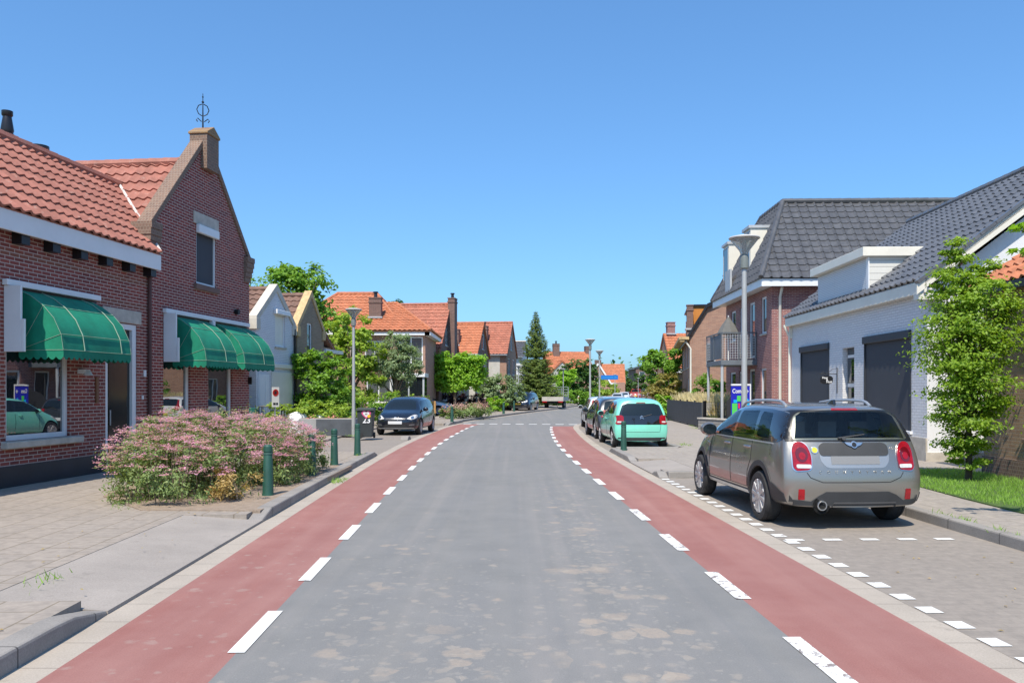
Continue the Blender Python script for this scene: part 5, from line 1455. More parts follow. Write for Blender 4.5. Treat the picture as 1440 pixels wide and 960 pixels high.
for sg in (1, -1):
    L_ = [(u * sg, v) for u, v in lamp]
    surround = c.patch('tail_light', 'rear', rpoly([((-.64 + (u + .648) * 1.12 - .008) * sg, .895 + (v - .895) * 1.07) for u, v in lamp], .05), CHROME, d=.006, cell=.04)
    c.patch('lens', 'rear', rpoly(L_, .05), REDLAMP, d=.018, cell=.04, parent=surround)
    c.patch('inner_ring', 'rear', ellipse(-sg * .648, .915, .072, .09), REDDARK, d=.022, cell=.04, parent=surround)
    c.patch('inner_lamp', 'rear', ellipse(-sg * .645, .90, .038, .045), REDLAMP, d=.026, cell=.04, parent=surround)
    c.patch('reversing_lamp', 'rear', rpoly([(-sg * .55, .755), (-sg * .72, .755), (-sg * .72, .80), (-sg * .55, .80)], .02), CLEARLAMP, d=.023, cell=.04, parent=surround)
    c.patch('reflector', 'rear', rpoly([(-sg * .70, .37), (-sg * .625, .37), (-sg * .63, .50), (-sg * .70, .50)], .012), REDLAMP, d=.008)
# plate recess
rec = c.patch('plate_recess', 'rear', rpoly([(-.36, .755), (.36, .755), (.43, .84), (.43, 1.02), (.38, 1.06), (-.38, 1.06), (-.43, 1.02), (-.43, .84)], .07), carpaint('recess_silver', (.42, .41, .39), .6, .25), d=.004)
c.patch('handle_panel', 'rear', rpoly([(-.43, .90), (.43, .90), (.43, 1.02), (.38, 1.058), (-.38, 1.058), (-.43, 1.02)], .05), CLAD, d=.010, parent=rec)
c.patch('blank_plate', 'rear', [(-.30, .80), (.30, .80), (.30, .905), (-.30, .905)], plain('blank_plate_silver', (.21, .21, .21), .35, var=.03), d=.008, parent=rec)
e = c.patch('emblem', 'rear', ellipse(0, 1.035, .042, .042), CHROME, d=.026, cell=.05)
c.patch('emblem_core', 'rear', ellipse(0, 1.035, .028, .028), BLACK, d=.030, parent=e)
for sg in (1, -1): c.patch('emblem_wing', 'rear', [(sg * .035, 1.015), (sg * .035, 1.055), (sg * .115, 1.062), (sg * .09, 1.035), (sg * .06, 1.02)], CHROME, d=.026, parent=e)
bd = c.patch('badge', 'rear', ellipse(-.50 + .015, .97, .042, .042), CHROME, d=.010)
c.patch('badge_core', 'rear', ellipse(-.485, .97, .032, .032), plain('badge_yellow', (.65, .60, .04), .3, var=.02), d=.014, parent=bd)
def tail_text(car, s, x, z, size, spacing, mat):
    for i, ch in enumerate(s):
        if ch == ' ': continue
        u = x + i * spacing; p, n = car.cast('rear', u, z)
        if p is None: continue
        o = text(ch, 'lettering', mat, car.root, p + Vector((0, -.004, 0)), (R(90), 0, 0), size, ext=.003)
tail_text(c, 'COUNTRYMAN', -.44, .705, .05, .095, CHROME); tail_text(c, 'COOPER S', .475, .985, .042, .027, CHROME)
c.both('corner_cladding', [(.15, .24), (.15, .44), (.34, .52), (.50, .56), (.50, .24)], CLAD, d=.010, cell=.05)
clad = c.patch('bumper_cladding', 'rear', [(-.80, .20), (-.80, .42), (-.76, .37), (-.55, .35), (-.46, .42), (-.38, .47), (.40, .47), (.50, .43), (.60, .36), (.76, .37), (.80, .42), (.80, .20)], CLAD, d=.010, cell=.05)
c.patch('skid_plate', 'rear', rpoly([(-.30, .265), (.48, .265), (.50, .30), (.50, .345), (-.28, .345), (-.30, .31)], .03), plain('skid_grey', (.07, .07, .072), .4), d=.024, parent=clad)
c.patch('skid_edge', 'rear', [(-.24, .25), (.46, .25), (.46, .266), (-.24, .266)], SILVER, d=.026, parent=clad)
p, _ = c.cast('rear', -.43, .315)
m = MB(); m.lathe([(.062, .12), (.062, -.005), (.058, -.012), (.046, -.012), (.042, 0), (.042, .12)], (p.x, p.y - .03, .305), 24, 'y'); m.build('exhaust_pipe', CHROME, c.root, smooth=40)
m = MB(); m.lathe([(.040, .02), (0, .02)], (p.x, p.y - .02, .305), 16, 'y'); m.lathe([(.105, .0), (.075, -.0)], (p.x, p.y - .014, .305), 20, 'y'); m.build('exhaust_opening', UNDER, c.root)
c.both('sill_cladding', [(1.25, .20), (3.15, .20), (3.15, .36), (1.25, .36)], CLAD, d=.008, cell=.1)
c.both('sill_strip', [(1.32, .30), (3.08, .30), (3.08, .345), (1.32, .345)], SILVER, d=.018, cell=.1)
c.arches(CLAD, .075)
c.seam('rear', [(-.60, 1.06 - .36), (-.56, .64), (-.42, .585), (.42, .585), (.56, .64), (.60, .70)]); c.seam('rear', [(-.74, 1.075), (.74, 1.075)], w=.006)
for s in ('left', 'right'):
    c.seam(s, [(2.02, .40), (2.02, 1.03)]); c.seam(s, [(1.22, 1.03), (1.20, .78), (1.30, .62), (1.36, .40)]); c.seam(s, [(3.02, 1.02), (3.05, .42)]); c.seam(s, [(1.36, .39), (3.05, .39)])
    c.patch('side_scuttle', s, rpoly([(3.12, .82), (3.30, .86), (3.26, .90), (3.10, .88)], .01), CHROME, d=.008)
c.handles((1.36, 2.22), .935, CHROME)
c.door_mirror(2.86, 1.08, c.paint, 1.2)
for s in (-1, 1):
    P = []
    for y in (.80, 1.0, 1.4, 1.9, 2.3, 2.5):
        q, _ = c.cast('top', s * .56, y); P.append(q)
    m = MB(); m.tube([P[0], P[0] + Vector((0, .10, .045))] + [q + Vector((0, 0, .055)) for q in P[1:-1]] + [P[-1] + Vector((0, -.06, .04)), P[-1]], .019, 8); m.build('roof_rail', SILVER, c.root, smooth=60)
q, _ = c.cast('top', .0, .72)
m = MB(); m.prism([(-.02, q.y - .1, q.z - .01), (-.02, q.y + .12, q.z - .01), (-.02, q.y - .03, q.z + .055), (-.02, q.y - .08, q.z + .06)], (.04, 0, 0)); m.build('roof_antenna', GLOSSB, c.root, bevel=.008)
p0, _ = c.cast('rear', -.18, 1.11); p1, _ = c.cast('rear', .16, 1.155)
m = MB(); m.tube([p0 + Vector((0, -.02, 0)), p1 + Vector((0, -.02, 0))], [.014, .008], 6); m.tube([p0 + Vector((.06, -.0, -.02)), p0 + Vector((.06, -.05, .0))], .025, 8); m.build('wiper', CLAD, c.root)
c.wheels(10, ALLOY, .70, inset=-.012, sw=.04)
# light seats seen through the back window are left to reflections; number plate is blank
mini.place(4.17, 9.86, R(3.4))

def dress(c, kind, plate=(PLATEW, PLATEW), tall_lamps=False, glass_tail=False, glossband=True, rails=False, clad=False, spokes=5):
    """windows, lamps, plates, seams, mirrors and wheels for the other cars (outlines in metres, scaled to the car)"""
    base = {'hatch': (3.85, .83, 1.48), 'suv': (4.30, .92, 1.577), 'sedan': (4.54, .89, 1.45)}[kind]
    fy, fx, fz = c.L / base[0], c.W / 2 / base[1], c.H / base[2]
    S = lambda pts: [(u * fy, v * fz) for u, v in pts]
    Xf = lambda pts: [(u * fx, v * fz) for u, v in pts]
    if kind == 'hatch':
        bandp = [(.50, 1.02), (2.78, .945), (2.74, 1.0), (2.46, 1.26), (2.2, 1.345), (1.5, 1.385), (.85, 1.37), (.58, 1.27)]
        panes = [[(1.62, .985), (2.66, .965), (2.42, 1.22), (2.18, 1.31), (1.66, 1.35)], [(.66, 1.04), (1.54, .99), (1.56, 1.35), (.92, 1.335), (.72, 1.25)]]
        rear = [(-.60, .97), (.60, .97), (.50, 1.28), (.42, 1.32), (-.42, 1.32), (-.50, 1.28)]; ws_ = [(-.60, .98), (.60, .98), (.48, 1.36), (-.48, 1.36)]
        belt, doors = .90, ((1.58, .30), (2.66, .30))
    elif kind == 'suv':
        bandp = band; panes = [[(2.06, 1.075), (2.93, 1.07), (2.66, 1.36), (2.45, 1.395), (2.06, 1.41)], [(1.20, 1.08), (1.97, 1.075), (1.97, 1.41), (1.28, 1.425)], [(.70, 1.105), (1.10, 1.085), (1.16, 1.415), (.85, 1.39)]]
        rear = [(-.68, 1.10), (.68, 1.10), (.60, 1.40), (.50, 1.43), (-.50, 1.43), (-.60, 1.40)]; ws_ = [(-.66, 1.12), (.66, 1.12), (.56, 1.42), (-.56, 1.42)]
        belt, doors = .95, ((2.02, .36), (3.02, .36))
    else:
        bandp = [(.60, 1.04), (1.2, 1.0), (3.2, .96), (2.84, 1.22), (2.55, 1.31), (1.7, 1.35), (1.1, 1.30), (.75, 1.15)]; panes = [[(1.95, 1.01), (3.06, .985), (2.8, 1.18), (2.5, 1.28), (1.97, 1.32)], [(.85, 1.07), (1.86, 1.01), (1.88, 1.32), (1.2, 1.27)]]
        rear = [(-.62, 1.0), (.62, 1.0), (.5, 1.26), (-.5, 1.26)]; ws_ = [(-.66, 1.0), (.66, 1.0), (.52, 1.34), (-.52, 1.34)]
        belt, doors = .88, ((1.9, .32), (3.05, .32))
    for s in ('left', 'right'):
        b = c.patch('window_band', s, rpoly(S(bandp), .05), GLOSSB, d=.004)
        for q in panes: c.patch('side_window', s, rpoly(S(q), .05), CARGLASS, d=.009, parent=b)
        for y, z in doors: c.seam(s, S([(y, z), (y, belt)]))
        c.patch('sill_cladding', s, S([(doors[0][0] - .55, .2), (doors[1][0] + .1, .2), (doors[1][0] + .1, .3), (doors[0][0] - .55, .3)]), CLAD, d=.006, cell=.12)
    if glass_tail: c.patch('tailgate_glass', 'rear', rpoly(Xf([(-.62, .70), (.62, .70), (.66, 1.0), (.55, 1.29), (-.55, 1.29), (-.66, 1.0)]), .06), GLOSSB, d=.004)
    rwn = c.patch('rear_window', 'rear', rpoly(Xf(rear), .06), CARGLASS, d=.009)
    c.patch('windscreen', 'front', rpoly(Xf(ws_), .06), CARGLASS, d=.006)
    zt = rear[-1][1] if kind != 'hatch' else 1.30
    c.patch('brake_light', 'rear', Xf([(-.14, zt + .035), (.14, zt + .035), (.13, zt + .055), (-.13, zt + .055)]), REDLAMP, d=.012)
    zb = {'hatch': .0, 'suv': .12, 'sedan': .02}[kind]
    for sg in (1, -1):
        if tall_lamps:
            q = [(-.56, .78 + zb), (-.80, .74 + zb), (-.82, .90 + zb), (-.74, 1.05 + zb), (-.66, 1.32 + zb * .7), (-.60, 1.32 + zb * .7), (-.67, 1.03 + zb), (-.58, .95 + zb)]
        else: q = [(-.53, .72 + zb), (-.76, .70 + zb), (-.80, .84 + zb), (-.77, .97 + zb), (-.60, .98 + zb), (-.54, .94 + zb)]
        t_ = c.patch('tail_light', 'rear', rpoly(Xf([(u * sg, v) for u, v in q]), .05), REDLAMP, d=.014, cell=.05)
        if not tall_lamps and t_: c.patch('inner_lamp', 'rear', rpoly(Xf([(-sg * .60, .76 + zb), (-sg * .72, .755 + zb), (-sg * .72, .80 + zb), (-sg * .60, .80 + zb)]), .015), CLEARLAMP, d=.018, parent=t_)
        h = [(-.40, .64 + zb), (-.58, .60 + zb), (-.72, .66 + zb), (-.73, .76 + zb), (-.66, .80 + zb), (-.55, .75 + zb)]
        hl = c.patch('headlight', 'front', rpoly(Xf([(u * sg, v) for u, v in h]), .03), CLEARLAMP, d=.010, cell=.05)
        if hl: c.patch('lens', 'front', ellipse(-sg * .60 * fx, (.685 + zb) * fz, .055, .055), CHROME, d=.016, parent=hl)
        fg = c.patch('fog_grille', 'front', rpoly(Xf([(-sg * .46, .34 + zb), (-sg * .68, .35 + zb), (-sg * .70, .46 + zb), (-sg * .56, .46 + zb)]), .02), CLAD, d=.006)
        if fg: c.patch('trim', 'front', Xf([(-sg * .50, .40 + zb), (-sg * .67, .41 + zb), (-sg * .67, .425 + zb), (-sg * .50, .415 + zb)]), SILVER, d=.014, parent=fg)
    g = c.patch('grille', 'front', rpoly(Xf([(-.36, .60 + zb), (.36, .60 + zb), (.38, .66 + zb), (-.38, .66 + zb)]), .02), CLAD, d=.006)
    if g:
        c.patch('grille_bar', 'front', Xf([(-.37, .64 + zb), (.37, .64 + zb), (.37, .652 + zb), (-.37, .652 + zb)]), SILVER, d=.014, parent=g)
        c.patch('emblem', 'front', ellipse(0, (.67 + zb) * fz, .05, .04), CHROME, d=.016, parent=g)
    c.patch('lower_grille', 'front', rpoly(Xf([(-.42, .30 + zb), (.42, .30 + zb), (.38, .41 + zb), (-.38, .41 + zb)]), .02), CLAD, d=.006)
    c.patch('lower_trim', 'front', Xf([(-.66, .265 + zb * .6), (.66, .265 + zb * .6), (.66, .285 + zb * .6), (-.66, .285 + zb * .6)]), SILVER, d=.008)
    if plate[0]: c.patch('number_plate', 'front', [(-.26, .44 * fz + zb), (.26, .44 * fz + zb), (.26, .55 * fz + zb), (-.26, .55 * fz + zb)], plate[0], d=.018)
    if plate[1]: c.patch('number_plate', 'rear', [(-.26, .50 * fz + zb), (.26, .50 * fz + zb), (.26, .61 * fz + zb), (-.26, .61 * fz + zb)], plate[1], d=.012)
    c.patch('bumper_cladding', 'rear', Xf([(-.74, .22), (.74, .22), (.70, .32 + zb * .5), (-.70, .32 + zb * .5)]), CLAD, d=.006)
    c.seam('rear', Xf([(-.58, .72 + zb), (-.54, .48 + zb), (.54, .48 + zb), (.58, .72 + zb)]))
    if clad: c.arches(CLAD, .06)
    c.handles([doors[0][0] * fy + .2] if kind == 'hatch' else [doors[0][0] * fy - .65, doors[0][0] * fy + .2], (belt - .06) * fz, c.paint)
    c.door_mirror((doors[1][0] - .12) * fy, (belt + .06) * fz, c.paint, 1.0)
    if rails:
        for s in (-1, 1):
            P = [c.cast('top', s * .60 * fx, y * fy)[0] for y in (.8, 1.1, 1.9, 2.5)]
            if None not in P:
                m = MB(); m.tube([P[0]] + [q + Vector((0, 0, .05)) for q in P[1:-1]] + [P[-1]], .018, 6); m.build('roof_rail', SILVER, c.root)
    p0, _ = c.cast('rear', 0, (rear[0][1] - .05) * fz); p1, _ = c.cast('rear', .30 * fx, (rear[0][1] + .03) * fz)
    if p0 and p1:
        m = MB(); m.tube([p0 + Vector((0, -.02, 0)), p1 + Vector((0, -.02, 0))], .012, 6); m.build('wiper', CLAD, c.root)
    c.wheels(spokes)

mint = Car('parked_car', 'mint green small hatchback with dark tailgate glass parked behind the right bollard', 3.47, 1.63, 1.46, HATCH, carpaint('mint_paint', (.20, .69, .53), 0, .3), 2.34, .58, .285, .17, bow=(.10, .2))
dress(mint, 'hatch', (None, None), glass_tail=True)
for dz in (0, .045):
    mm_ = [(-.055, .85 + dz), (0, .89 + dz), (.055, .85 + dz), (.055, .868 + dz), (0, .908 + dz), (-.055, .868 + dz)]
    mint.patch('emblem', 'rear', mm_, CHROME, d=.014)
mint.place(3.78, 23.75, R(2.5))
dsuv = Car('parked_car', 'dark grey SUV between the mint hatchback and the white estate car', 4.35, 1.78, 1.45, SUV, carpaint('dark_grey_paint', (.045, .05, .06), .5, .3), 2.6, .82, .34, .2)
dress(dsuv, 'suv', clad=True, rails=True); dsuv.place(3.78, 27.75, R(1.5))
estate = Car('parked_car', 'white estate car with tall red tail lights, parked just beyond the dark SUV', 4.5, 1.78, 1.42, SUV, carpaint('white_paint_car', (.66, .67, .67), 0, .3), 2.65, .9, .32, .2)
dress(estate, 'suv', tall_lamps=True, plate=(PLATEY, PLATEY)); estate.place(4.05, 34.3, R(-.5))
blackh = Car('parked_car', 'black hatchback facing the camera beside the wheelie bin, with a white number plate', 3.95, 1.70, 1.45, HATCH, carpaint('black_blue_paint', (.006, .009, .018), .2, .22), 2.5, .62, .30, .19, bow=(.08, .26))
dress(blackh, 'hatch', (PLATEW, PLATEW)); blackh.place(-4.0, 34.25, R(175))
audi = Car('parked_car', 'dark blue SUV with a yellow number plate facing the camera in front of the conifer', 4.5, 1.86, 1.58, SUV, carpaint('dark_blue_paint', (.008, .012, .03), .3, .25), 2.75, .9, .35, .22)
dress(audi, 'suv', (PLATEY, PLATEY), rails=True); audi.place(1.35, 67.2, R(168))
silver = Car('parked_car', 'silver saloon car half hidden behind the wooden fence panel and the pink shrub', 4.5, 1.78, 1.42, SEDAN, carpaint('silver_blue_paint', (.34, .37, .42), .7, .3), 2.65, .95, .31, .19, bow=(.08, .3))
dress(silver, 'sedan', (PLATEW, PLATEY)); silver.place(-8.4, 55.4, R(-94), .0)
fwhite = Car('parked_car', 'far white estate car with a yellow number plate, seen from behind by a tall lamp', 4.4, 1.75, 1.55, SUV, carpaint('white_far_paint', (.64, .64, .60), 0, .3), 2.6, .85, .31, .19)
dress(fwhite, 'suv', (PLATEY, PLATEY)); fwhite.place(7.75, 88, R(-14)); fwhite.root.scale = (.9, .9, .85)
f2 = copy_tree(fwhite.root); f2.location = (13.6, 104, 0); f2.rotation_euler = (0, 0, R(168)); f2['label'] = 'far white car just showing its roof above the dark SUV in the right row'
f3 = copy_tree(estate.root); f3.location = (16.8, 122, 0); f3.rotation_euler = (0, 0, R(170)); f3['label'] = 'far white car beyond the mint hatchback roof, next to the red van'
van = Car('parked_van', 'small red van with a pale windscreen at the far end of the street', 4.4, 1.9, 1.95, SUV, carpaint('red_van_paint', (.35, .03, .03), 0, .35), 2.7, .9, .34, .2)
dress(van, 'suv', (PLATEY, PLATEY)); van.place(20.3, 133, R(168)); van.root['category'] = 'van'

# --- flat trailer with a railed front on the far left verge
tr = thing('trailer', 'flat car trailer with a metal rail frame parked beside the dark blue SUV', 'trailer', (3.55, 71.5, .1), R(-12))
m = MB(); m.box(-.95, .95, 0, 3.2, .62, .70); m.box(-.95, -.91, 0, 3.2, .70, 1.0); m.box(.91, .95, 0, 3.2, .70, 1.0); m.box(-.91, .91, 0, .04, .70, 1.0); m.build('bed', plain('trailer_grey', (.42, .40, .36), .6, var=.2), tr)
m = MB()
for x in (-.93, -.31, .31, .93): m.box(x - .03, x + .03, 3.15, 3.21, .7, 1.85)
for z in (1.1, 1.35, 1.6, 1.83): m.box(-.93, .93, 3.155, 3.205, z, z + .06)
m.build('rail_frame', ZINC, tr)
m = MB(); m.box(-.6, .6, .1, 3.1, .45, .619); m.bar((0, 3.1, .5), (0, 4.4, .45), .1, .1); m.build('chassis', UNDER, tr)
for s in (-1, 1):
    for y in (1.2, 1.85):
        m = MB(); m.lathe([(.12, -.1), (.28, -.1), (.3, -.07), (.3, .07), (.28, .1), (.12, .1)], (s * .78, y, .3), 20, 'x'); w = m.build('wheel', RUBBER, tr, smooth=40)
        m = MB(); m.lathe([(.17, .0), (.1, .04), (0, .05)], (s * .78 + s * .06, y, .3), 14, 'x'); m.build('rim', ALLOY, w)
m = MB(); m.box(-.9, -.5, -.02, 0, .5, .62); m.box(.5, .9, -.02, 0, .5, .62); m.build('tail_light', REDLAMP, tr)

# ------------------------------------------------------------------ street furniture
LAMPGREY = plain('lamp_post_grey', (.40, .41, .41), .45, metal=.25, var=.10, vs=2)
LAMPGLASS = NT('lamp_glass'); LAMPGLASS.set(Base_Color=(.75, .78, .78), Roughness=.08, Transmission_Weight=.75, IOR=1.2); LAMPGLASS = LAMPGLASS.m
def street_lamp():
    r = thing('street_lamp', '', 'street lamp', group='street lamps with shallow dish heads')
    m = MB(); m.lathe([(.072, 0), (.072, .9), (.064, .95), (.06, 1.0), (.047, 3.98), (.045, 4.0)], n=18); m.build('post', LAMPGREY, r, smooth=40)
    m = MB(); m.lathe([(.05, 3.98), (.085, 4.0), (.085, 4.22), (.075, 4.25), (.06, 4.27)], n=18); m.build('collar', plain('lamp_collar', (.16, .18, .17), .4), r, smooth=40)
    m = MB(); m.lathe([(.06, 4.25), (.10, 4.34), (.27, 4.55), (.262, 4.55), (.09, 4.345), (.05, 4.27)], n=24); m.build('glass_cone', LAMPGLASS, r, smooth=40)
    m = MB(); m.lathe([(.0, 4.27), (.04, 4.27), (.045, 4.46), (.10, 4.53), (0, 4.535)], n=14); m.build('lamp', plain('lamp_inner', (.55, .56, .55), .4), r, smooth=40)
    m = MB(); m.lathe([(.0, 4.545), (.24, 4.553), (.295, 4.562), (.305, 4.58), (.29, 4.60), (.15, 4.63), (0, 4.64)], n=28); m.build('dish', plain('lamp_dish', (.47, .46, .44), .5, var=.1), r, smooth=40)
    return r
lp = street_lamp(); lp.location = (4.36, 15.35, .1); lp.scale = (.95, .95, .97); lp['label'] = 'tall grey street lamp with a shallow dish head rising behind the silver SUV'
for lab, x, y, s in (('grey dish headed street lamp beside the wheelie bin and the trough planter', -5.54, 28.6, .97), ('taller of the two lamp posts above the far parked cars, left of the blue sign', 4.30, 45, .96), ('street lamp carrying the blue direction sign, above the white estate car', 6.1, 57, .95),
                     ('lamp post on the left verge by the trailer, with a small dish head', 4.95, 79, .80), ('thin lamp post standing left of the conifer behind the dark blue SUV', .55, 68.5, .80), ('far lamp post below the blue sign, in front of the far orange house', 13.6, 108, .8), ('far lamp post right of the far orange house', 19.3, 125, .75)):
    o = copy_tree(lp); o.location = (x, y, .06); o.scale = (s, s, s); o['label'] = lab
ds = thing('direction_sign', 'long blue direction sign fixed to a far lamp post', 'sign', (6.1, 57, 0), R(-4))
m = MB(); m.box(.1, 1.28, -.09, -.06, 2.42, 2.72); m.build('board', plain('sign_blue', (.005, .16, .55), .4, var=.02), ds)
m = MB(); m.box(-.02, .12, -.088, -.062, 2.5, 2.53); m.box(-.02, .12, -.088, -.062, 2.6, 2.63); m.build('bracket', ZINC, ds)
m = MB(); m.box(.2, .95, -.093, -.091, 2.53, 2.60); m.box(1.02, 1.18, -.093, -.091, 2.52, 2.62); m.build('lettering_strip', plain('sign_pale', (.03, .26, .65), .4), ds)

GREENB = plain('dark_green_paint', (.018, .075, .055), .5, var=.2, vs=4)
def bollard(h=.78):
    r = thing('bollard', '', 'bollard', group='dark green bollards along the kerbs')
    m = MB(); m.lathe([(.095, -.02), (.09, .02), (.082, .06), (.066, h - .14), (.062, h - .13), (.062, h - .11), (.07, h - .105), (.068, h - .03), (.045, h - .005), (0, h)], n=18); m.build('post', GREENB, r, smooth=35)
    m = MB(); m.lathe([(.0725, h - .145), (.0728, h - .12)], n=18); m.build('ring', plain('bollard_ring', (.05, .12, .10), .5), r)
    return r
b0 = bollard(); b0.location = (-3.67, 12.3, .1); b0['label'] = 'nearest dark green bollard, in front of the pink flowering bed'
for lab, x, y in (('dark green bollard half hidden by the far end of the pink flowering bed', -3.72, 15.2), ('dark green bollard just past the end of the pink flowering bed', -3.76, 17.3), ('dark green bollard in front of the wheelie bin', -3.78, 20.0),
                  ('dark green bollard at the rear of the mint hatchback', 2.95, 21.6), ('dark green bollard in front of the pink edged shrub on the far left corner', -2.95, 40.2), ('dark green bollard left of the dark blue SUV', -.55, 53.5), ('dark green bollard right in front of the dark blue SUV', .15, 60.8)):
    o = copy_tree(b0); o.location = (x, y, .1); o['label'] = lab

# wheelie bin with the white 23
wb = thing('wheelie_bin', 'dark grey wheelie bin with white number 23 and a heart sticker', 'bin', (-4.95, 27.75, .06), R(3))
BIN = plain('bin_plastic', (.035, .042, .045), .55, var=.1)
m = MB(); a = [(-.22, -.24, .05), (.22, -.24, .05), (.22, .22, .05), (-.22, .22, .05)]; b = [(-.27, -.30, .94), (.27, -.30, .94), (.27, .30, .94), (-.27, .30, .94)]
m.add(a + b, [[3, 2, 1, 0], [4, 5, 6, 7], [0, 1, 5, 4], [1, 2, 6, 5], [2, 3, 7, 6], [3, 0, 4, 7]]); m.build('body', BIN, wb, bevel=.02)
m = MB(); m.box(-.30, .30, -.34, .30, .945, .99); m.box(-.27, .27, -.30, .28, .99, 1.03); m.tube([(-.25, .36, .98), (.25, .36, .98)], .02, 8); m.build('lid', plain('bin_lid', (.05, .065, .06), .5), wb, bevel=.015)
for s in (-1, 1):
    m = MB(); m.lathe([(.0, -.03), (.1, -.03), (.1, .03), (0, .03)], (s * .25, -.18 if s < 0 else .2, .1), 18, 'x'); w_ = m.build('wheel', RUBBER, wb)
m = MB(); m.lathe([(0, -.016), (.105, -.016), (.105, 0), (.05, .0), (.05, -.006), (0, -.006)], (-.17, -.262, .105), 20, 'y'); m.build('front_wheel', RUBBER, wb)
fy_ = lambda z: -.24 - (z - .05) * .0674
text('23', 'lettering', WHITE, wb, (.05, fy_(.62) - .004, .615), (R(90 - 3.8), 0, 0), .27, bold=True)
m = MB()
hp_ = [(16 * math.sin(t) ** 3, 13 * math.cos(t) - 5 * math.cos(2 * t) - 2 * math.cos(3 * t) - math.cos(4 * t)) for t in [2 * math.pi * k / 28 for k in range(28)]]
for sc_, zz, mt in ((.0098, 0, plain('sticker_pink', (.70, .10, .25), .4, var=.02)), (.0066, .003, WHITE)):
    m = MB(); m.prism([(.04 + x * sc_, fy_(.82 + y * sc_) - .002 - zz, .825 + y * sc_) for x, y in hp_], (0, -.002, 0)); m.build('heart_sticker', mt, wb)
m = MB(); m.lathe([(.055, 0), (.055, -.002), (0, -.002)], (.13, fy_(.76) - .008, .76), 16, 'y'); m.build('round_sticker', plain('sticker_yellow', (.8, .45, .02), .4, var=.02), wb)
text('30', 'lettering', BLACK, wb, (.035, fy_(.83) - .008, .835), (R(90 - 3.8), 0, 0), .085, bold=True)

# trough planter
tp = thing('trough_planter', 'long grey stone trough planter with pink flowers in front of the bushes', 'planter', (-9.0, 29.4, .05), R(-4))
m = MB(); m.box(0, 3.35, 0, .7, 0, .62); m.build('trough', concrete_mat('trough_concrete', (.33, .335, .34)), tp, bevel=.02)
m = MB(); m.box(.06, 3.29, .06, .64, .6, .64); m.build('soil', SOIL, tp)
m = MB(); m.box(2.0, 3.37, -.02, 0 - .003, .02, .6); m.build('dark_panel', plain('slate_panel', (.075, .085, .10), .6, var=.2), tp)
# no-parking sign
pk = thing('parking_sign', 'white post sign with a red ringed symbol in front of the white gable house', 'sign', (-8.35, 28.8, .05), R(52))
m = MB(); m.tube([(0, 0, 0), (0, 0, 1.15)], .03, 8); m.build('post', ZINC, pk)
m = MB(); m.box(-.15, .15, -.04, -.031, 1.05, 1.75); m.build('plate', CREAM, pk)
m = MB(); m.lathe([(.125, 0), (.125, -.003), (.095, -.003), (.095, 0)], (0, -.043, 1.55), 24, 'y'); m.build('red_ring', plain('sign_red', (.55, .03, .02), .4, var=.02), pk)
m = MB(); m.lathe([(.094, 0), (0, 0)], (0, -.042, 1.55), 20, 'y'); m.build('sign_centre', CREAM, pk)
m = MB(); m.prism([(-.05, -.043, 1.50), (.02, -.043, 1.50), (.05, -.043, 1.56), (.01, -.043, 1.62), (-.03, -.043, 1.58)], (0, -.002, 0)); m.box(-.1, -.0, -.043, -.041, 1.12, 1.2); m.box(.02, .1, -.043, -.041, 1.12, 1.2); m.build('symbol', BLACK, pk)
tc = thing('cage_trolley', 'black metal cage trolley standing before the white gable house', 'trolley', (-8.75, 29.6, .05), R(5))
m = MB()
for x in (-.4, .4):
    for y in (0, .5): m.tube([(x, y, .1), (x, y, 1.05)], .02, 6)
for z in (.55, 1.05):
    m.tube([(-.4, 0, z), (.4, 0, z)], .02, 6); m.tube([(-.4, .5, z), (.4, .5, z)], .02, 6); m.tube([(-.4, 0, z), (-.4, .5, z)], .02, 6); m.tube([(.4, 0, z), (.4, .5, z)], .02, 6)
for i in range(1, 5): m.tube([(-.4 + i * .16, 0, .15), (-.4 + i * .16, 0, 1.05)], .008, 5)
m.box(-.4, .4, 0, .5, .1, .5); m.build('cage', IRON, tc)
gb = thing('green_barrel', 'dark green plastic barrel at the corner of the brick gable house', 'barrel', (-9.35, 29.2, .05))
m = MB(); m.lathe([(.26, 0), (.3, .2), (.3, .75), (.27, .95), (.28, 1.0), (0, 1.02)], n=18); m.build('barrel', plain('barrel_green', (.02, .14, .11), .5), gb, smooth=40)
# white bags heap
bag = thing('white_bag', 'crumpled white rubble bag beside the cage trolley', 'bag', (-7.75, 29.6, .05), 0)
def crumple(r, h, seed):
    m = MB(); g = np.random.default_rng(seed); n, k = 18, 9; vs = []
    for j in range(k + 1):
        t = j / k
        for i in range(n):
            a = 2 * math.pi * i / n; rr = r * (1 - (t - .35) ** 2 * .9) * (1 + g.normal() * .06) * (1 if j < k else .25)
            vs.append((math.cos(a) * rr, math.sin(a) * rr * .8, h * t + g.normal() * .02))
    fs = [[j * n + i, j * n + (i + 1) % n, (j + 1) * n + (i + 1) % n, (j + 1) * n + i] for j in range(k) for i in range(n)] + [[k * n + i for i in range(n)]]
    return m.add(vs, fs)
WB = plain('white_bag_plastic', (.72, .73, .76), .4, var=.12, vs=6, bump=.5, bs=14)
crumple(.42, .85, 1).build('sack', WB, bag)
bag2 = thing('white_bag', 'smaller white rubble bag lying right against the bush', 'bag', (-7.1, 29.9, .05), 0)
crumple(.38, .72, 2).build('sack', WB, bag2)

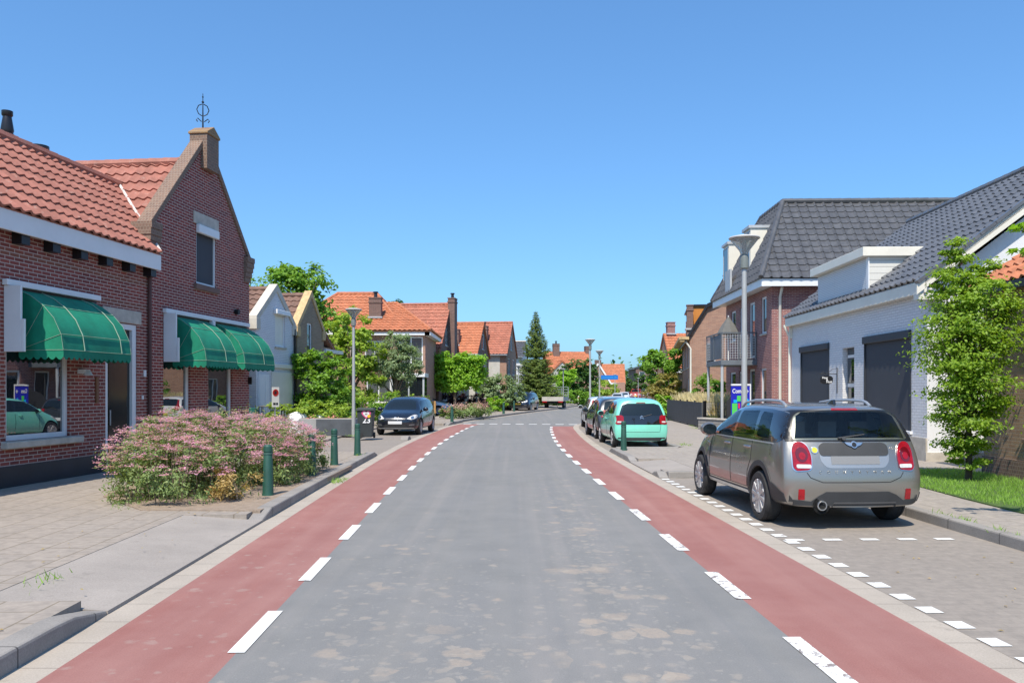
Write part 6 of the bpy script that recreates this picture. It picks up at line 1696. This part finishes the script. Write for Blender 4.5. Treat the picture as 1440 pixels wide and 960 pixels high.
# left side garden pieces near the silver car
fp = thing('fence_panel', 'orange brown wooden fence panel between the black hatchback and the silver car', 'fence', (-5.45, 51.5, .05), R(3))
m = MB()
for i in range(2): m.box(i * .38, i * .38 + .26, 0, .05, 0, .95)
m.build('boards', plain('orange_wood', (.48, .27, .10), .7, var=.25, vs=8), fp)
m = MB(); m.box(-.04, .68, .051, .09, .2, .3); m.box(-.04, .68, .051, .09, .7, .8); m.build('rail', plain('wood_rail', (.28, .17, .08), .8), fp)
for lab, x, y, h in (('brick pillar at the end of the dark red hedge', -2.25, 60.2, 1.05), ('brick pillar between the garden shrubs and the dark blue SUV', -.55, 64.2, 1.25)):
    g = thing('brick_pillar', lab, 'pillar', (x, y, 0), R(8), 'garden gate pillars')
    m = MB(); m.box(-.28, .28, -.25, .25, 0, h); m.build('shaft', BRICK_TAN, g)
    m = MB(); m.box(-.33, .33, -.3, .3, h, h + .08); m.build('cap', STONE, g)
mbx = thing('letterbox', 'dark letterbox with a red spot among the garden shrubs', 'letterbox', (-1.45, 60.8, .05), R(5))
m = MB(); m.box(-.35, .35, 0, .25, .95, 1.12); m.box(-.06, .06, .05, .15, 0, .95); m.build('box', BLACK, mbx)
m = MB(); m.lathe([(.17, 0), (.17, -.02), (0, -.02)], (.03, -.01, .78), 16, 'y'); m.build('red_disc', plain('disc_red', (.6, .12, .14), .5), mbx)

# right side garden: screen fence, mesh fence, low wall
sf = thing('screen_fence', 'dark grey slatted screen fence on the right pavement behind the mint hatchback', 'fence', (8.35, 44, .1), math.atan2(-10, -.45))
m = MB()
L_ = 10.0; n = 26
for i in range(n):
    x = i * L_ / n; m.box(x + .008, x + L_ / n - .008, -.02, .02, .05, 1.08)
m.build('slats', plain('dark_slats', (.06, .068, .08), .6, var=.25, vs=3), sf)
m = MB()
for i in range(6): m.box(i * 2 - .03, i * 2 + .03, .03, .09, 0, 1.14)
m.build('post', BLACK, sf)
m = MB()
for k in range(7): m.box(0, L_, -.034, -.026, .1 + k * .16, .112 + k * .16)
m.build('wire', IRON, sf)
mf = thing('mesh_fence', 'black wire mesh fence on the low stone wall near the balcony posts', 'fence', (8.0, 34, .1), R(-58))
m = MB()
for i in range(26): m.box(i * .1, i * .1 + .008, 0, .008, .1, 1.1)
for k in range(8): m.box(0, 2.5, .009, .017, .12 + k * .14, .128 + k * .14)
for x in (0, 1.25, 2.5): m.box(x - .03, x + .03, .02, .08, 0, 1.15)
m.build('mesh', IRON, mf)
lw_ = thing('low_wall', 'low stacked grey stone wall edging the front garden by the silver SUV mirror', 'wall', (7.55, 33.2, .1), R(-70))
m = MB(); m.box(0, 4.2, 0, .3, 0, .42); m.build('stones', brick('stacked_stone', (.36, .34, .31), (.26, .25, .235), (.12, .115, .11), bw=.42, bh=.13, ms=.01), lw_, bevel=.02)
m = MB(); m.box(-.03, 4.23, -.03, .33, .42, .48); m.build('coping', STONE, lw_, bevel=.01)
cw = thing('garden_wall', 'pale concrete garden wall with steps behind the mesh fence', 'wall', (8.6, 35.3, .1), R(0))
m = MB(); m.box(-.4, 1.6, 0, .2, 0, 1.05); m.build('panel', concrete_mat('pale_wall_concrete', (.40, .38, .35)), cw)
m = MB()
for k in range(4): m.box(.2 + k * .28, 1.6, -.3 * (4 - k) * .4, -.003, k * .17 + .0, (k + 1) * .17)
m.build('steps', STONE, cw)
dw = thing('stair_screen', 'dark anthracite stair screen between the balcony post and the advertising board', 'screen', (8.55, 32.6, .1), R(-20))
m = MB(); m.prism([(0, 0, 0), (.9, 0, 0), (.9, 0, 1.75), (.3, 0, 1.45), (0, 0, 1.15)], (0, .08, 0)); m.build('panel', plain('anthracite_panel', (.018, .018, .022), .7), dw)
# ------------------------------------------------------------------ vegetation
BARK = plain('bark', (.16, .12, .09), .9, var=.3, vs=12, bump=.5, bs=30)
BARK_D = plain('dark_bark', (.06, .045, .035), .9, var=.3, vs=12, bump=.4)
LF_LIME = leafmat('lime_green_leaves', (0.131, 0.290, 0.026), (0.290, 0.493, 0.051), .4)
LF_MID = leafmat('mid_green_leaves', (.065, .175, .02), (.20, .36, .045), .4)
LF_DARK = leafmat('dark_green_leaves', (0.026, 0.080, 0.017), (0.080, 0.167, 0.036), .3)
LF_YEL = leafmat('yellow_green_leaves', (0.145, 0.246, 0.029), (0.348, 0.478, 0.072), .4)
LF_GREY = leafmat('grey_green_leaves', (.12, .19, .09), (.27, .36, .19), .35)
LF_RED = leafmat('dark_red_leaves', (0.025, 0.010, 0.015), (0.075, 0.032, 0.040), .2)
LF_RUST = leafmat('reddish_leaves', (0.203, 0.145, 0.043), (0.377, 0.217, 0.087), .35)
LF_HORN = leafmat('hornbeam_leaves', (.075, .17, .012), (.28, .42, .045), .45)
LF_SPIR = leafmat('spirea_leaves', (0.094, 0.167, 0.051), (0.232, 0.304, 0.109), .3)
LF_DRY = leafmat('dry_leaves', (0.290, 0.246, 0.072), (0.493, 0.348, 0.160), .3)
LF_FIR = leafmat('fir_needles', (.05, .11, .03), (.20, .27, .065), .25)
PETAL = leafmat('pink_petals', (.56, .17, .33), (.74, .41, .56), .4)
PETAL_F = leafmat('faded_petals', (0.414, 0.241, 0.218), (0.575, 0.356, 0.333), .35)
GRASSM = leafmat('grass_blades', (0.145, 0.290, 0.036), (0.290, 0.478, 0.087), .4)
STRAW = leafmat('straw_blades', (0.551, 0.435, 0.246), (0.797, 0.667, 0.406), .35)

# pink flowering bed by the kerb
m = MB(); m.prism([(-3.31, 10.75, .05), (-3.36, 17.2, .05), (-5.2, 17.2, .05), (-6.7, 14.6, .05), (-6.1, 12.2, .05), (-4.9, 10.8, .05)], (0, 0, .068)); structure(m, 'planting_bed', SOIL)
bed = thing('flowering_shrubs', 'wide bed of pink flowering shrubs beside the kerb in front of the brick house', 'flower bed', (-4.9, 13.5, .1))
ells = [(-.0, -1.9, .34, .85, .6, .60), (-.5, -1.0, .42, .80, .8, .72), (.25, -1.1, .40, .8, .75, .62), (-.72, .5, .5, .82, .9, .75), (.3, .3, .45, .95, .9, .68), (-.3, 1.6, .5, 1.0, .9, .68), (.75, 1.5, .42, .6, .8, .58), (.2, 2.5, .45, .95, .75, .58), (.9, .3, .30, .45, .6, .42), (-.2, -.3, .52, .8, .8, .68), (.95, 2.3, .35, .4, .6, .48)]
_, p, out = clump_points(ells, 520, 46000, .22, .9, .45)
leaves_object('foliage', p, .058, LF_SPIR, bed, up=.2, aspect=.42, out=out)
def heads(n, r, mat, name, seed, per=18, size=.022, zlo=.35):
    g = np.random.default_rng(seed); pts = []; outs = []
    es = [e for e in ells]; w = np.array([e[3] * e[4] for e in es]); w /= w.sum()
    for _i in range(n):
        e = es[g.choice(len(es), p=w)]; d = g.normal(size=3); d[2] = abs(d[2]) + .15; d[1] -= .25; d[0] += .1; d /= np.linalg.norm(d)
        c = np.array(e[:3]) + d * np.array(e[3:6]) * (.97 + .10 * g.random())
        if c[2] < zlo * .5: continue
        k = max(4, int(per * (.5 + g.random())))
        o = g.normal(size=(k, 3)) * r * (.6 + .8 * g.random()); o[:, 2] = np.abs(o[:, 2]) * .45
        pts.append(c + o); outs.append(np.tile((0, 0, 1.), (k, 1)))
    leaves_object(name, np.concatenate(pts), size, mat, bed, up=.8, aspect=.9, out=np.concatenate(outs))
heads(720, .046, PETAL, 'pink_flowers', 3, 34, .024); heads(620, .034, PETAL_F, 'faded_flowers', 4, 22, .021)
m = MB()
for k in range(140):
    e = ells[k % len(ells)]; a = random.random() * 6.28; rr = random.random() ** .5
    b = (e[0] + math.cos(a) * e[3] * .45 * rr, e[1] + math.sin(a) * e[4] * .45 * rr, 0); t = (e[0] + math.cos(a) * e[3] * .75 * rr, e[1] + math.sin(a) * e[4] * .75 * rr, e[2] + e[5] * (1.0 - .35 * rr))
    m.tube([b, ((b[0] + t[0]) / 2, (b[1] + t[1]) / 2, t[2] * .55), t], [.007, .005, .003], 4)
m.build('stems', BARK, bed)
plant('dry_shrub', 'small yellowed drying shrub at the front corner of the pink flowering bed', 'shrub', (-3.95, 11.75, .11), [(0, 0, .24, .36, .34, .28), (-.3, .15, .2, .28, .28, .24)], LF_DRY, 26, 1500, .055, (.012, .15), BARK, crad=.3, parts=('stems', 'foliage'), aspect=.4)

# hornbeam on the grass
m = MB(); m.prism([(6.55, 9.0, .1), (6.6, 12, .1), (6.75, 14.2, .1), (6.9, 16.3, .1), (8.95, 16.3, .1), (8.95, 9.0, .1)], (0, 0, .025)); structure(m, 'lawn', TURF)
n = 15000
gp = np.stack([6.62 + 2.3 * rng.random(n), 9.1 + 7.1 * rng.random(n), np.full(n, .155)], 1)
keep = (gp[:, 1] > 10.9 + .5 * np.sin(gp[:, 0] * 5)) | (rng.random(n) < .12); gp = gp[keep]
def blades(name, pts, h, mat, parent=None, lean=.35, w=.16):
    n = len(pts); d = rng.normal(size=(n, 3)) * lean; d[:, 2] = 1; d /= np.linalg.norm(d, axis=1)[:, None]
    b = np.cross(d, rng.normal(size=(n, 3))); b /= np.linalg.norm(b, axis=1)[:, None]
    L = h * (.6 + .8 * rng.random(n))[:, None]
    V = np.empty((n, 4, 3)); V[:, 0] = pts - b * L * w * .5; V[:, 1] = pts + b * L * w * .5
    bend = rng.normal(size=(n, 3)) * L * .16; bend[:, 2] = 0
    V[:, 2] = pts + d * L + b * L * w * .1 + bend; V[:, 3] = pts + d * L - b * L * w * .1 + bend
    me = bpy.data.meshes.new(name); me.vertices.add(n * 4); me.loops.add(n * 4); me.polygons.add(n)
    me.vertices.foreach_set('co', V.reshape(-1).astype(np.float32)); me.loops.foreach_set('vertex_index', np.arange(n * 4, dtype=np.int32)); me.polygons.foreach_set('loop_start', np.arange(n, dtype=np.int32) * 4)
    me.materials.append(mat); me.update(calc_edges=True)
    o = bpy.data.objects.new(name, me); C.objects.link(o)
    if parent is not None: o.parent = parent
    return o
gp[:, 2] = .12
g_ = blades('grass', gp, .055, GRASSM); tag(g_, 'short green grass around the foot of the young tree', 'grass', kind='stuff')
plant('young_tree', 'young bright green hornbeam tree on the grass strip at the right edge', 'tree', (7.9, 14.15, .1),
      [(.0, 0, .42, .32, .32, .22), (.0, 0, .75, .44, .42, .35), (-.05, 0, 1.25, .62, .55, .42), (.1, 0, 1.75, .72, .65, .45), (-.05, 0, 2.25, .84, .75, .5), (.08, 0, 2.75, .8, .7, .45), (.2, 0, 3.15, .72, .6, .4), (-.15, 0, 3.5, .45, .4, .4), (-.22, 0, 4.0, .22, .22, .38), (.42, 0, 3.62, .34, .26, .28)],
      LF_HORN, 300, 34000, .060, (.05, 1.2), BARK_D, crad=.42, shell=.2, limbs=60, flat=.38, aspect=.6)
plant('young_tree', 'tree at the right edge of the photo whose leafy twig hangs in at roof height', 'tree', (7.35, 8.8, .1),
      [(0, 0, 3.2, .8, .8, .7), (-1.25, .05, 3.3, .50, .2, .2), (-1.78, .0, 3.28, .16, .12, .26), (-1.86, .0, 3.05, .10, .1, .16)], LF_LIME, 70, 1900, .12, (.05, 1.8), BARK_D, crad=.3, limbs=22, aspect=.45)

# left side trees and bushes
plant('broadleaf_tree', 'tall loose crowned tree rising behind the white gable house', 'tree', (-12.4, 46, 0), [(-.2, 0, 7.0, 2.2, 2, 1.5), (1.2, 0, 7.8, 1.3, 1.3, .9), (-1.6, 0, 6.3, 1.3, 1.3, 1.1), (1.5, 0, 6.0, 1.3, 1.2, 1.0), (-.3, 0, 8.2, 1.1, 1.1, .7), (2.6, -.2, 5.2, 1.0, 1, .8)], LF_MID, 130, 7500, .24, (.2, 3.5), BARK, limbs=24, crad=.34, shell=.3)
plant('broadleaf_tree', 'bright green tree with reddish sprays left of the orange hipped roof', 'tree', (-8.3, 42, 0), [(0, 0, 3.4, 1.35, 1.2, 1.5), (.2, 0, 4.9, 1.05, 1, 1.0), (-.9, 0, 4.2, .9, .9, 1.0), (.9, 0, 3.0, .9, .9, 1.2), (.3, 0, 1.6, 1.3, 1, 1.2)], LF_YEL, 120, 7000, .19, (.14, 1.8), BARK, limbs=14)
t_ = clump_points([(-.1, -.5, 4.4, .9, .7, .8)], 14, 500)
plant('leafy_bush', 'big rounded green bush between the yellow brown gable and the lamp post', 'bush', (-8.05, 34, 0), [(0, 0, 1.7, 1.3, 1.0, 1.3), (-.4, 0, 2.75, .8, .7, .75), (.7, 0, 2.4, .85, .7, .85), (.2, -.1, .8, 1.3, 1, .8)], LF_MID, 130, 11000, .15, (.08, .8), BARK, limbs=12)
plant('willowy_tree', 'grey green willowy tree in front of the orange hipped house', 'tree', (-6.15, 43, 0), [(0, 0, 3.3, 1.35, 1.1, 1.1), (.75, 0, 2.9, .9, .8, 1.0), (-.75, 0, 2.9, .85, .8, 1.0), (.1, 0, 4.2, .85, .7, .6)], LF_GREY, 120, 11000, .15, (.09, 1.5), BARK, limbs=16, aspect=.35)
plant('garden_hedge', 'low mixed green hedge behind the wheelie bin and the black hatchback', 'hedge', (-6.6, 37.5, 0), [(-1.3, 0, .8, .9, .7, .8), (0, 0, .75, .9, .7, .75), (1.2, .3, .85, .9, .7, .7), (2.3, 1.2, .8, .7, .7, .6)], LF_MID, 110, 6000, .12, parts=('stems', 'foliage'))
plant('yellow_bush', 'yellow green bush in the middle of the hedge behind the black hatchback', 'bush', (-5.6, 39.6, 0), [(0, 0, .95, .85, .6, .75), (.9, .2, .85, .7, .6, .65)], LF_YEL, 50, 3200, .11, parts=('stems', 'foliage'))
plant('planter_hedge', 'yellow green hedge dotted with pink blooms growing in the stone trough', 'hedge', (-7.45, 29.75, .6), [(-1.0, 0, .28, .65, .35, .36), (0, 0, .34, .7, .38, .42), (1.0, 0, .3, .7, .36, .4), (1.5, .1, .2, .4, .3, .4)], LF_YEL, 90, 5200, .085, parts=('stems', 'foliage'))
fl = thing('planter_flowers', 'coral pink flowers along the front of the stone trough planter', 'flowers', (-7.45, 29.35, .62))
pp = np.concatenate([np.array((x, 0, .08)) + rng.normal(size=(26, 3)) * np.array((.10, .04, .05)) for x in (-1.1, -.7, .2, .95, 1.1)])
leaves_object('blooms', pp, .06, leafmat('coral_petals', (0.850, 0.203, 0.232), (0.850, 0.435, 0.406)), fl, aspect=.9)
plant('clipped_tree', 'lime green tree clipped into a flat topped block above the dark red hedge', 'tree', (-3.95, 56.2, 0), [(x, 0, z, .62, .7, .6) for x in (-1.5, -.75, 0, .75, 1.5) for z in (2.25, 3.0, 3.65)], LF_LIME, 260, 17000, .19, (.1, 1.9), BARK, shell=.2, crad=.5)
plant('red_hedge', 'dark red copper leaved hedge under the clipped lime green tree', 'hedge', (-3.7, 58.6, 0), [(-1.5, 0, .8, .8, .5, .75), (-.5, 0, .85, .8, .5, .75), (.5, 0, .8, .8, .5, .75), (1.3, 0, .75, .7, .5, .7)], LF_RED, 90, 5200, .15, parts=('stems', 'foliage'))
sh = plant('pink_edged_shrub', 'low green shrub with fading pink tips on the far left pavement corner', 'shrub', (-2.75, 46.6, .1), [(-.6, -1.2, .34, .75, .9, .38), (.2, 0, .38, .9, 1.1, .42), (.9, 1.2, .4, .7, 1.0, .4)], LF_SPIR, 90, 5200, .10, parts=('stems', 'foliage'))
pk_ = clump_points([(-.6, -1.2, .56, .75, .9, .2), (.2, 0, .64, .9, 1.1, .2), (.9, 1.2, .64, .7, 1.0, .2)], 60, 1700)[1]
leaves_object('faded_flowers', pk_, .075, PETAL_F, sh, aspect=.8)
plant('garden_shrub', 'tall pale green garden shrub left of the dark blue SUV', 'shrub', (-.9, 63, 0), [(0, 0, 1.6, 1.3, 1, 1.3), (-.8, .2, 1.5, .9, .9, 1.2), (.9, 0, 1.4, .9, .9, 1.1)], LF_GREY, 90, 5200, .2, (.06, .8), BARK)
plant('garden_shrub', 'low yellow green shrub by the letterbox and the brick pillar', 'shrub', (-1.55, 60.2, 0), [(0, 0, .65, .75, .5, .65), (.7, .1, .5, .5, .4, .5)], LF_LIME, 40, 2200, .15, parts=('stems', 'foliage'))
plant('broadleaf_tree', 'bright yellow green tree behind the trailer and lamp post', 'tree', (5.4, 88, 0), [(0, 0, 2.4, 1.4, 1.2, 1.4), (.6, 0, 3.2, .9, .9, .9)], LF_LIME, 60, 3500, .28, (.1, 1), BARK)
plant('broadleaf_tree', 'dense dark green tree left of the blue direction sign', 'tree', (7.8, 98, 0), [(0, 0, 3.4, 2.6, 2, 2.1), (1.0, 0, 3.9, 1.4, 1.4, 1.4), (-1.1, 0, 3.0, 1.2, 1.2, 1.6), (.3, 0, 1.6, 2.3, 1.6, 1.3)], LF_DARK, 100, 6000, .34, (.18, 1.5), BARK)
plant('garden_hedge', 'green hedge and shrubs along the bend beyond the trailer', 'hedge', (6.2, 83, 0), [(-1.2, 0, .8, 1.3, .7, .8), (.6, 1.2, .8, 1.3, .8, .9), (2.2, 4, .9, 1.4, .8, .9)], LF_MID, 80, 3600, .22, parts=('stems', 'foliage'))
plant('street_bush', 'yellow green bush below the blue direction sign', 'bush', (12.6, 112, 0), [(0, 0, 1.8, 1.9, 1.4, 1.5), (-1.2, 0, 1.2, 1.2, 1.2, 1.1)], LF_YEL, 60, 3000, .3, (.08, .6), BARK)
plant('broadleaf_tree', 'small dark tree in front of the far brown brick house', 'tree', (20.0, 132, 0), [(0, 0, 2.6, 2.0, 1.6, 1.7), (-1.2, 0, 1.6, 1.2, 1, 1)], LF_DARK, 50, 2600, .36, (.1, 1), BARK)
plant('broadleaf_tree', 'round dark tree top behind the far brown brick house on the right', 'tree', (27.5, 160, 0), [(0, 0, 5.2, 2.8, 2, 2.4)], LF_DARK, 40, 2200, .5, (.2, 3), BARK)
plant('broadleaf_tree', 'dark tree top showing behind the ridge of the orange hipped house', 'tree', (-11.5, 76, 0), [(0, 0, 8.6, 2.2, 2, 1.4)], LF_DARK, 36, 1800, .36, (.2, 5), BARK)
# right side
plant('broadleaf_tree', 'rounded green tree on the right between the mint hatchback and the orange roofed house', 'tree', (10.4, 57, 0), [(0, 0, 3.3, 1.5, 1.4, 1.3), (.8, 0, 3.9, 1.0, 1, .8), (-.6, 0, 3.6, .9, 1, .9), (.2, 0, 2.0, 1.4, 1.2, 1.0)], LF_MID, 100, 6500, .24, (.12, 1.2), BARK)
plant('leafy_bush', 'olive and rust tinted bush in front of the rounded tree on the right', 'bush', (9.45, 50.5, 0), [(0, 0, 1.7, 1.05, 1, 1.1), (-.5, 0, 1.2, .8, .8, .9), (.6, 0, 1.3, .8, .8, .9)], leafmat('olive_leaves', (0.145, 0.174, 0.043), (0.319, 0.275, 0.087)), 80, 4800, .17, (.06, .6), BARK)
plant('leafy_bush', 'low bright green bush behind the screen fence beside the mint hatchback', 'bush', (8.75, 46.2, 0), [(0, 0, .85, .8, .7, .75), (.8, -.6, .8, .6, .6, .6)], LF_LIME, 46, 2600, .15, parts=('stems', 'foliage'))
plant('leafy_bush', 'dense dark green bush under the balcony beside the dry grass', 'bush', (9.95, 41.5, 0), [(0, 0, 1.75, .95, .8, .85), (.5, 0, 1.5, .7, .7, .8), (-.2, 0, .9, .9, .8, .8)], LF_MID, 70, 4200, .15, (.06, .6), BARK)
m = MB(); m.prism([(8.35, 34.6, 0), (8.75, 44, 0), (9.9, 44, 0), (9.9, 38.6, 0), (9.3, 35.4, 0)], (0, 0, .6)); structure(m, 'garden_bank', EARTH)
n = 6500
q = rng.random((n, 2)); gp = np.stack([8.5 + .035 * (q[:, 1] * 8.6) + q[:, 0] * 1.2, 35.2 + q[:, 1] * 8.6, np.full(n, .6)], 1)
dg_ = blades('dry_grass', gp, .75, STRAW, lean=.3, w=.05); tag(dg_, 'tall straw coloured dry grass behind the dark screen fence', 'dry grass', kind='stuff')

# conifer
con = thing('conifer', 'tall pointed dark green conifer standing behind the dark blue SUV', 'tree', (2.15, 74, 0))
m = MB(); m.tube([(0, 0, 0), (0, 0, 4), (0, 0, 8.9)], [.16, .10, .01], 8)
pts = []; outs = []
nb = 0
for t in np.linspace(.04, .985, 48):
    z = .5 + t * 8.3; rad = (2.55 * (1 - t) ** .95 + .05)
    k = max(5, int(13 * (1 - t) + 4))
    for j in range(k):
        a = 2 * math.pi * (j + random.random() * .7) / k; L = rad * (.72 + .42 * random.random()); dz = -.10 * L + (.10 * L)
        if t > .5: dz = .25 * L
        tip = np.array((math.cos(a) * L, math.sin(a) * L, z + dz - .12 * L * (1 - t)))
        b0_ = np.array((0, 0, z))
        nn_ = int(20 + 60 * L)
        f = rng.random(nn_) ** .7
        w_ = .16 * L * (1.05 - f) + .05
        pp = b0_ + (tip - b0_) * f[:, None] + rng.normal(size=(nn_, 3)) * np.stack([w_, w_, w_ * .28], 1) - np.array((0, 0, 1)) * (.10 * L * np.sin(f * 3.1))[:, None]
        pts.append(pp); oo = np.tile((math.cos(a), math.sin(a), .6), (nn_, 1)); outs.append(oo)
        if j % 2 == 0: m.tube([(0, 0, z), tuple(tip)], [.03, .008], 4)
m.build('trunk', BARK_D, con)
leaves_object('crown', np.concatenate(pts), .16, LF_FIR, con, out=np.concatenate(outs), aspect=.28, up=.5)

# far belt of trees that closes the horizon
P_ = []
for k in range(190):
    x = -150 + 330 * rng.random(); y = 190 + 60 * rng.random(); h = 4.0 + 3.5 * rng.random()
    d = rng.normal(size=(70, 3)); P_.append(np.array((x, y, h * .55)) + d * np.array((3.2, 2.0, h * .28)))
P_ = np.concatenate(P_); P_ = P_[P_[:, 2] > 0]
fw = leaves_object('treeline', P_, 1.3, LF_DARK, aspect=.7); tag(fw, 'distant belt of trees along the horizon', 'trees', kind='stuff')

# weeds in joints and along kerbs
W_ = []
for (x, y, n_, r) in ((-3.2, 14.9, 60, .12), (-3.15, 15.3, 30, .1), (-3.9, 6.9, 26, .14), (-4.2, 6.1, 14, .1), (-3.72, 19.9, 30, .1), (2.9, 21.4, 50, .16), (5.5, 9.9, 40, .08), (5.48, 9.2, 26, .07), (5.5, 8.9, 16, .06), (4.95, 23.7, 60, .25), (3.2, 19.2, 20, .1), (-5.6, 28.4, 40, .2), (-5.3, 11.2, 24, .3), (-5.9, 12.3, 20, .2), (5.45, 10.4, 30, .1), (7.7, 33.6, 60, .3), (8.1, 36, 60, .25)):
    W_.append(np.array((x, y, .1 if abs(x) > 3.25 else .02)) + rng.normal(size=(n_, 3)) * np.array((r * .5, r, 0)))
wd = blades('weeds', np.concatenate(W_), .065, GRASSM, lean=.6); tag(wd, 'small weeds sprouting along the kerbs and paving joints', 'weeds', kind='stuff')
lv = []
for k in range(150):
    y = 5 + 16 * random.random(); x = random.choice((-1, 1)) * (3.35 + 1.6 * random.random()); lv.append((x, y, .118 if x < 0 or y > 15.7 else .012))
ll = leaves_object('litter', np.array(lv), .035, LF_DRY, up=3); tag(ll, 'scattered dry leaf litter on the pavement', 'leaf litter', kind='stuff')
